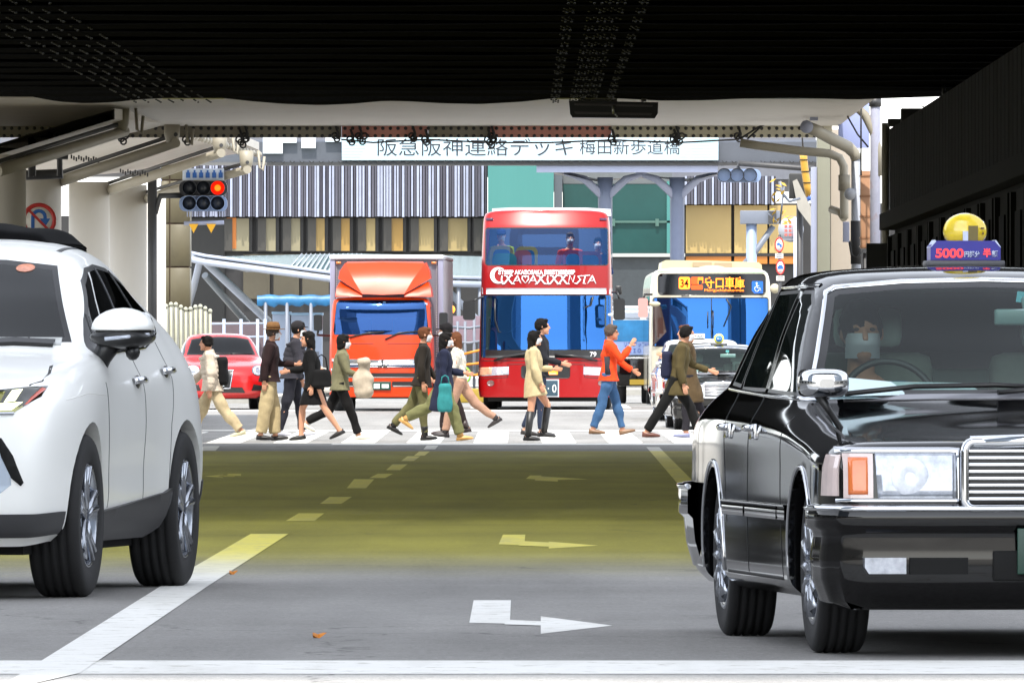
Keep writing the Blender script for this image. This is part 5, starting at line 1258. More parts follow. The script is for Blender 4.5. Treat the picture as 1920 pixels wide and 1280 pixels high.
def taxi(label, loc, rz, paint, group, detail=True):
    t = thing('taxi', label, 'taxi', loc, rz, group)
    yf, yr, r = -1.39, 1.36, .312
    B = Body(taxi_grid(), 8 if detail else 5, 6 if detail else 4)
    B.arch(yf, r, r + .045, .06); B.arch(yr, r - .005, r + .04, .06)
    # bright arch lips
    m = MB()
    for yc in (yf, yr):
        for s in (1, -1):
            P = []
            for k in range(25):
                a = R(-8 + 196 * k / 24); l, n = B.hit('x', yc + (r + .058) * cos(a), r + (r + .058) * sin(a), s)
                if l: P.append(l + Vector((s * .002, 0, 0)))
            if len(P) > 3: m.tube(P, .007, 6)
    m.build('wheel_arch_trim', M_chrome if detail else M_trim, t)
    ws = [(-.70, .945), (-.35, .955), (0, .96), (.35, .955), (.70, .945), (.572, 1.325), (.3, 1.357), (0, 1.365), (-.3, 1.357), (-.572, 1.325)]
    # convex outline of the windscreen
    ws = [(-.70, .94), (.70, .94), (.575, 1.322), (.545, 1.337), (.3, 1.358), (0, 1.365), (-.3, 1.358), (-.545, 1.337), (-.575, 1.322)]
    (Vf, Ff), (V, Fc) = B.window(ws, 'y', 1, .02); piece('windscreen_trim', (Vf, Ff), M_trim, t); wsn = piece('windscreen', (V, Fc), M_clear, t)
    edge = [(-.698, .985), (-.585, 1.325), (-.548, 1.345), (-.3, 1.366), (0, 1.373), (.3, 1.366), (.548, 1.345), (.585, 1.325), (.698, .985)]
    pieces('windscreen_chrome', [B.strip(edge, 'y', 1, .011, .005)], M_chrome, t)
    front = [(-.60, .935), (.17, .948), (.17, 1.335), (.02, 1.335), (-.10, 1.29)]
    rear = [(.25, .95), (.98, .955), (1.02, 1.0), (.90, 1.335), (.25, 1.338)]
    quart = [(1.06, .965), (1.40, .975), (1.14, 1.285), (.985, 1.32)]
    gs = glass('side_glass', (40, 50, 48), .35, tint=(150, 170, 162))
    for s in (1, -1):
        for nm, pl in (('side_window', front), ('side_window', rear), ('quarter_window', quart)):
            (Vf, Ff), (V, Fc) = B.window(pl, 'x', s, .014); g = piece(nm, (V, Fc), gs, t); piece('window_frame', (Vf, Ff), M_trim, g)
        pieces('waist_chrome', [B.strip([(-.66, .925), (.2, .938), (1.46, .962)], 'x', s, .012, .005), B.strip([(.02, 1.352), (.95, 1.352)], 'x', s, .010, .005)], M_chrome if detail else M_trim, t)
        pieces('door_seam', [B.strip([(.21, .935), (.21, .27)], 'x', s, .008), B.strip([(-.78, .86), (-.80, .6), (-.85, .27)], 'x', s, .008), B.strip([(1.04, .95), (.98, .75), (.86, .45)], 'x', s, .008), B.strip([(-.85, .262), (.9, .262)], 'x', s, .012)], M_seam, t)
        pieces('side_moulding', [B.strip([(-1.02, .505), (-.80, .505)], 'x', s, .05, .012), B.strip([(-.78, .505), (.18, .505)], 'x', s, .05, .014), B.strip([(.24, .505), (.92, .505)], 'x', s, .05, .014)], paint, t)
        pieces('moulding_chrome', [B.strip([(-1.02, .533), (.96, .533)], 'x', s, .007, .016)], M_chrome, t)
        for y in (.05, .86):
            l, n = B.hit('x', y, .80, s); h = MB()
            h.box(l.x - .004, l.x + .012, y - .085, y + .075, .77, .83, 0, .005) if s > 0 else h.box(l.x - .012, l.x + .004, y - .085, y + .075, .77, .83, 0, .005)
            h.tube([l + Vector((s * .008, -.08, .012)), l + Vector((s * .03, -.05, .014)), l + Vector((s * .03, .05, .014)), l + Vector((s * .008, .075, .012))], .013, 8); h.build('door_handle', M_chrome, t)
    # bonnet seam and ornament stripe
    pieces('bonnet_seam', [B.strip([(s * .745, .772), (s * .73, .80), (s * .70, .90)], 'y', 1, .008) for s in (1, -1)], M_seam, t)
    # front: lamps, grille
    for s in (1, -1):
        L = piece('headlight', B.patch([(s * a, b) for a, b in ((.375, .572), (.655, .572), (.665, .728), (.375, .728))], 'y', 1, .012, .03, .02), M_lamp, t)
        c, n = B.hit('y', s * .54, .648, 1); MB().lathe([(.02, -.0155), (.045, -.0175), (.068, -.0145)], c, 'y', 24).build('reflector', mat('reflector', (206, 212, 224), .25, metal=.3, var=.25, vs=40, coat=1), L)
        pieces('lamp_frame', [B.strip([(s * .365, .562), (s * .365, .738), (s * .79, .738)], 'y', 1, .016, .016), B.strip([(s * .365, .562), (s * .79, .562)], 'y', 1, .016, .016)], M_chrome, L)
        A = MB(); q = B.patch([(s * a, b) for a, b in ((.672, .572), (.772, .572), (.772, .728), (.672, .728))], 'y', 1, .012, .03, .02); A.add(*q)
        q = B.patch([(-2.07, .58), (-1.93, .58), (-1.95, .725), (-2.06, .725)], 'x', s, .008); A.add(*q)
        A2 = A.build('corner_lamp', mat('lamp_corner', (214, 196, 192), .12, coat=1, var=.12, vs=10), t)
        piece('indicator_bulb', B.patch([(s * a, b) for a, b in ((.69, .585), (.755, .585), (.755, .715), (.69, .715))], 'y', 1, .0145, .02, .002), M_amber, A2)
    gx = .352
    g = MB().box(-gx, gx, -2.185, -2.05, .545, .765, 0, .012); gr = g.build('grille_shell', M_trim, t)
    m = MB(); fr = rrect(-gx, gx, .535, .775, .035, 5); P = [(x, -2.205, z) for x, z in fr]
    m.tube(P + [P[0]], .017, 8, caps=False); m.tube([(-gx + .02, -2.20, .772), (0, -2.215, .782), (gx - .02, -2.20, .772)], [(.02, .024)] * 3, 8)
    m.build('grille_frame', M_chrome, gr)
    m = MB()
    for k in range(8): z = .565 + k * .0245; m.box(-gx + .015, gx - .015, -2.205, -2.185, z, z + .0115, 0, .002)
    m.build('grille_bar', M_chrome, gr)
    MB().prism([(-.03, .785), (.03, .785), (.012, .84), (-.012, .84)], 'y', -2.16, -2.15).build('bonnet_ornament', M_chrome, t)
    # bumpers follow the plan of the body
    def bumper(front):
        s = -1 if front else 1; y0 = 2.20 if front else 2.52
        plan = [(-.86, y0 - .62), (-.862, y0 - .34), (-.845, y0 - .16), (-.78, y0 - .06), (-.45, y0 - .012), (0, y0), (.45, y0 - .012), (.78, y0 - .06), (.845, y0 - .16), (.862, y0 - .34), (.86, y0 - .62)]
        if front: plan = [(-.855, y0 - .42)] + plan[1:-1] + [(.855, y0 - .42)]
        pts = []
        for i in range(len(plan) - 1):
            for k in range(4): pts.append(Vector(plan[i]).lerp(Vector(plan[i + 1]), k / 4))
        pts.append(Vector(plan[-1]))
        sec = [(-.10, .555), (.0, .55), (.022, .535), (.022, .47), (.0, .455), (-.005, .43), (.004, .36), (-.002, .28), (-.03, .2), (-.12, .17)] if front else [(-.10, .60), (.0, .59), (.02, .57), (.02, .47), (0, .45), (-.01, .36), (-.04, .26), (-.12, .24)]
        G = []
        for i, p in enumerate(pts):
            tg = (pts[min(i + 1, len(pts) - 1)] - pts[max(0, i - 1)]).normalized(); n = Vector((-tg.y, tg.x))
            G.append([(p.x + n.x * d, s * (p.y + n.y * d), z) for d, z in sec])
        b = MB().grid(G, 0, True, not front).build('front_bumper' if front else 'rear_bumper', paint, t)
        m = MB()
        for d, z, rr in ((.020, .535 if front else .575, .011),):
            m.tube([(p.x + (pts[min(i + 1, len(pts) - 1)] - pts[max(0, i - 1)]).normalized().y * -d * -1 * 0 + p.x * 0, s * (p.y + d), z) if abs(p.x) < .8 else (p.x * (1 + d), s * p.y, z) for i, p in enumerate(pts)], rr, 8)
        m.build('bumper_chrome', M_chrome, b)
        return b
    fb = bumper(True); bumper(False)
    for s in (1, -1):
        o = MB().prism([(s * .565, .302), (s * .70, .302), (s * .715, .325), (s * .715, .36), (s * .565, .36)], 'y', -2.215, -2.13).build('fog_lamp', M_lamp, fb)
        MB().prism([(s * .34, .30), (s * .55, .30), (s * .55, .36), (s * .34, .36)], 'y', -2.208, -2.15).build('vent', M_well, fb)
    MB().box(-.25, .25, -2.212, -2.15, .275, .385, 0, .01).build('centre_vent', M_well, fb)
    pl = MB().box(-.165, .165, -2.232, -2.222, .30, .465, 0, .004).build('number_plate', mat('plate_green', (20, 58, 46), .4), fb)
    MB().box(-.13, .13, -2.2335, -2.2322, .33, .40).box(-.10, .10, -2.2335, -2.2322, .425, .45).build('plate_print', mat('plate_ink', (226, 230, 226), .5), pl)
    # mirrors
    for s in (1, -1):
        c = Vector((s * .765, -1.45, .985))
        o = MB().loft([[(c.x + .092 * k * (abs(cos(a)) ** .6) * (1 if cos(a) > 0 else -1), c.y + yy, c.z + .053 * k * (abs(sin(a)) ** .6) * (1 if sin(a) > 0 else -1)) for a in np.linspace(0, 2 * pi, 24, endpoint=False)] for k, yy in ((.3, -.085), (.7, -.08), (.92, -.05), (1, 0), (1.0, .05))]).build('door_mirror', M_chrome, t, fix=True)
        MB().tube([(c.x + s * .02, c.y, c.z - .04), (c.x - s * .02, c.y + .01, c.z - .10), (c.x - s * .06, c.y + .02, c.z - .16), (c.x - s * .075, c.y + .03, .79)], [.02, .012, .012, .02], 10).build('mirror_foot', M_trim, o)
        MB().prism(rrect(c.x - .088, c.x + .088, c.z - .05, c.z + .05, .02, 3), 'y', c.y + .052, c.y + .058).build('mirror_glass', M_dark, o)
    # wipers and cowl
    m = MB(); m.tube([(-.62, -.93, .945), (-.35, -.86, .972), (-.05, -.86, .978), (.20, -.90, .965)], .011, 6).tube([(-.05, -.93, .95), (.2, -.88, .97), (.55, -.84, .965)], .011, 6).build('wiper', M_trim, t)
    m = MB(); m.add(*B.strip([(-.60, .925), (-.3, .932), (0, .935), (.3, .932), (.60, .925)], 'y', 1, .018, .004)); m.build('cowl_chrome', mat('cowl_grey', (150, 150, 156), .3, metal=.4), t)
    B.build('body', paint, t); wells(t, yf, yr, r, .82, .68)
    for x, s in ((.715, 1), (-.715, -1)):
        for y in (yf, yr): wheel(t, x, y, r, .185, .205, 'cap', s)
    # inside
    seat = mat('seat_grey', (120, 128, 118), .8, var=.1, vs=20); cover = mat('seat_cover', (176, 194, 184), .8, var=.06)
    def put(b, nm, m_, par=t): return b.build(nm, m_, par)
    put(MB().box(-.68, .68, -.74, -.42, .70, .905, 0, .04), 'dashboard', mat('dash', (70, 78, 74), .6, var=.1))
    put(MB().box(-.68, .68, -.4, 1.5, .36, .42), 'cabin_floor', M_trim)
    for x in (-.36, .36):
        s_ = put(MB().box(x - .25, x + .25, -.10, .42, .50, .64, 0, .05), 'front_seat', seat)
        put(MB().box(x - .25, x + .25, .34, .50, .6, 1.10, 0, .06), 'seat_back', seat, s_); put(MB().box(x - .13, x + .13, .36, .46, 1.12, 1.27, 0, .04), 'headrest', cover, s_)
    s_ = put(MB().box(-.62, .62, .85, 1.35, .45, .62, 0, .06), 'rear_seat', seat); put(MB().box(-.62, .62, 1.25, 1.42, .58, 1.04, 0, .06), 'seat_back', cover, s_)
    put(MB().box(-.60, .60, .55, 1.1, 1.335, 1.345, 0), 'headlining', seat)
    put(MB().box(.06, .32, -.66, -.58, 1.235, 1.30, 0, .025).cyl((.17, -.56, 1.28), (.17, -.42, 1.335), .012, 8), 'rear_view_mirror', mat('mirror_teal', (120, 150, 150), .3)) if False else put(MB().box(.02, .28, -.36, -.33, 1.20, 1.262, 0, .012).cyl((.14, -.34, 1.25), (.15, -.20, 1.315), .01, 8), 'rear_view_mirror', mat('mirror_teal', (126, 152, 150), .3))
    put(MB().prism([(.118, 1.29), (.172, 1.283), (.178, 1.325), (.124, 1.33)], 'y', -.235, -.232), 'inspection_sticker', mat('sticker_cyan', (120, 214, 226), .4))
    put(MB().lathe([(.175, -.012), (.19, 0), (.175, .012), (.163, 0)], (0, 0, 0), 'y', 36, closed=True, T=Matrix.Translation((-.38, -.36, .905)) @ Matrix.Rotation(R(-24), 4, 'X')).sphere((-.38, -.36, .905), (.06, .02, .05), 0, 12).cyl((-.38, -.36, .905), (-.36, -.5, .88), .03, 10).box(-.55, -.21, -.362, -.35, .89, .915), 'steering_wheel', mat('wheel_grey', (34, 38, 38), .5))
    if detail:
        put(MB().grid([[(-.66, -.78, .935), (-.40, -.80, .94), (-.08, -.78, .945)], [(-.655, -.66, 1.012), (-.42, -.70, .99), (-.13, -.68, .985)], [(-.60, -.60, 1.0), (-.42, -.62, .985), (-.16, -.60, .975)]], 0, True, True).grid([[(-.66, -.78, .925), (-.40, -.80, .93), (-.08, -.78, .935)], [(-.60, -.60, .97), (-.42, -.62, .97), (-.16, -.60, .96)]], 0, True), 'paper_tray', mat('paper', (206, 226, 230), .6, var=.05))
        put(MB().box(.26, .62, .22, .27, .99, 1.14, 0, .01), 'card_holder', cover)
        put(MB().box(.30, .60, .08, .13, .80, 1.10, 0, .02), 'partition_screen', seat)
    return t
tx = taxi('glossy black taxi nearest the camera with a blue fare board on its roof', (1.757, 43.08, 0), R(5.7), M_blackp, 'sedan taxis on the street')

def taxi_roof_lamps():
    # blue fare board with a round yellow lamp on the near taxi
    o = MB(); w_ = .29; root = thing('fare_board', 'blue roof board reading 5000 with a round yellow disc on the near black taxi', 'roof sign', tx.matrix_world @ Vector((0, 0, 0)), 0)
    Mx = Matrix.Translation(tx.location) @ Matrix.Rotation(R(5.7), 4, 'Z'); root.location = Mx @ Vector((.012, .42, 1.428)); root.rotation_euler = (0, 0, R(5.7)); root.scale = (1, 1, .82)
    blue = mat('board_blue', (36, 34, 150), .35, var=.05)
    MB().prism([(-.135, .03), (.135, .03), (.135, .095), (.115, .12), (-.115, .12), (-.135, .095)], 'y', -.05, .05).build('board', blue, root)
    MB().box(-.15, .15, -.07, .07, .0, .028, 0, .008).build('foot', mat('foot_grey', (86, 86, 90), .5), root)
    pale = mat('board_pale', (206, 216, 240), .4)
    MB().prism([(-.137, .088), (-.13, .094), (-.113, .117), (-.117, .124)], 'y', -.052, .05).prism([(.137, .088), (.13, .094), (.113, .117), (.117, .124)], 'y', -.052, .05).build('board_edge', pale, root)
    dr = mat('digit_red', (236, 60, 70), .4, emit=(240, 60, 70), es=.25)
    text('digits', '5000', .06, dr, root, (-.062, -.053, .062), width=.108, height=.044, bold=.002)
    text('lettering', '円超分', .04, pale, root, (.025, -.053, .058), width=.06, height=.028, bold=.001); text('lettering', '半', .05, dr, root, (.082, -.053, .064), width=.03, height=.042, bold=.002); text('lettering', '額', .04, pale, root, (.112, -.053, .06), width=.024, height=.03, bold=.001)
    d = MB().lathe([(0, -.03), (.075, -.025), (.085, 0), (.075, .025), (0, .03)], (.005, 0, .165), 'y', 32).build('lamp_disc', mat('disc_yellow', (236, 206, 50), .18, coat=1, var=.25, vs=14), root, fix=True)
    MB().box(-.008, .012, -.036, -.03, .10, .165).build('white_mark', pale, d); MB().box(.014, .05, -.034, -.0285, .12, .19).build('brown_mark', mat('mark_brown', (110, 96, 40), .4), d)
    MB().prism([(.066, .15), (.074, .15), (.07, .165)], 'y', -.033, -.026).box(.062, .074, -.033, -.026, .175, .182).build('dark_mark', mat('mark_dark', (90, 60, 20), .5), d)
taxi_roof_lamps()

# two more taxis behind the crossing
t2 = taxi('black taxi with chrome grille behind the olive-coated walker at the right', (PX(1335, 190) + .12, 191.2, gz(190)), R(2.0), M_blackp, 'sedan taxis on the street', True)
t3 = copy_tree(t2); t3.location = (PX(1318, 200), 201.5, gz(201)); t3.rotation_euler = (0, 0, R(1))
t3['label'] = 'white taxi with blue TAXI roof lamp before the city bus'
M_cream = mat('paint_cream', (226, 222, 212), .22, coat=1)
for ch in t3.children:
    if ch.name.split('.')[0] in ('body', 'front_bumper', 'rear_bumper', 'side_moulding'):
        ch.data = ch.data.copy(); ch.data.materials[0] = M_cream
def lamp2():
    t = thing('roof_lamp', 'round yellow and blue roof lamp on the black taxi behind the walkers', 'roof sign', Matrix.Translation(t2.location) @ Vector((.02, .15, 1.41)))
    MB().lathe([(0, -.03), (.06, -.03), (.085, -.01), (.085, .03), (0, .04)], (0, 0, .11), 'y', 28).build('ring', mat('ring_yellow', (220, 214, 90), .35), t, fix=True)
    MB().lathe([(0, -.04), (.05, -.038), (.058, -.028)], (0, 0, .11), 'y', 24).build('blue_centre', mat('lamp_blue', (36, 110, 190), .3), t); MB().box(-.14, .14, -.06, .06, .0, .028, 0, .01).build('foot', M_trim, t)
    text('lettering', '個人', .04, mat('plate_ink', (226, 230, 226)), t, (0, -.042, .11), width=.07, height=.03)
    t = thing('roof_lamp', 'blue and white roof lamp lettered TAXI on the white taxi', 'roof sign', Matrix.Translation(t3.location) @ Vector((-.13, .15, 1.41)))
    MB().box(-.19, .19, -.06, .06, .0, .025, 0, .01).build('foot', M_trim, t); b = MB().box(-.02, .19, -.03, .03, .025, .115, 0, .012).build('white_box', M_wht, t)
    c = MB().lathe([(0, -.04), (.06, -.036), (.075, -.02), (.075, .02), (0, .03)], (-.10, 0, .11), 'y', 28).build('blue_disc', mat('lamp_blue', (36, 110, 190)), t, fix=True)
    text('lettering', 'TAXI', .06, mat('sign_ink', (34, 38, 46)), t, (.088, -.0325, .07), width=.15, height=.05); text('lettering', '※', .05, M_wht, t, (-.10, -.043, .11), width=.07)
lamp2()

# ------------------------------------------------------------------ small red hatchback
def red_car():
    t = thing('hatchback', 'small red hatchback with round headlights behind the man in the puffer jacket', 'car', (PX(413, 215) - .05, 216.6, gz(215)), R(5.0))
    yf, yr, r = -1.25, 1.26, .31
    G = [
     [(0, -1.93, .22), (0, -1.98, .28), (0, -2.0, .38), (0, -2.0, .52), (0, -1.98, .64), (0, -1.93, .73), (0, -1.84, .80), (0, -1.7, .84), (0, -1.55, .87), (0, -1.4, .895), (0, -1.28, .91)],
     [(.42, -1.88, .22), (.44, -1.93, .28), (.45, -1.95, .38), (.45, -1.95, .52), (.45, -1.93, .64), (.44, -1.87, .73), (.42, -1.77, .81), (.33, -1.6, .855), (.22, -1.45, .885), (.11, -1.32, .905), (0, -1.18, .922)],
     [(.68, -1.70, .22), (.73, -1.74, .28), (.75, -1.75, .38), (.755, -1.75, .52), (.75, -1.72, .64), (.735, -1.65, .75), (.69, -1.55, .835), (.53, -1.42, .885), (.36, -1.3, .91), (.18, -1.18, .93), (0, -1.06, .942)],
     [(.78, -1.25, .22), (.84, -1.25, .28), (.858, -1.25, .38), (.86, -1.25, .52), (.858, -1.25, .66), (.84, -1.22, .80), (.765, -1.15, .89), (.6, -1.05, .93), (.4, -.98, .952), (.2, -.92, .965), (0, -.88, .972)],
     [(.78, -.6, .20), (.835, -.6, .26), (.852, -.6, .36), (.855, -.6, .52), (.852, -.6, .68), (.84, -.58, .83), (.77, -.55, .945), (.68, -.5, .985), (.52, -.55, 1.005), (.26, -.62, 1.02), (0, -.66, 1.025)],
     [(.78, .05, .20), (.835, .05, .26), (.852, .05, .36), (.855, .05, .52), (.852, .05, .70), (.838, .05, .86), (.775, .05, .98), (.68, .08, 1.22), (.55, .1, 1.37), (.28, .06, 1.415), (0, .04, 1.42)],
     [(.78, .6, .20), (.835, .6, .26), (.852, .6, .36), (.855, .6, .52), (.852, .6, .70), (.838, .6, .88), (.77, .6, 1.0), (.66, .6, 1.25), (.53, .6, 1.395), (.28, .6, 1.44), (0, .6, 1.446)],
     [(.79, 1.26, .22), (.845, 1.26, .28), (.86, 1.26, .38), (.865, 1.26, .54), (.858, 1.26, .72), (.82, 1.28, .92), (.73, 1.32, 1.05), (.6, 1.38, 1.22), (.47, 1.42, 1.32), (.25, 1.45, 1.37), (0, 1.46, 1.375)],
     [(.66, 1.8, .26), (.71, 1.84, .32), (.73, 1.86, .42), (.735, 1.86, .56), (.73, 1.85, .72), (.69, 1.82, .90), (.6, 1.78, 1.02), (.5, 1.74, 1.12), (.38, 1.72, 1.2), (.2, 1.7, 1.25), (0, 1.7, 1.26)],
     [(0, 1.94, .26), (0, 1.99, .32), (0, 2.0, .42), (0, 2.0, .56), (0, 1.99, .72), (0, 1.95, .85), (0, 1.9, .95), (0, 1.87, 1.02), (0, 1.84, 1.08), (0, 1.81, 1.13), (0, 1.79, 1.16)],
    ]
    B = Body(G, 7, 5); B.arch(yf, r, r + .04, .05, 28); B.arch(yr, r, r + .04, .05, 28)
    ws = [(-.66, 1.03), (.66, 1.03), (.54, 1.335), (.3, 1.375), (0, 1.385), (-.3, 1.375), (-.54, 1.335)]
    (Vf, Ff), (V, Fc) = B.window(ws, 'y', 1, .02); piece('windscreen_trim', (Vf, Ff), M_trim, t); piece('windscreen', (V, Fc), M_dark, t)
    MB().box(-.02, .28, -.20, -.16, 1.05, 1.36, 0, .02).build('sunshade', M_wht, t) if False else None
    for s in (1, -1):
        (Vf, Ff), (V, Fc) = B.window([(-.38, 1.0), (.9, 1.03), (1.2, 1.10), (.9, 1.32), (.1, 1.32)], 'x', s, .014); g = piece('side_window', (V, Fc), M_dark, t); piece('window_frame', (Vf, Ff), M_trim, g)
        l, n = B.hit('y', s * .60, .735, 1)
        L = piece('headlight', B.patch(circ(s * .605, .735, .105, .085, 24), 'y', 1, .012, .03, .015), M_lamp, t); piece('lamp_rim', B.patch(circ(s * .605, .735, .118, .097, 24), 'y', 1, .006, .03, .01), M_chrome, L)
        piece('lamp_bulb', B.patch(circ(s * .605, .735, .045, n=16), 'y', 1, .018, .03, .002), M_chrome, L)
        piece('fog_grille', B.patch([(s * .48, .36), (s * .70, .36), (s * .70, .45), (s * .52, .48)], 'y', 1, .006), M_trim, t)
        o = MB().sphere((s * .92, -.36, 1.02), (.11, .09, .075), 0, 14).tube([(s * .86, -.34, .98), (s * .80, -.32, .97)], .03, 8).build('door_mirror', M_redp, t); MB().lathe([(0, 0), (.085, 0)], (s * .92, -.29, 1.02), 'y', 18).build('mirror_glass', M_dark, o)
        piece('door_seam', B.strip([(-.5, .95), (-.52, .3)], 'x', s, .008), M_seam, t)
    piece('grille', B.patch([(-.07, .40), (.07, .40), (.13, .74), (-.13, .74)], 'y', 1, .006), M_trim, t); pieces('grille_frame', [B.strip([(-.07, .40), (-.13, .74), (.13, .74), (.07, .40), (-.07, .40)], 'y', 1, .016, .012)], M_chrome, t)
    piece('lower_intake', B.patch([(-.36, .32), (.36, .32), (.30, .42), (-.30, .42)], 'y', 1, .006), M_trim, t)
    p = MB().box(-.36, -.04, -2.05, -2.035, .44, .60, 0, .004).build('number_plate', M_wht, t); MB().box(-.30, -.10, -2.052, -2.0505, .47, .54).build('plate_print', mat('plate_green', (20, 58, 46)), p)
    m = MB().tube([(-.45, -.70, 1.045), (-.1, -.66, 1.07), (.2, -.70, 1.05)], .012, 6).tube([(.05, -.72, 1.05), (.3, -.66, 1.06), (.58, -.62, 1.05)], .012, 6); m.build('wiper', M_trim, t)
    B.build('body', M_redp, t); wells(t, yf, yr, r, .83, .7)
    for x, s in ((.745, 1), (-.745, -1)):
        for y in (yf, yr): wheel(t, x, y, r, .2, .205, 'alloy', s)
red_car()
# ------------------------------------------------------------------ large vehicles
M_busred = mat('bus_red', (138, 8, 12), .32, coat=.2, spec=.3, var=.03, vs=2)
M_orange = mat('truck_orange', (196, 52, 4), .36, coat=.15, spec=.3, var=.03, vs=2)
M_buscream = mat('bus_cream', (176, 170, 150), .3, coat=.5, var=.03, vs=2)
M_bglass = glass('bus_glass_blue', (20, 70, 130), .14, tint=(120, 170, 220), ior=3.4, gcol=(84, 150, 236))  # blue of the reflected sky is put into these glass colours
M_bglass2 = glass('bus_glass_upper', (24, 84, 160), .05, tint=(205, 222, 244), ior=1.7, gcol=(110, 170, 245))
def box_body(w_, L, rows, front, corner=.25, roof=None, nu=4, nv=3, bulge=1.0):
    """bus-like shell: rows of (z, width factor), front(z) = setback of the front face"""
    c = corner; G = []
    e = .05 * bulge
    plan = [(0, 0), (.3, .005 * bulge), (.55, .018 * bulge), (1 - c * .95 / w_, e), (1 - c * .35 / w_, e + c * .25), (1 - .02 / w_, e + c * .75), (1, e + c * 1.5), (1, L * .25), (1, L * .5), (1, L * .75), (1, L - .3), (1 - .08 / w_, L - .06), (.6, L), (0, L)]
    for fx, y in plan:
        G.append([(w_ * fx * k, y + front(z) * max(0, 1 - y / (L * .3)), z) for z, k in rows])
    return Body(G, nu, nv)
def simple_wheel(t, x, y, r, wd, s):
    w_ = bpy.data.objects.new('wheel', None); COL.objects.link(w_); w_.parent = t; w_.location = (x, y, r)
    MB().lathe([(.0, s * wd * .2), (r * .55, s * wd * .2), (r * .58, s * wd * .42), (r * .9, s * wd / 2), (r, s * wd * .38), (r, -s * wd * .38), (r * .9, -s * wd / 2), (0, -s * wd * .4)], (0, 0, 0), 'x', 32).build('tyre', M_tyre, w_, fix=True)
    MB().lathe([(0, s * wd * .3), (r * .2, s * wd * .3), (r * .5, s * wd * .22), (r * .56, s * wd * .38)], (0, 0, 0), 'x', 24).build('rim', M_alloy, w_)
def coach_mirror(t, x, z, y, w_, h, arm, mm):
    o = MB().prism(rrect(x - w_ / 2, x + w_ / 2, z - h / 2, z + h / 2, min(w_, h) * .22, 4), 'y', y, y + .12, 0).build('door_mirror', mm, t)
    MB().tube(arm, .022, 8).build('mirror_arm', M_trim, o)
    MB().prism(rrect(x - w_ * .4, x + w_ * .4, z - h * .42, z + h * .42, .03, 3), 'y', y + .121, y + .125).build('mirror_glass', M_chrome, o)
    return o

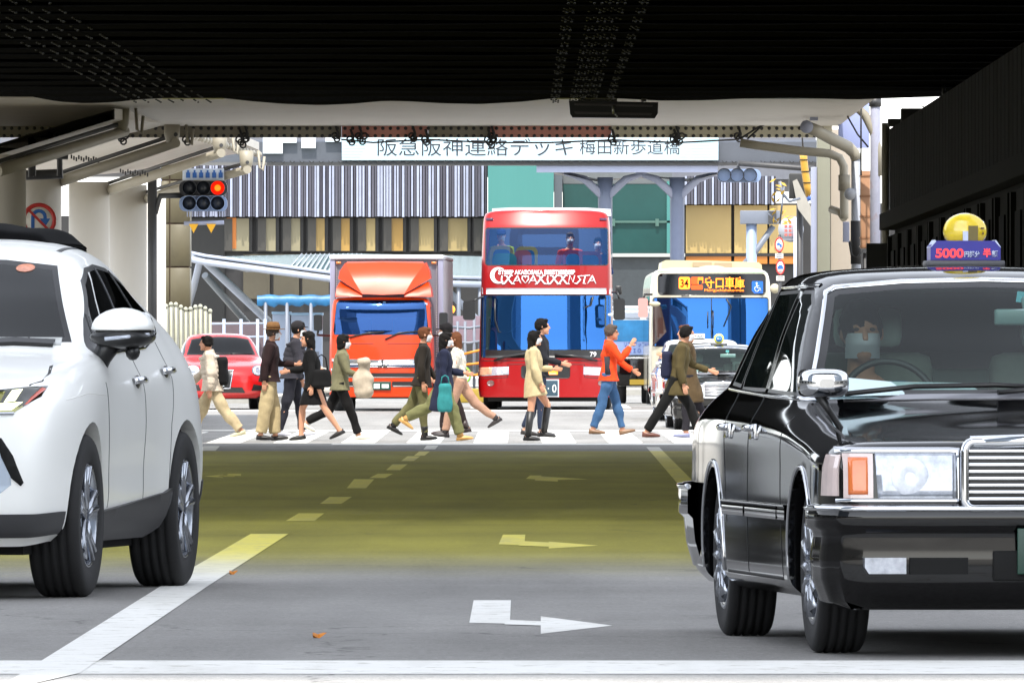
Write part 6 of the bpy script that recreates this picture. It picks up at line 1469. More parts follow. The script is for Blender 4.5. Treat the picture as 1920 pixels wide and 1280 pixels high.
def double_decker():
    Y = 214.0; s = F / Y; PC = 1024.0; G0 = 700 + (CAM_H - gz(Y)) * s
    fx = lambda p: (p - PC) / s
    fz = lambda q: (G0 - q) / s
    t = thing('double_decker_bus', 'red double-decker bus with white logo lettering facing the crossing in the middle', 'bus', (PX(PC, Y), Y, gz(Y)), R(-.6))
    fr = lambda z: float(np.interp(z, [0, .96, 2.17, 2.7, 3.45, 3.7, 3.8], [0, 0, .12, .14, .33, .48, .52]))
    rows = [(.24, .985), (.30, 1), (.62, 1.01), (.96, 1), (1.6, .985), (2.17, .972), (2.31, .968), (2.72, .962), (3.1, .952), (3.44, .94), (3.60, .93), (3.70, .90), (3.745, .78), (3.76, .4), (3.765, 0)]
    B = box_body(1.27, 11, rows, fr, .22, bulge=3.0)
    W = lambda p0, p1, q0, q1, r=.06: rrect(fx(p0), fx(p1), fz(q1), fz(q0), r, 4)
    (Vf, Ff), (V, Fc) = B.window(W(909, 1141, 426, 498), 'y', 1, .02); piece('upper_windscreen', (V, Fc), M_bglass2, t); piece('windscreen_frame', (Vf, Ff), M_trim, t)
    (Vf, Ff), (V, Fc) = B.window(W(901, 1147, 552, 671, .05), 'y', 1, .02); g = piece('lower_windscreen', (V, Fc), M_bglass, t); piece('windscreen_frame', (Vf, Ff), M_trim, t)
    piece('black_band', B.patch([(fx(904), fz(671)), (fx(1145), fz(671)), (fx(1144), fz(655)), (fx(905), fz(656))], 'y', 1, .004, .08), M_trim, g)
    for p0, p1, nm in ((905, 917, 0), (1134, 1145, 1)): piece('edge_reflection', B.patch([(fx(p0), fz(655)), (fx(p1), fz(655)), (fx(p1 - (4 if nm else -6)), fz(556)), (fx(p0 + (0 if nm else 2)), fz(556))], 'y', 1, .003, .08), mat('painted_edge_reflection', (22, 40, 44), .1), g)  # dark edges of the windscreen reflection, painted as plates
    # blue and dark edges of the reflection are painted; the big dark seat and pillar stand inside
    piece('white_strip', B.patch([(fx(897), fz(551)), (fx(1150), fz(551)), (fx(1150), fz(540)), (fx(897), fz(540))], 'y', 1, .006, .08), M_wht, t)
    lg = mat('logo_white', (236, 236, 238), .4)
    def fy(x, z): l, n = B.hit('y', x, z, 1); return l.y if l else 0
    yl = fy(0, fz(517)) - .012
    # logo: crescent, small capitals, swashed script with a heart in the middle
    lo = bpy.data.objects.new('logo', None); COL.objects.link(lo); lo.parent = t
    m = MB(); cx, cz = fx(934), fz(516)
    out = [(cx + .155 * cos(a), cz + .155 * sin(a)) for a in np.linspace(R(50), R(310), 22)]; inn = [(cx + .045 + .12 * cos(a), cz + .125 * sin(a)) for a in np.linspace(R(300), R(60), 22)]
    for k in range(21): m.prism([out[k], out[k + 1], inn[20 - k], inn[21 - k]], 'y', yl - .004, yl + .01)
    m.build('crescent', lg, lo)
    text('small_lettering', 'ƧTSEEP AKAƧOSAKA ƧEEƧTSEEƧEEP', .1, lg, lo, (fx(1006), yl - .004, fz(510)), width=144 / s, height=9 / s, bold=.003)
    m = MB(); x = fx(938); z0 = fz(524); hh = .075
    def sw(P, r=.014): m.tube([(x + a * .1, yl - .003, z0 + b * hh) for a, b in P], [r * .5] + [r] * (len(P) - 2) + [r * .5], 6, flat=.35, up=Vector((0, 1, 0)))
    glyphs = [((0, 1), (.05, -.2), (0, -1)), None, 'x', 'a', 'o', 'a', 'x', 'i', 'x', 'x', 'n', 'g', 'o', 'a']
    for gph in ('i', 'x', 'a', 'h', 'a', 'x', 'i', 'x', 'x', 'n', 's', 't', 'a'):
        if gph == 'i': sw([(.3, 1), (.2, 0), (.3, -.9), (.6, -1.1)]); x += .085
        elif gph == 'x': sw([(-.5, -1.2), (-.1, -1), (.5, 0), (1.1, 1), (1.5, 1.0)]); sw([(-.2, 1), (.3, .9), (.7, 0), (1.3, -1), (1.9, -1.1)]); x += .165
        elif gph == 'a': sw([(-.2, -1), (.4, .2), (.7, 1), (1.0, 0), (1.4, -1)]); sw([(.1, -.3), (1.1, -.2)], .010); x += .15
        elif gph == 'h': sw([(.7, -.9), (.1, .1), (.15, .8), (.55, .9), (.7, .45), (.85, .9), (1.25, .8), (1.3, .1), (.7, -.9)], .012); x += .15
        elif gph == 'n': sw([(0, -1), (.3, 1), (.9, -.7), (1.2, 1.1)]); x += .14
        elif gph == 's': sw([(1.2, 1), (.4, .8), (.9, 0), (.2, -1), (-.3, -.9)]); x += .12
        elif gph == 't': sw([(.6, 1), (.2, -1), (.7, -1)]); sw([(-.2, .9), (1.5, 1.1)]); x += .12
    m.build('script', lg, lo)
    for ch in lo.children:                 # wrap the flat lettering round the curved front
        for v in ch.data.vertices:
            x, z = v.co.x + ch.location.x, v.co.z + ch.location.z
            v.co.y += fy(x, max(2.34, min(2.70, z))) - fy(0, fz(517))
    # panel lines, lamps
    for sg in (-1, 1):
        L = piece('headlight', B.patch([(sg * fx(1024 + 70), fz(702)), (sg * fx(1024 + 126), fz(705)), (sg * fx(1024 + 127), fz(689)), (sg * fx(1024 + 70), fz(687))], 'y', 1, .008, .06), M_lamp, t)
        piece('indicator', B.patch([(sg * fx(1024 + 102), fz(702)), (sg * fx(1024 + 127), fz(704)), (sg * fx(1024 + 128), fz(689)), (sg * fx(1024 + 102), fz(688))], 'y', 1, .011, .06), mat('lamp_corner2', (206, 150, 120), .15, coat=1, var=.2, vs=9), L)
        piece('fog_lamp', B.patch(circ(sg * fx(1024 + 104), fz(718), .07, .055, 18), 'y', 1, .008, .05), mat('fog_dim', (110, 80, 78), .2, coat=1), t)
        piece('top_marker', B.patch([(sg * fx(1024 + 100), fz(413)), (sg * fx(1024 + 112), fz(413)), (sg * fx(1024 + 112), fz(409)), (sg * fx(1024 + 100), fz(409))], 'y', 1, .02, .05), mat('marker_dark', (70, 40, 66), .3), t)
        piece('panel_seam', B.strip([(sg * .02, fz(682)), (sg * fx(1024 + 72), fz(683)), (sg * fx(1024 + 72), fz(707)), (sg * fx(1024 + 128), fz(710))], 'y', 1, .012), M_seam, t)
    piece('panel_seam', B.strip([(fx(899), fz(676)), (fx(1148), fz(676))], 'y', 1, .014), M_seam, t)
    gpc = piece('grille', B.patch(W(977, 1069, 685, 709, .05), 'y', 1, .008, .06), M_trim, t)
    piece('amber_panel', B.patch(W(1028, 1046, 691, 702, .01), 'y', 1, .012, .06), mat('led_amber', (230, 130, 40), .4, emit=(240, 130, 30), es=.5), gpc)
    p = MB().box(fx(1003), fx(1046), -.03, -.012, fz(742), fz(713), 0, .006).build('number_plate', mat('plate_dark', (36, 60, 74), .4), t)
    MB().box(fx(1003) - .02, fx(1046) + .02, -.011, -.004, fz(744), fz(711)).build('plate_rim', M_wht, p)
    text('plate_digits', '· · · 0', .1, mat('plate_ink', (226, 230, 226)), p, (fx(1026), -.033, fz(728)), width=34 / s, height=15 / s)
    text('fleet_number', '79', .1, lg, g, (fx(1112), fy(fx(1112), fz(664)) - .016, fz(664)), width=12 / s, height=9 / s)
    m = MB()
    for P in (((926, 676), (950, 668), (990, 662), (1020, 655)), ((1120, 676), (1085, 668), (1040, 664))): m.tube([(fx(a), fy(fx(a), fz(min(b, 672))) - .035, fz(b)) for a, b in P], .022, 6)
    m.build('wiper', M_trim, g)
    B.take([(-.98, .95), (.98, .95), (.98, 10.1), (-.98, 10.1)], 'z')
    B.take(circ(2.6, .48, .56, n=24), 'x', 1); B.take(circ(2.6, .48, .56, n=24), 'x', -1)
    for sd_ in (1, -1):
        for y0, y1, z0, z1 in ((1.0, 10.4, 2.75, 3.4), (1.8, 10.4, 1.35, 2.1)): piece('side_window', B.patch([(y0, z0), (y1, z0), (y1, z1), (y0, z1)], 'x', sd_, .004, .4), M_dark, t)
        piece('side_strip', B.patch([(.4, 2.19), (10.5, 2.19), (10.5, 2.30), (.4, 2.30)], 'x', sd_, .006, .4), M_wht, t)
        for y in (2.6, 8.6): simple_wheel(t, sd_ * 1.07, y, .47, .28, sd_)
    B.build('body', M_busred, t)
    MB().box(-1.1, 1.1, .3, 10, .16, .3).box(-.75, .75, 2.2, 3.1, .16, .9).build('underbody', M_well, t)
    # pale roof edge
    MB().prism([(fx(921), fz(402)), (fx(1146), fz(404)), (fx(1145), fz(391)), (fx(1100), fz(388.5)), (fx(960), fz(388)), (fx(922), fz(390))], 'y', .75, 1.25).build('roof_fairing', M_wht, t)
    coach_mirror(t, fx(880), fz(582), -.35, 23 / s, 36 / s, [(fx(905), -.02, fz(556)), (fx(896), -.3, fz(560)), (fx(884), -.32, fz(566))], M_trim)
    coach_mirror(t, fx(1161), fz(580), -.35, 22 / s, 40 / s, [(fx(1148), 0, fz(548)), (fx(1158), -.25, fz(548)), (fx(1162), -.3, fz(562))], M_trim)
    MB().box(fx(1154), fx(1166), -.2, .0, fz(552), fz(536), 0, .02).build('mirror_motor', M_trim, t); MB().sphere((fx(1146), -.12, fz(590)), (.07, .03, .03), 0, 10).build('kerb_mirror', M_wht, t)
    # inside: floors, seats
    MB().box(-1.15, 1.15, .45, 10.4, 2.24, 2.34).box(-1.15, 1.15, 7, 7.1, 2.35, 3.6).build('upper_floor', mat('bus_floor', (52, 62, 84), .7), t)
    MB().box(-1.15, 1.15, .3, 10.4, .55, .62).box(-1.15, 1.15, 4, 4.1, .62, 2.2).build('lower_floor', mat('bus_floor_dark', (20, 24, 30), .8), t)
    MB().box(-1.1, 1.1, .16, .5, .62, 1.02, 0, .05).build('dashboard', mat('bus_dash', (36, 54, 50), .6), t)
    MB().prism([(fx(976), .98), (fx(1040), .98), (fx(1045), fz(600)), (fx(1038), fz(574)), (fx(984), fz(576)), (fx(978), fz(610))], 'y', .45, .7, 0).build('driver_partition', mat('bus_partition', (14, 24, 36), .5), t)
    MB().tube([(fx(928), .16, fz(560)), (fx(928), .15, fz(600)), (fx(935), .15, fz(622)), (fx(952), .15, fz(625)), (fx(978), .2, fz(608))], .018, 6).tube([(fx(1040), .3, fz(582)), (fx(1080), .2, fz(582)), (fx(1108), .15, fz(572)), (fx(1112), .15, fz(556))], .018, 6).build('interior_cable', M_trim, t)
    yel = mat('seat_yellow', (236, 206, 60), .6); org = mat('seat_orange', (214, 96, 60), .6); grn = mat('seat_green', (70, 150, 120), .6); red = mat('seat_red', (180, 40, 50), .6); tl = mat('seat_pad_teal', (60, 130, 170), .6)
    for p0, p1, q1, mt, yy in ((917, 961, 459, yel, 1.5), (965, 1007, 460, yel, 1.5), (922, 968, 474, grn, .75), (962, 996, 468, org, .95), (1055, 1092, 468, red, .9), (1078, 1128, 470, red, 1.25)):
        o = MB().prism(rrect(fx(p0), fx(p1), 2.45, fz(q1), .12, 5), 'y', yy, yy + .12).build('seat_back', mt, t)
        MB().prism(rrect(fx(p0) + .06, fx(p1) - .06, 2.46, fz(q1) - .07, .09, 4), 'y', yy - .014, yy - .001).build('seat_pad', tl if mt in (yel, red) else mt, o)
        MB().box(fx(p0), fx(p1), yy + .0, yy + .5, 2.38, 2.448, 0, .02).build('seat_base', mt, o)
    return t
dd = double_decker()

def box_truck():
    Y = 212.0; s = F / Y; PC = 713.0; G0 = 700 + (CAM_H - gz(Y)) * s
    fx = lambda p: (p - PC) / s
    fz = lambda q: (G0 - q) / s
    t = thing('box_truck', 'orange cab truck with a silver box body facing the crossing left of the red bus', 'truck', (PX(PC, Y), Y, gz(Y)), R(-1.8))
    fr = lambda z: float(np.interp(z, [0, .6, 1.33, 2.0, 2.1], [0, 0, .06, .24, .34]))
    rows = [(.27, .97), (.32, 1), (.62, 1.0), (.95, 1), (1.3, .995), (1.6, .975), (2.0, .94), (2.09, .90), (2.12, .6), (2.13, 0)]
    B = box_body(.96, 1.5, rows, fr, .14, bulge=1.6)
    W = lambda p0, p1, q0, q1, r=.06: rrect(fx(p0), fx(p1), fz(q1), fz(q0), r, 4)
    ws = [(fx(626), fz(628)), (fx(801), fz(628)), (fx(803), fz(620)), (fx(798), fz(568)), (fx(792), fz(562)), (fx(634), fz(562)), (fx(629), fz(568)), (fx(624), fz(620))]
    (Vf, Ff), (V, Fc) = B.window(ws, 'y', 1, .014); g = piece('windscreen', (V, Fc), glass('truck_glass', (20, 60, 120), .12, tint=(130, 170, 225), ior=2.7, gcol=(104, 152, 232)), t); piece('windscreen_frame', (Vf, Ff), M_trim, t)  # sky's blue put into the tint and mirror colour of the pane
    def fy(x, z): l, n = B.hit('y', x, z, 1); return l.y if l else 0
    m = MB()
    for P in (((655, 632), (690, 624), (720, 622)), ((722, 636), (748, 624), (784, 621))): m.tube([(fx(a), fy(fx(a), fz(b)) - .02, fz(b)) for a, b in P], .016, 6)
    m.build('wiper', M_trim, t)
    st_ = MB(); 
    for p, q in ((648, 575), (717, 566), (795, 568)): st_.box(fx(p), fx(p) + .05, fy(fx(p), fz(q)) - .008, fy(fx(p), fz(q)) - .004, fz(q) - .04, fz(q))
    st_.build('windscreen_sticker', mat('sticker_pale', (170, 200, 230), .4), g)
    ch = piece('chrome_bar', B.patch([(fx(640), fz(684)), (fx(790), fz(684)), (fx(806), fz(676)), (fx(806), fz(672)), (fx(712), fz(675)), (fx(622), fz(672)), (fx(622), fz(676))], 'y', 1, .014, .05), M_chrome, t)
    piece('emblem_panel', B.patch([(fx(640), fz(689)), (fx(788), fz(689)), (fx(804), fz(679)), (fx(622), fz(679))], 'y', 1, .010, .05), mat('panel_navy', (22, 34, 62), .2), t)
    m = MB(); cx, cz, yy = fx(717), fz(683), fy(fx(717), fz(683)) - .03
    for a in (90, 210, 330):
        d = Vector((cos(R(a)), sin(R(a)))); n = Vector((-d.y, d.x)); c = Vector((cx, cz))
        P = [c, c + d * .055 + n * .03, c + d * .11, c + d * .055 - n * .03]; m.prism([(p.x, p.y) for p in P], 'y', yy, yy + .02)
    m.build('emblem', M_chrome, t); text('badge_lettering', '· · · ·', .05, M_chrome, t, (fx(762), fy(fx(762), fz(686)) - .02, fz(686)), width=.16, height=.03)
    piece('grille', B.patch(W(648, 790, 699, 708, .02), 'y', 1, .006, .05), M_trim, t); piece('lower_grille', B.patch(W(735, 792, 715, 725, .02), 'y', 1, .006, .05), M_trim, t); piece('lower_grille', B.patch(W(640, 694, 715, 725, .02), 'y', 1, .006, .05), M_trim, t)
    p = MB().box(fx(697), fx(733), -.03, -.005, fz(731), fz(715), 0, .005).build('number_plate', mat('plate_green', (30, 84, 60)), t)
    text('plate_digits', '82-34', .1, mat('plate_ink', (226, 230, 226)), p, (fx(716), -.033, fz(724)), width=.26, height=.085) if False else MB().box(fx(701), fx(712), -.033, -.0305, fz(728), fz(719)).box(fx(716), fx(729), -.033, -.0305, fz(727), fz(720)).build('plate_print', mat('plate_ink', (226, 230, 226)), p)
    for sg in (1, -1):
        piece('headlight', B.patch([(sg * .62, .62), (sg * .90, .64), (sg * .92, .80), (sg * .66, .78)], 'y', 1, .008, .05), M_lamp, t)
        piece('panel_seam', B.strip([(sg * .13, fz(644)), (sg * .72, fz(644))], 'y', 1, .014), M_seam, t)
        B.take(circ(.75, .38, .44, n=22), 'x', sg); piece('side_window', B.patch([(.45, 1.4), (1.2, 1.4), (1.2, 1.95), (.55, 1.95)], 'x', sg, .005, .1), M_dark, t)
        for y in (.75, 4.2): simple_wheel(t, sg * .78, y, .37, .24, sg)
    B.build('cab', M_orange, t)
    MB().box(-.7, .7, .2, 6.2, .24, .5).build('chassis', M_well, t)
    MB().box(-.86, .86, .32, 1.3, .62, 1.1, 0, .04).box(-.8, -.2, .8, 1.2, 1.1, 1.75, 0, .08).box(.2, .8, .8, 1.2, 1.1, 1.75, 0, .08).build('cab_interior', mat('cab_grey', (60, 70, 84), .7), t)
    # roof deflector
    m = MB()
    def P(px, q, y): return (fx(px), y, fz(q))
    m.grid([[P(678, 551, .22), P(716, 552.5, .18), P(757, 551, .22)], [P(662, 525, .33), P(716, 526, .31), P(772, 525, .33)], [P(645, 494, .55), P(716, 492, .55), P(794, 494, .55)], [P(648, 490, .75), P(716, 489, .75), P(790, 490, .75)]], 0, True, False)
    for sg, A in ((1, (678, 662, 645, 634, 632)), (-1, (757, 772, 794, 803, 805))):
        m.grid([[P(A[0], 551, .22), P(A[4] , 522, .48)], [P(A[1], 525, .33), P(A[3], 508, .6)], [P(A[2], 494, .55), P(A[2] - 1 * sg, 492, .72)]], 0, True, sg < 0)
        m.grid([[P(A[4], 522, .48), P(A[4], 522, 1.3)], [P(A[3], 508, .6), P(A[3], 508, 1.3)], [P(A[2] - sg, 492, .72), P(A[2] - sg, 490, 1.3)]], 0, False, sg < 0)
    m.grid([[P(648, 490, .75), P(716, 489, .75), P(790, 490, .75)], [P(648, 490, 1.4), P(716, 489, 1.4), P(790, 490, 1.4)]], 0, True, False)
    m.build('wind_deflector', M_orange, t)
    m = MB()
    for sg, A in ((1, (627, 629, 640, 678)), (-1, (808, 806, 796, 757))):
        m.grid([[P(A[0], 556, .30), P(A[0] + sg * 24, 556, .26), P(A[3], 556, .24)], [P(A[1], 540, .36), P(A[2] + sg * 14, 543, .32), P(A[3], 552.5, .26)], [P(A[2] - sg * 5, 527, .5), P(A[2] + sg * 6, 535, .45), P(A[3], 551.5, .3)], [P(A[2] - sg * 5, 524, 1.3), P(A[2] + sg * 6, 530, 1.3), P(A[3], 548, 1.3)]], 0, True, sg < 0)
        m.grid([[P(A[0], 556, .30), P(A[0], 556, 1.3)], [P(A[1], 540, .36), P(A[1], 540, 1.3)], [P(A[2] - sg * 5, 527, .5), P(A[2] - sg * 5, 527, 1.3)]], 0, False, sg > 0)
    m.build('deflector_base', M_orange, t)
    # box
    x0, x1, z1 = fx(611), fx(825), fz(476)
    silver = mat('box_silver', (136, 136, 156), .4, metal=.25, var=.05, vs=2); face = mat('box_face', (106, 102, 112), .5, var=.05)
    bx = MB().box(x0 + .06, x1 - .06, 1.62, 6.5, .75, z1 - .05).build('box_body', face, t)
    fm = MB()
    for a, b_ in ((x0, x0 + .1), (x1 - .1, x1)): fm.box(a, b_, 1.57, 6.55, .7, z1 - .09, 0, .015)
    fm.build('corner_post', silver, bx); MB().box(x0 - .01, x1 + .01, 1.54, 6.58, z1 - .088, z1, 0, .03).build('roof_rail', M_wht, bx)
    m = MB()
    for k in range(44):
        for xx in (x0 + .125, x1 - .125): m.sphere((xx, 1.612, .9 + k * .045), (.012, .012, .012), 0, 6)
    for k in range(46): m.box(x1, x1 + .012, 1.7 + k * .1, 1.74 + k * .1, .8, z1 - .1)
    m.build('rivet_line', mat('rivet_pale', (196, 192, 196), .4, metal=.3), bx)
    for p0, p1 in ((623, 632), (803, 812)): MB().box(fx(p0), fx(p1), 1.56, 1.615, fz(493), fz(489), 0, .008).build('marker_lamp', M_amber, bx)
    MB().box(x0 + .1, x1 - .1, 1.7, 6.4, .5, .74).build('subframe', M_well, t)
    for p, q, pb, sg in ((597, 605, 617, -1), (832, 601, 806, 1)):
        coach_mirror(t, fx(p), fz(q), -.18, 16 / s, 30 / s, [(fx(pb), .15, fz(629)), (fx(p) + sg * .02, -.05, fz(628)), (fx(p), -.12, fz(620))], M_trim)
box_truck()

def city_bus():
    Y = 229.0; s = F / Y; PC = 1333.0; G0 = 700 + (CAM_H - gz(Y)) * s
    fx = lambda p: (p - PC) / s
    fz = lambda q: (G0 - q) / s
    t = thing('city_bus', 'cream city bus with an orange LED destination sign at the right', 'bus', (PX(PC, Y), Y, gz(Y)), R(.4))
    fr = lambda z: float(np.interp(z, [0, .9, 2.2, 2.7, 2.9], [0, 0, .06, .16, .3]))
    rows = [(.3, .98), (.36, 1), (.7, 1.0), (1.1, 1), (1.6, .995), (2.15, .985), (2.5, .965), (2.66, .93), (2.74, .82), (2.77, .4), (2.78, 0)]
    B = box_body(1.235, 9, rows, fr, .2, bulge=2.0)
    W = lambda p0, p1, q0, q1, r=.06: rrect(fx(p0), fx(p1), fz(q1), fz(q0), r, 4)
    def fy(x, z): l, n = B.hit('y', x, z, 1); return l.y if l else 0
    (Vf, Ff), (V, Fc) = B.window(W(1224, 1442, 557, 650, .06), 'y', 1, .02); g = piece('windscreen', (V, Fc), M_bglass, t); piece('windscreen_frame', (Vf, Ff), M_trim, t)
    piece('screen_divider', B.strip([(fx(1334), fz(650)), (fx(1334), fz(557))], 'y', 1, .02, .004), M_trim, g)
    piece('side_shade', B.patch([(fx(1224), fz(650)), (fx(1250), fz(622)), (fx(1240), fz(575)), (fx(1226), fz(562))], 'y', 1, .004, .08), mat('door_shade', (60, 44, 40), .2), g)
    m = MB()
    m.tube([(fx(1362), fy(.2, 2.0) - .02, fz(560)), (fx(1371), fy(.2, 2.0) - .02, fz(575)), (fx(1366), fy(.2, 2) - .02, fz(590)), (fx(1357), fy(.2, 1.7) - .02, fz(612))], .016, 6)
    for px in (1327, 1337): m.tube([(fx(px), fy(0, 1.7) - .02, fz(584)), (fx(px), fy(0, 1.7) - .02, fz(615))], .012, 6)
    m.build('wiper', M_trim, g)
    ds = piece('destination_sign', B.patch(W(1234, 1436, 513, 553, .08), 'y', 1, .01, .06), mat('led_black', (10, 10, 11), .12), t)
    led = mat('led_orange', (255, 120, 30), .5, emit=(255, 110, 20), es=1.15); ledd = mat('led_dim', (170, 70, 20), .5, emit=(200, 70, 14), es=.45)
    yy = lambda q: fy(0, fz(q)) - .038
    for body, pc, q, wd, hh, b_ in (('守口車庫', 1359, 530, 74, 22, .003), ('Moriguchishako-mae', 1358, 544.5, 74, 6.5, 0)):
        text('led_lettering', body, .2, led, ds, (fx(pc), yy(q), fz(q)), width=wd / s, height=hh / s, bold=b_)
    MB().prism(rrect(fx(1273), fx(1294), fz(542), fz(519), .04, 3), 'y', yy(530), yy(530) + .01).build('number_panel', led, ds); text('led_number', '34', .2, mat('led_black', (10, 10, 11)), ds, (fx(1283.5), yy(530) - .004, fz(531)), width=15 / s, height=15 / s, bold=.004)
    MB().prism(rrect(fx(1296), fx(1318), fz(543), fz(534), .02, 2), 'y', yy(535), yy(535) + .01).prism(rrect(fx(1296), fx(1308), fz(533), fz(519), .02, 2), 'y', yy(535), yy(535) + .01).build('via_panel', ledd, ds)
    text('via_lettering', '門', .2, led, ds, (fx(1313.5), yy(527), fz(526)), width=10 / s, height=13 / s, bold=.003); text('via_lettering', '号', .2, led, ds, (fx(1302), yy(530) - .003, fz(526)), width=9 / s, height=11 / s)
    for ch in ds.children:
        for v in ch.data.vertices: v.co.y += fy(v.co.x + ch.location.x, 2.45) - fy(0, 2.45)
    yw0 = fy(fx(1420), fz(538)) - .034
    wb = MB().prism(rrect(fx(1410), fx(1431), fz(550), fz(527), .02, 3), 'y', yw0 - .01, yw0 + .012).build('wheelchair_sticker', mat('sticker_blue', (30, 100, 200), .4), t)
    m = MB(); yw = yw0 - .014; a = lambda p, q: (fx(p), yw, fz(q))
    m.sphere(a(1419, 531), (.022, .004, .022), 0, 10); m.tube([a(1419, 533), a(1420, 540), a(1425, 540), a(1427, 546)], .010, 6); m.tube([a(1417, 537), a(1415, 541), a(1417, 546), a(1421, 546.5), a(1424, 543)], .009, 6); m.tube([a(1419.5, 536), a(1424, 536)], .008, 6)
    m.build('wheelchair_symbol', M_wht, wb)
    for p0, p1 in ((1278, 1292), (1376, 1390)): piece('air_slot', B.patch([(fx(p0), fz(556)), (fx(p1), fz(556)), (fx(p1), fz(554)), (fx(p0), fz(554))], 'y', 1, .006, .05), M_trim, t)
    for sg in (1, -1):
        piece('headlight', B.patch([(sg * .70, .66), (sg * 1.08, .68), (sg * 1.1, .84), (sg * .74, .84)], 'y', 1, .008, .05), M_lamp, t)
        B.take(circ(2.4, .48, .55, n=22), 'x', sg); piece('side_window', B.patch([(.8, 1.2), (8.6, 1.2), (8.6, 2.2), (.8, 2.2)], 'x', sg, .005, .3), M_dark, t)
        for y in (2.4, 6.6): simple_wheel(t, sg * 1.05, y, .46, .27, sg)
    piece('green_line', B.strip([(fx(1226), fz(509.5)), (fx(1438), fz(511))], 'y', 1, .014, .004), mat('line_green', (110, 196, 120), .4), t)
    B.build('body', M_buscream, t)
    # roof unit
    pod = MB().prism([(fx(1241), fz(505)), (fx(1431), fz(507)), (fx(1430), fz(496)), (fx(1424), fz(491)), (fx(1330), fz(488)), (fx(1250), fz(487)), (fx(1243), fz(490))], 'y', .7, 4).build('roof_unit', mat('pod_cream', (180, 174, 140), .4), t)
    MB().box(fx(1300), fx(1336), .66, .699, fz(500), fz(491)).box(fx(1341), fx(1374), .66, .699, fz(502), fz(492)).build('unit_intake', mat('intake_tan', (150, 134, 108), .6), pod); MB().sphere((fx(1336), .62, fz(505)), (.32, .2, .09), 0, 16).build('roof_hump', M_buscream, pod)
    o = coach_mirror(t, fx(1205), fz(577), -.4, 18 / s, 36 / s, [(fx(1222), -.02, fz(552)), (fx(1208), -.35, fz(552)), (fx(1206), -.36, fz(560))], mat('mirror_pink', (186, 140, 134), .35))
    MB().sphere((fx(1227), -.3, fz(570)), (.12, .05, .055), 0, 12).tube([(fx(1222), -.02, fz(566)), (fx(1226), -.28, fz(570))], .02, 6).build('kerb_mirror', mat('mirror_cream', (186, 178, 150), .3), t)
    MB().sphere((fx(1452), -.2, fz(541)), (.1, .08, .1), 0, 12).tube([(fx(1445), 0, fz(545)), (fx(1450), -.15, fz(542))], .02, 6).build('round_mirror', mat('mirror_cream', (186, 178, 150)), t)
    MB().box(-1.05, 1.05, .3, 8.6, .2, .4).build('underbody', M_well, t); MB().box(-1.15, 1.15, .25, 8.6, .6, .66).box(-1.15, 1.15, 3.5, 3.6, .66, 2.5).box(-1.1, 1.1, .15, .5, .66, 1.12, 0, .04).build('cabin', mat('cabin_dark', (30, 36, 44), .8), t)
city_bus()

def advert_van():
    Y = 236.0; s = F / Y; PC = 1182.0; G0 = 700 + (CAM_H - gz(Y)) * s
    fx = lambda p: (p - PC) / s
    fz = lambda q: (G0 - q) / s
    t = thing('advert_van', 'van with a blue advertising panel and black base between the red and cream buses', 'van', (PX(PC, Y), Y, gz(Y)))
    MB().box(fx(1148), fx(1216), .05, 3, fz(668), fz(582), 0, .03).build('box_body', M_wht, t)
    MB().box(fx(1152), fx(1214), .4, 2.6, fz(582), fz(573), 0, .05).build('roof_hump', M_wht, t)
    m = mat('poster_blue', (40, 112, 164), .5, var=.4, vs=2.2)
    MB().box(fx(1150), fx(1214), .03, .049, fz(640), fz(600)).build('poster', m, t); MB().box(fx(1150), fx(1214), .028, .048, fz(665), fz(640.5)).build('poster_band', mat('poster_lavender', (126, 146, 190), .5, var=.15, vs=4), t)
    ink = mat('poster_ink', (44, 70, 150), .5); text('lettering', 'リアアップ', .2, ink, t, (fx(1191), .022, fz(645)), width=42 / s, height=9 / s); text('lettering', 'ＸＩＯ１', .2, ink, t, (fx(1194), .022, fz(657)), width=32 / s, height=7 / s)
    MB().box(fx(1170), fx(1200), .03, .049, fz(596), fz(586)).build('grille', mat('grille_pale', (150, 160, 176), .5, stretch=(1, 1, 30), var=.5, vs=20), t)
    b = MB().box(fx(1156), fx(1218), -.7, 2.8, fz(724), fz(669), 0, .06).build('base', M_blackp, t)
    MB().box(fx(1158), fx(1216), -.74, -.69, fz(672), fz(669.5)).build('chrome_strip', M_chrome, b); MB().box(fx(1180), fx(1214), -.72, -.69, fz(721), fz(711)).build('yellow_step', mat('kerb_yellow', (196, 168, 40)), b)
    for x in (fx(1160) + .06, fx(1212)): simple_wheel(t, x, .2, .36, .2, 1)
advert_van()
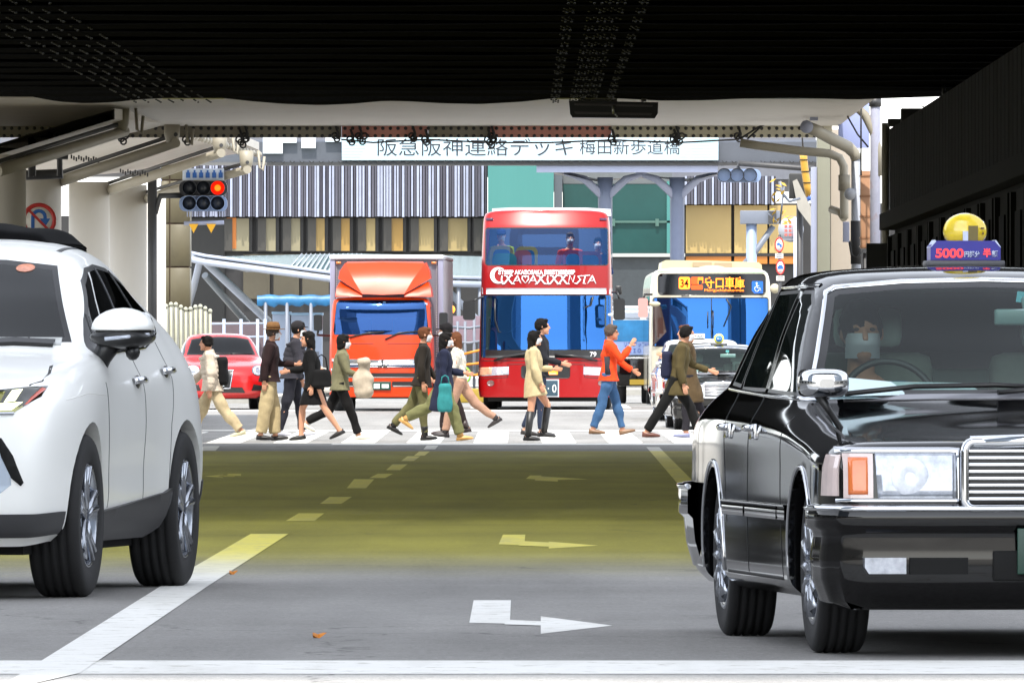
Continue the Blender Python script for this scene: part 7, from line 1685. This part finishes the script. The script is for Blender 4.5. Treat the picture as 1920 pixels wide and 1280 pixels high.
# ------------------------------------------------------------------ people
UPY = Vector((0, 1, 0))
PENDING = []
def skinmesh(name, mb, voxel, smooth, m, parent, fold=0.0, fs=7.0, seed=0):
    """melts overlapping tubes into one continuous surface (all of them at once, in flush_skins)"""
    me = bpy.data.meshes.new('tmp'); me.from_pydata([tuple(v) for v in mb.v], [], mb.f); o = bpy.data.objects.new('tmp', me); COL.objects.link(o)
    r = o.modifiers.new('r', 'REMESH'); r.mode = 'VOXEL'; r.voxel_size = voxel
    s = o.modifiers.new('s', 'SMOOTH'); s.factor = .5; s.iterations = smooth
    fin = link(name, bpy.data.meshes.new(name), parent); PENDING.append((o, fin, m, fold, fs, seed)); return fin
def flush_skins():
    dg = bpy.context.evaluated_depsgraph_get()
    for o, fin, m, fold, fs, seed in PENDING:
        out = bpy.data.meshes.new_from_object(o.evaluated_get(dg)); n = len(out.vertices)
        if fold:
            co = np.empty(n * 3, np.float32); no = np.empty(n * 3, np.float32); out.vertices.foreach_get('co', co); out.vertex_normals.foreach_get('vector', no); co = co.reshape(-1, 3); no = no.reshape(-1, 3)
            rg = np.random.RandomState(seed + 5); f = np.zeros(n)
            for k in range(6):
                d = rg.normal(size=3); d[2] *= 1.3; d = d / np.linalg.norm(d) * fs * (1 + .55 * k) * 1.5; e = rg.normal(size=3) * fs * .5
                f += np.sin(co @ d + rg.uniform(0, 6) + 1.6 * np.sin(co @ e + rg.uniform(0, 6))) / (1 + .6 * k)
            co += no * (f * fold * .55)[:, None]; out.vertices.foreach_set('co', co.ravel())
        out.polygons.foreach_set('use_smooth', [True] * len(out.polygons)); out.materials.clear(); out.materials.append(m)
        old = fin.data; nm = old.name; fin.data = out; bpy.data.meshes.remove(old); out.name = nm
    for o, *_ in PENDING: me = o.data; bpy.data.objects.remove(o); bpy.data.meshes.remove(me)
    PENDING.clear()
def cloth(c, rough=.9, var=.22): return mat('cloth_%d_%d_%d' % c, tuple(int(q * .86) for q in c), rough, var=var, vs=9, bump=.25, bs=90, spec=.2)
SKIN = {'a': mat('skin', (186, 134, 106), .55, var=.05, vs=12), 'b': mat('skin_tan', (168, 116, 88), .55, var=.05, vs=12)}
HAIR = {'black': mat('hair_black', (16, 14, 13), .8, spec=.15, var=.3, vs=60, stretch=(3, 3, .3)), 'brown': mat('hair_brown', (84, 50, 30), .8, spec=.15, var=.3, vs=60, stretch=(3, 3, .3)), 'grey': mat('hair_grey', (70, 60, 54), .8, spec=.15, var=.3, vs=60)}
M_mask = mat('face_mask', (190, 192, 196), .8)
def person(label, px, Y, H, face, legs, arms, top, bottom, shoes, hair, skin='a', mask=False, lean=0.0, hat=None, group='people walking over the crossing', dx=0.0, seed=1, glasses=False, turn=0.0):
    """face 0: walks to the right of the photo, 180: to the left. legs: ((thigh, knee, foot), ...) near leg first; arms: ((shoulder, elbow), ...)"""
    h = H / 1.70
    t = thing('person', label, 'person', (PX(px, Y) + dx, Y, gz(Y) + .006), R(face + turn), group)
    near = -1 if abs(face) < 90 else 1       # which local side is nearer the camera
    sides = (near, -near)
    V3 = lambda x, y, z: Vector((x, y, z)) * h
    hipz = .90; J = {}
    sl = sin(lean); cl = cos(lean)
    def up(x, y, z): d = z - .92; return V3(x * 1.0 + d * sl, y, .92 + d * cl)
    for s, (a, k, f) in zip(sides, legs):
        a, k = R(a), R(k); hip = V3(0, s * .088, hipz)
        kn = hip + V3(.425 * sin(a), 0, -.425 * cos(a)); an = kn + V3(.405 * sin(a - k), 0, -.405 * cos(a - k))
        J[s] = [hip, kn, an, R(f)]
    heel = .055 if shoes[0] in ('heel', 'boot') else .0
    def foot_pts(an, f):
        d = Vector((cos(f), 0, sin(f))); n = Vector((-sin(f), 0, cos(f)))
        return d, n
    low = 9
    for s in sides:
        d, n = foot_pts(J[s][2], J[s][3])
        for q in (J[s][2] - n * .085 * h - d * .06 * h, J[s][2] - n * .085 * h + d * .17 * h): low = min(low, q.z)
    dz = Vector((0, 0, -low))
    for s in sides: J[s][:3] = [p + dz for p in J[s][:3]]
    U = lambda x, y, z: up(x, y, z) + dz
    A = {}
    for s, (a, e) in zip(sides, arms):
        a, e = R(a), R(e); sh = U(-.005, s * .175, 1.39)
        el = sh + V3(.285 * sin(a + lean), s * .045, -.285 * cos(a + lean)); wr = el + V3(.245 * sin(a + e + lean), -s * .03 * (1 if e > .5 else 0), -.245 * cos(a + e + lean))
        A[s] = [sh, el, wr, (wr - el).normalized()]
    sk = SKIN[skin]
    # ---- the body: one surface
    b = MB()
    b.tube([U(0, 0, .86), U(0, 0, .95), U(.005, 0, 1.06), U(.012, 0, 1.25), U(0, 0, 1.37), U(-.004, 0, 1.43)], [tuple(q * h for q in r_) for r_ in ((.09, .13), (.105, .155), (.088, .13), (.108, .155), (.085, .16), (.05, .07))], 16, up=UPY)
    b.tube([U(-.012, 0, 1.40), U(.0, 0, 1.47), U(.012, 0, 1.54)], [.058 * h, .05 * h, .052 * h], 12)
    hc = U(.028, 0, 1.592)
    b.sphere(hc + V3(-.012, 0, .012), tuple(q * h for q in (.094, .075, .105)), 0, 20); b.sphere(hc + V3(.030, 0, -.045), tuple(q * h for q in (.062, .055, .075)), 0, 16)
    b.tube([hc + V3(.085, 0, .012), hc + V3(.108, 0, -.026), hc + V3(.088, 0, -.036)], [.010 * h, .014 * h, .011 * h], 8)
    b.sphere(hc + V3(.072, 0, -.098), .022 * h, 0, 8); b.sphere(hc + V3(.080, 0, .030), tuple(q * h for q in (.012, .05, .010)), 0, 8); b.sphere(hc + V3(.084, 0, -.066), tuple(q * h for q in (.011, .024, .010)), 0, 8)
    for s in (1, -1): b.sphere(hc + V3(-.008, s * .077, -.005), tuple(q * h for q in (.018, .010, .030)), 0, 8)
    for s in sides:
        hip, kn, an, f = J[s]; d, n = foot_pts(an, f)
        b.tube([hip + V3(0, 0, .03), hip.lerp(kn, .3), kn, kn.lerp(an, .3), an.lerp(kn, .12), an - n * .02 * h], [.088 * h, .078 * h, .054 * h, .056 * h, .038 * h, .04 * h], 12)
        b.tube([an - n * .03 * h - d * .05 * h, an - n * .055 * h + d * .06 * h, an - n * .068 * h + d * .15 * h, an - n * .07 * h + d * .175 * h], [(.035 * h, .035 * h), (.038 * h, .030 * h), (.036 * h, .018 * h), (.02 * h, .01 * h)], 10, up=n)
        sh, el, wr, hd = A[s]
        b.tube([sh + V3(0, -s * .03, .01), sh, sh.lerp(el, .5), el, el.lerp(wr, .4), wr], [.05 * h, .055 * h, .045 * h, .036 * h, .036 * h, .025 * h], 10)
        # hand: palm, four bent fingers of different lengths, thumb from the side of the palm
        fw = Vector((hd.z * -1, 0, hd.x)) if abs(hd.x) + abs(hd.z) > .1 else Vector((1, 0, 0)); fw = (fw if fw.x > 0 else -fw).normalized()
        pl = Vector((0, -s, 0)); pc = wr + hd * .045 * h
        b.tube([wr, pc, wr + hd * .09 * h], [(.02 * h, .016 * h), (.036 * h, .015 * h), (.034 * h, .013 * h)], 10, up=pl)
        for i, (o_, ln) in enumerate(((.028, .068), (.010, .078), (-.009, .072), (-.027, .056))):
            r0 = wr + hd * .088 * h + fw * o_ * h; r1 = r0 + (hd + pl * .18) .normalized() * ln * .5 * h; r2 = r1 + (hd * .75 + pl * .65).normalized() * ln * .5 * h
            b.tube([r0, r1, r2], [.0095 * h, .009 * h, .0075 * h], 8)
        r0 = wr + hd * .03 * h + fw * .028 * h; r1 = r0 + (hd * .7 + fw * .7).normalized() * .035 * h; r2 = r1 + (hd * .95 + fw * .1 + pl * .35).normalized() * .032 * h
        b.tube([r0, r1, r2], [.013 * h, .0115 * h, .009 * h], 8)
    skinmesh('body', b, .0085 * h, 3, sk, t)
    # eyes and mouth
    m = MB()
    for s in (1, -1): m.sphere(hc + V3(.074, s * .030, .012), tuple(q * h for q in (.008, .013, .007)), 0, 8)
    m.build('eyes', mat('eye_dark', (26, 20, 18), .3), t)
    if mask:
        m = MB(); G = []
        for i in range(7):
            z = -.002 - .016 * i; G.append([hc + V3((.104 - .012 * abs(i - 2)) * cos(an_) + .010 - .02 * (1 - cos(an_)), .070 * sin(an_), z) for an_ in np.linspace(-1.25, 1.25, 11)])
        m.grid(G, 0, True, True); m.grid(G, 0, True, False); m.build('face_mask', M_mask, t)
    else: MB().sphere(hc + V3(.092, 0, -.067), tuple(q * h for q in (.006, .02, .005)), 0, 8).build('mouth', mat('lip', (150, 84, 76), .5), t)
    if glasses:
        m = MB()
        for s in (1, -1): m.lathe([(.021 * h, -.002), (.024 * h, 0), (.021 * h, .002)], hc + V3(.094, s * .031, .012), 'x', 14, closed=True); m.tube([hc + V3(.092, s * .055, .016), hc + V3(-.01, s * .079, .012)], .0025, 5)
        m.tube([hc + V3(.096, -.01, .016), hc + V3(.096, .01, .016)], .0025, 5); m.build('glasses', M_trim, t)
    # ---- lower garment
    kind, col = bottom[:2]; g = MB(); hemz = bottom[2] if len(bottom) > 2 else .1
    if kind in ('trousers', 'wide'):
        wf = 1.35 if kind == 'wide' else 1.0
        g.tube([U(0, 0, 1.03), U(0, 0, .95), U(-.005, 0, .86)], [(.105 * h, .148 * h), (.122 * h, .172 * h), (.10 * h, .14 * h)], 16, up=UPY)
        for s in sides:
            hip, kn, an, f = J[s]; e = an.lerp(kn, .05)
            g.tube([hip + V3(0, 0, .05), hip.lerp(kn, .3), kn, kn.lerp(an, .45), e], [.104 * h, .097 * h, .074 * h * wf, .068 * h * wf, .062 * h * wf], 14)
        skinmesh('trousers', g, .012, 4, cloth(col), t, .014, 8, seed)
    elif kind == 'skirt':
        n = 24; rings = []; kx = [J[s][0].lerp(J[s][1], .8).x for s in sides]; x0, x1 = min(kx), max(kx)
        zt, zb = 1.02, hemz
        for i in range(9):
            f_ = i / 8; z = zt + (zb - zt) * f_; cxx = (x0 + x1) / 2 * f_; rx = .10 + (max(.12, (x1 - x0) / 2 / h * (.9 - zb) / .34 + .09) - .10) * f_; ry = .14 + .05 * sin(f_ * 1.8)
            c = V3(cxx / h, 0, z) + dz
            rings.append([c + V3(rx * cos(a) * (1 + .04 * f_ * sin(6 * a + seed)), ry * sin(a) * (1 + .04 * f_ * sin(5 * a)), 0) for a in np.linspace(0, 2 * pi, n, endpoint=False)])
        g.loft(rings); skinmesh('skirt', g, .012, 3, cloth(col), t, .006, 9, seed)
    # ---- upper garment with sleeves
    kind, col = top[:2]; hemz = top[2]; g = MB(); pf = 1.22 if kind == 'puffer' else (1.1 if kind in ('coat', 'jacket') else 1.0)
    T = [(1.44, .055, .075), (1.385, .098, .175), (1.25, .125, .172), (1.08, .112, .152), (.95, .128, .172)]
    if hemz < .9: T += [(.9 + (hemz - .9) * k, .135 + .05 * k * (1 if kind == 'coat' else .5), .178 + .03 * k) for k in (.35, .7, 1)]
    else: T[-1] = (hemz, .125, .168)
    mid = (J[sides[0]][1].x + J[sides[1]][1].x) / 2 / h
    P = [(U(.004 + (mid * .45 * max(0, (.9 - z)) / .5), 0, z) if z >= .9 else Vector((0, 0, 0)) + V3(mid * .9 * (.92 - z) / .5, 0, z) + dz) for z, _, _ in T]
    g.tube(P, [(rx * pf * h, ry * (1 + (pf - 1) * .7) * h) for _, rx, ry in T], 18, up=UPY)
    g.tube([U(-.016, 0, 1.41), U(-.004, 0, 1.475)], [(.074 * h, .085 * h), (.07 * h, .072 * h)], 12, up=UPY)
    for s in sides:
        sh, el, wr, hd = A[s]; k = pf
        g.tube([sh + V3(0, -s * .05, .0), sh + V3(0, s * .005, 0), sh.lerp(el, .5), el, el.lerp(wr, .5), wr.lerp(el, .04)], [.066 * h * k, .07 * h * k, .061 * h * k, .055 * h * k, .051 * h * k, .043 * h * k], 12)
    if kind == 'puffer':
        for i in range(7):
            z = 1.36 - i * .075
            if z > hemz: g.tube([U(.004, 0, z + .02), U(.004, 0, z - .02)], [(.158 * h, .205 * h)] * 2, 16, up=UPY)
        for s in sides:
            sh, el, wr, hd = A[s]
            for i in range(6): q = sh.lerp(el, .15 + .17 * i) if i < 5 else el; g.sphere(q, .085 * h, 0, 10)
            for i in range(4): g.sphere(el.lerp(wr, .1 + .24 * i), .072 * h, 0, 10)
    gm = skinmesh({'puffer': 'puffer_jacket', 'coat': 'coat', 'jacket': 'jacket', 'shirt': 'shirt', 'fluffy': 'fluffy_jacket'}[kind], g, .012, 3, cloth(col), t, .012 if kind != 'fluffy' else .016, 8 if kind != 'fluffy' else 26, seed)
    if len(top) > 3:                       # a side panel of another colour
        m = MB(); s = sides[0]
        m.tube([U(-.03, s * .155, 1.22), U(-.02, s * .15, 1.08), U(-.01, s * .178, .94)], [(.05 * h, .03 * h), (.045 * h, .03 * h), (.05 * h, .02 * h)], 10, up=UPY); m.build('side_panel', cloth(top[3]), t)
    # ---- shoes
    kd, col = shoes[:2]; m = MB(); sm = mat('leather_%d_%d_%d' % col, col, .45, var=.1, vs=12)
    for s in sides:
        hip, kn, an, f = J[s]; d, n = foot_pts(an, f); q = MB()
        q.tube([an - n * .045 * h - d * .065 * h, an - n * .05 * h, an - n * .058 * h + d * .09 * h, an - n * .066 * h + d * .165 * h, an - n * .07 * h + d * .195 * h], [(.036 * h, .040 * h), (.045 * h, .042 * h), (.046 * h, .034 * h), (.036 * h, .022 * h), (.012 * h, .012 * h)], 12, up=n)
        q.tube([an - n * .079 * h - d * .065 * h, an - n * .079 * h + d * .17 * h], [(.038 * h, .010 * h), (.034 * h, .010 * h)], 10, up=n)
        if kd == 'boot': q.tube([an - n * .03 * h, an.lerp(kn, .25), an.lerp(kn, shoes[2] if len(shoes) > 2 else .4)], [.05 * h, .055 * h, .062 * h], 14)
        if kd in ('heel', 'boot'): q.tube([an - n * .05 * h - d * .055 * h, an - n * .088 * h - d * .06 * h], [.024 * h, .014 * h], 8)
        q.build('boot' if kd == 'boot' else 'shoe', sm, t)
    # ---- hair, hat
    hk, hcol = hair
    if hk != 'bald':
        g = MB(); g.sphere(hc + V3(-.022, 0, .026), tuple(q * h for q in (.102, .087, .106)), 0, 18)
        if hk in ('long', 'bob'):
            L = .30 if hk == 'long' else .13
            g.tube([hc + V3(-.03, 0, .06), hc + V3(-.05, 0, -.04), hc + V3(-.065, 0, -.04 - L * .5), hc + V3(-.06, 0, -.05 - L)], [(.09 * h, .092 * h), (.075 * h, .094 * h), (.055 * h, .09 * h), (.03 * h, .06 * h)], 14, up=UPY)
        else: g.tube([hc + V3(-.04, 0, .02), hc + V3(-.055, 0, -.06)], [(.06 * h, .078 * h), (.04 * h, .06 * h)], 12, up=UPY)
        for s in (1, -1): g.sphere(hc + V3(-.02, s * .07, -.0 if hk == 'short' else -.03), tuple(q * h for q in (.05, .02, .05)), 0, 10)
        g.sphere(hc + V3(.045, 0, .088), tuple(q * h for q in (.045, .066, .03)), 0, 12)
        skinmesh('hair', g, .009, 3, HAIR[hcol], t, .006, 30, seed)
    if hat:
        c = cloth(hat[1]); m = MB(); z0 = hc + V3(-.01, 0, .055)
        if hat[0] == 'fedora':
            m.tube([z0, z0 + V3(-.004, 0, .06), z0 + V3(-.006, 0, .10), z0 + V3(-.006, 0, .112)], [(.108 * h, .092 * h), (.104 * h, .088 * h), (.088 * h, .07 * h), (.05 * h, .04 * h)], 18, up=UPY); m.tube([z0 + V3(.012, 0, -.006), z0 + V3(.012, 0, .006)], [(.165 * h, .14 * h), (.16 * h, .135 * h)], 20, up=UPY)
        else:
            m.sphere(z0 + V3(-.005, 0, .005), tuple(q * h for q in (.108, .094, .085)), 0, 16); m.tube([z0 + V3(.06, 0, -.004), z0 + V3(.15, 0, -.016)], [(.085 * h, .010 * h), (.06 * h, .006 * h)], 12, up=Vector((0, 0, 1)))
        m.build('hat', c, t)
    t['_near'] = near
    W = Matrix.Translation(t.location) @ Matrix.Rotation(R(face + turn), 4, 'Z')
    return t, dict(hand=[W @ (A[s][2] + A[s][3] * .08 * h) for s in sides], sh=[W @ A[s][0] for s in sides], hip=[W @ J[s][0] for s in sides], back=W @ U(-.16, 0, 1.2), chest=W @ U(.1, 0, 1.2), W=W, h=h)
def bag(label, name, c, size, col, handle=None, soft=.0, seed=3, mt=None, rz=0):
    """a bag hanging at world point c (top middle)"""
    w_, d, hh = size; t = thing(name, label, 'bag', c, rz)
    g = MB(); g.tube([(0, 0, -hh), (0, 0, -hh * .9), (0, 0, -hh * .5), (0, 0, -hh * .1), (0, 0, 0)], [(w_ * .40, d * .40), (w_ * .5, d * .5), (w_ * .5, d * .52), (w_ * .46, d * .42), (w_ * .36, d * .2)], 16, up=UPY)
    skinmesh('bag_body', g, .014, 2, mt or cloth(col), t, .012 + soft, 6, seed)
    if handle: MB().tube([(-w_ * .3, 0, -.03), (-w_ * .2, 0, handle * .8), (0, 0, handle), (w_ * .2, 0, handle * .8), (w_ * .3, 0, -.03)], .010, 6).build('handle', mt or cloth(col), t)
    return t
def people():
    G2 = GY
    # 1 puffer jacket, walking left
    p, k = person('person in a cream puffer jacket and beige trousers walking left before the red car', 398, 170.5, 1.60, 180, ((-27, 14, -12), (26, 4, 8)), ((-14, 14), (18, 24)), ('puffer', (222, 206, 188), .82), ('wide', (206, 188, 152)), ('shoe', (196, 190, 160)), ('short', 'black'), lean=.10, seed=1)
    bag('black backpack on the back of the walker in the cream puffer jacket', 'backpack', k['back'] + Vector((.02, 0, .16)), (.2, .3, .42), (22, 22, 24), rz=0)
    # 2 man with brown hat
    p, k = person('older person in a brown brimmed hat, dark maroon jacket and khaki trousers', 505, 170, 1.70, 0, ((-7, 4, 0), (9, 6, 4)), ((-22, 18), (22, 62)), ('jacket', (44, 28, 30), .86), ('wide', (190, 172, 132)), ('shoe', (26, 24, 24)), ('short', 'grey'), hat=('fedora', (122, 88, 54)), lean=.06, seed=2, mask=True)
    # 3 person behind with dark cap
    p, k = person('person in a black cap, bulky charcoal jacket and white collar behind the hat wearer', 547, 176, 1.76, 0, ((-10, 8, 0), (14, 6, 8)), ((10, 50), (-8, 20)), ('puffer', (52, 50, 58), .86), ('trousers', (36, 36, 44)), ('shoe', (170, 170, 180)), ('short', 'black'), hat=('cap', (40, 38, 40)), lean=.12, seed=3, mask=True)
    MB().tube([(PX(547, 176) + .04, 175.98, 1.38), (PX(547, 176) + .08, 175.98, 1.52)], [(.09, .1), (.08, .085)], 12, up=UPY).build('scarf', cloth((226, 226, 230)), None) if False else None
    bag('white tote bag carried at the front of the walker in charcoal jacket', 'tote_bag', k['hand'][0] + Vector((.02, -.12, -.04)), (.3, .12, .30), (220, 214, 206), handle=.08)
    # 4 woman in black with heels, walking left
    p, k = person('person in a black jacket and skirt with bare legs and black heels walking left', 588, 169.8, 1.62, 180, ((-24, 10, -24), (24, 20, -6)), ((-12, 10), (16, 60)), ('jacket', (22, 21, 23), .80), ('skirt', (18, 17, 19), .56), ('heel', (24, 22, 22)), ('long', 'black'), lean=.10, seed=4)
    bag('black shoulder bag behind the walker in black heels', 'handbag', k['sh'][0] + Vector((.16, -.06, -.26)), (.32, .13, .26), (20, 20, 22), handle=.22)
    # 5 olive jacket with pale bundle
    p, k = person('person in an olive jacket and black trousers with white shoes left of the truck', 638, 171, 1.60, 0, ((22, 2, 4), (-26, 34, -28)), ((18, 48), (-24, 16)), ('jacket', (124, 120, 92), .82), ('trousers', (20, 19, 20)), ('shoe', (214, 208, 192)), ('bob', 'black'), lean=.05, seed=5, mask=True)
    bag('large cream bundle of coat and bag held before the walker in olive', 'coat_bundle', k['hand'][0] + Vector((-.04, -.12, .30)), (.25, .2, .56), (196, 182, 162), soft=.04)
    # 6 dark brown jacket
    p, k = person('brown-haired person in a dark brown jacket, green trousers and black ankle boots', 791, 170.2, 1.66, 0, ((4, 2, 4), (-22, 22, -26)), ((-8, 14), (12, 20)), ('jacket', (46, 40, 34), .80), ('trousers', (110, 106, 72)), ('boot', (24, 22, 22), .3), ('short', 'brown'), lean=.04, seed=6, mask=True)
    # 7 navy coat
    p, k = person('person with long black hair in a flared navy coat, olive trousers and tan boots', 832, 169.6, 1.62, 0, ((20, 3, 6), (-34, 30, -34)), ((-4, 16), (14, 66)), ('coat', (36, 40, 62), .48), ('wide', (118, 118, 78)), ('boot', (186, 142, 80), .22), ('long', 'black'), lean=.02, seed=7, mask=True)
    bag('teal drawstring bag hanging at the side of the navy coat', 'tote_bag', k['hand'][0] + Vector((-.04, -.10, .12)), (.22, .12, .42), (52, 136, 138), handle=.12)
    # 8 two behind, walking left
    person('person in a black hat and black clothes half hidden behind the navy coat', 842, 179, 1.72, 180, ((8, 4, 2), (-14, 10, -6)), ((6, 30), (-10, 14)), ('jacket', (34, 32, 38), .84), ('trousers', (40, 30, 30)), ('boot', (44, 30, 28), .25), ('short', 'black'), hat=('cap', (24, 22, 24)), lean=.05, seed=8, mask=True)
    person('brown-haired person in a fluffy white jacket and tan trousers walking left', 862, 175, 1.62, 180, ((20, 8, 6), (-36, 20, -30)), ((10, 40), (-10, 20)), ('fluffy', (222, 214, 200), .96), ('trousers', (176, 138, 116)), ('boot', (34, 28, 28), .25), ('long', 'brown'), lean=.08, seed=9, mask=True)
    # 9 cream coat
    p, k = person('person with long dark hair in a short cream coat, bare legs and black knee boots', 1000, 170, 1.62, 0, ((-5, 2, 0), (32, 40, -6)), ((6, 14), (14, 74)), ('coat', (206, 188, 146), .68), ('none', (0, 0, 0)), ('boot', (22, 21, 22), .92), ('long', 'black'), lean=.0, seed=10, mask=True)
    # 10 man behind her
    p, k = person('dark-haired person in a black jacket and jeans close behind the cream coat', 1011, 176.5, 1.80, 0, ((4, 3, 2), (-10, 8, -6)), ((14, 60), (-8, 14)), ('jacket', (34, 34, 40), .86), ('trousers', (46, 54, 74)), ('shoe', (46, 42, 40)), ('short', 'black'), lean=.03, seed=11)
    # 11 orange jacket
    p, k = person('person in a bright orange jacket and blue jeans walking right before the red bus', 1141, 179, 1.72, 0, ((-14, 6, 0), (17, 4, 14)), ((40, 105), (32, 22)), ('jacket', (238, 74, 30), .84, (60, 58, 62)), ('trousers', (62, 96, 136)), ('shoe', (112, 84, 60)), ('short', 'grey'), skin='b', lean=.03, seed=12, glasses=True)
    # 12 olive long coat, big stride
    p, k = person('person with black hair in an open olive coat and black trousers striding right', 1268, 169.3, 1.76, 0, ((-29, 4, 0), (28, 8, 12)), ((-20, 22), (20, 40)), ('coat', (84, 74, 46), .70), ('trousers', (22, 21, 22)), ('shoe', (92, 52, 40)), ('short', 'black'), lean=.20, seed=13, mask=True)
    bag('navy backpack on the back of the walker in the olive coat', 'backpack', k['back'] + Vector((-.03, 0, .14)), (.18, .3, .40), (34, 38, 62))
    # 13 brown long coat behind
    person('person with light brown hair in a long brown coat behind the olive coat', 1292, 175, 1.70, 180, ((6, 5, 2), (-18, 12, -10)), ((20, 90), (-12, 16)), ('coat', (84, 68, 46), .52), ('trousers', (40, 38, 44)), ('shoe', (120, 124, 156)), ('short', 'brown'), lean=.06, seed=14)
people()
def seated(label, loc, rz, col, hair, skin='a', mask=True, hat=None, hands=None, group=None, short=False):
    """a sitting person facing local -Y; loc is the seat point"""
    t = thing('person', label, 'person', loc, rz, group); b = MB(); V = lambda x, y, z: Vector((x, y, z))
    b.tube([V(0, .02, .02), V(0, .03, .18), V(0, .03, .34), V(0, .03, .46), V(0, .02, .54)], [(.15, .11), (.13, .10), (.155, .115), (.165, .09), (.07, .055)], 16, up=Vector((0, -1, 0)))
    b.tube([V(0, .02, .50), V(0, 0, .62)], [.056, .052], 12); hc = V(0, -.02, .70)
    b.sphere(hc + V(0, .012, .012), (.075, .094, .105), 0, 18); b.sphere(hc + V(0, -.03, -.045), (.055, .062, .075), 0, 14); b.tube([hc + V(0, -.085, .012), hc + V(0, -.108, -.026), hc + V(0, -.088, -.036)], [.010, .014, .011], 8)
    for s in (1, -1):
        b.sphere(hc + V(s * .077, .008, -.005), (.010, .018, .03), 0, 8)
        sh = V(s * .175, .02, .46); wr = hands[s] if hands else V(s * .15, -.24, .10); el = (sh + wr) / 2 + V(s * .08, .06, -.13); A_ = (wr - el).normalized()
        b.tube([sh - V(s * .05, 0, 0), sh, el, wr], [.05, .056, .04, .027], 10); b.tube([wr, wr + A_ * .09], [(.02, .016), (.034, .016)], 8)
        for i, o_ in enumerate((.026, .009, -.009, -.026)):
            r0 = wr + A_ * .085 + V(o_, 0, 0); b.tube([r0, r0 + A_ * (.035 + .004 * (i in (1, 2))), r0 + A_ * .05 + V(0, 0, -.025)], [.0095, .009, .0075], 6)
        b.tube([wr + A_ * .03 - V(s * .025, 0, 0), wr + A_ * .055 - V(s * .05, 0, .005), wr + A_ * .085 - V(s * .052, 0, .012)], [.013, .011, .009], 6)
        b.tube([V(s * .09, 0, .03), V(s * .10, -.26, .05), V(s * .10, -.42, .04), V(s * .10, -.44, -.2), V(s * .10, -.42, -.4)] if not short else [V(s * .09, 0, .03), V(s * .10, -.26, .05), V(s * .10, -.34, .02)], [.09, .08, .06, .055, .04] if not short else [.09, .08, .06], 10)
    skinmesh('body', b, .009, 3, SKIN[skin], t)
    g = MB(); g.tube([V(0, .02, -.02), V(0, .03, .18), V(0, .03, .36), V(0, .03, .47), V(0, .02, .53)], [(.165, .13), (.15, .12), (.175, .132), (.18, .105), (.075, .065)], 16, up=Vector((0, -1, 0)))
    for s in (1, -1):
        sh = V(s * .175, .02, .46); wr = hands[s] if hands else V(s * .15, -.24, .10); el = (sh + wr) / 2 + V(s * .08, .06, -.13); g.tube([sh - V(s * .06, 0, 0), sh, el, wr.lerp(el, .06)], [.066, .07, .054, .042], 12)
    skinmesh('shirt', g, .012, 3, cloth(col), t, .006, 8, 3)
    m = MB()
    for s in (1, -1): m.sphere(hc + V(s * .03, -.074, .012), (.013, .008, .007), 0, 8)
    m.build('eyes', mat('eye_dark', (26, 20, 18)), t)
    if mask:
        Gd = [[hc + V(.070 * sin(a), -(.104 - .012 * abs(i - 2)) * cos(a) - .010 + .02 * (1 - cos(a)), -.002 - .016 * i) for a in np.linspace(-1.25, 1.25, 11)] for i in range(7)]
        MB().grid(Gd).grid(Gd, flip=True).build('face_mask', M_mask, t)
    if hair:
        g = MB(); g.sphere(hc + V(0, .022, .026), (.087, .102, .106), 0, 18); g.tube([hc + V(0, .04, .02), hc + V(0, .055, -.06)], [(.078, .06), (.06, .04)], 12, up=Vector((0, -1, 0))); g.sphere(hc + V(0, -.045, .088), (.066, .045, .03), 0, 12); skinmesh('hair', g, .009, 3, HAIR[hair], t, .006, 30, 2)
    if hat: MB().sphere(hc + V(0, .005, .06), (.094, .108, .085), 0, 16).tube([hc + V(0, -.06, .05), hc + V(0, -.15, .038)], [(.085, .010), (.06, .006)], 12, up=Vector((0, 0, 1))).build('hat', cloth(hat), t)
    return t
def riders():
    Y = 214.0; s = F / Y; base = gz(Y)
    for px, py, lab, col, hair, hat, yy in ((940, 440, 'passenger in a navy cap and yellow-green top upstairs at the left of the bus', (150, 170, 60), None, (30, 44, 90), 2.1), (1069, 446, 'passenger with grey hair and orange top upstairs in the red bus', (220, 70, 40), 'grey', None, 1.7), (1121, 455, 'passenger in dark clothes upstairs at the right end of the bus window', (40, 60, 110), 'black', None, 2.3)):
        seated(lab, (PX(px, Y + yy), Y + yy, PZ(py, Y + yy) - .72), 0, col, hair, hat=hat, group='passengers on the upper deck', short=True)
    W = Matrix.Translation(tx.location) @ Matrix.Rotation(R(5.7), 4, 'Z')
    l = W @ Vector((-.42, .14, .475)); V = Vector
    d = seated('taxi driver in a light blue shirt and white mask behind the windscreen', l, R(5.7), (112, 142, 172), 'black', hat=None, hands={1: V((.16, -.40, .46)), -1: V((-.12, -.40, .46))}, short=True)
riders()
flush_skins()
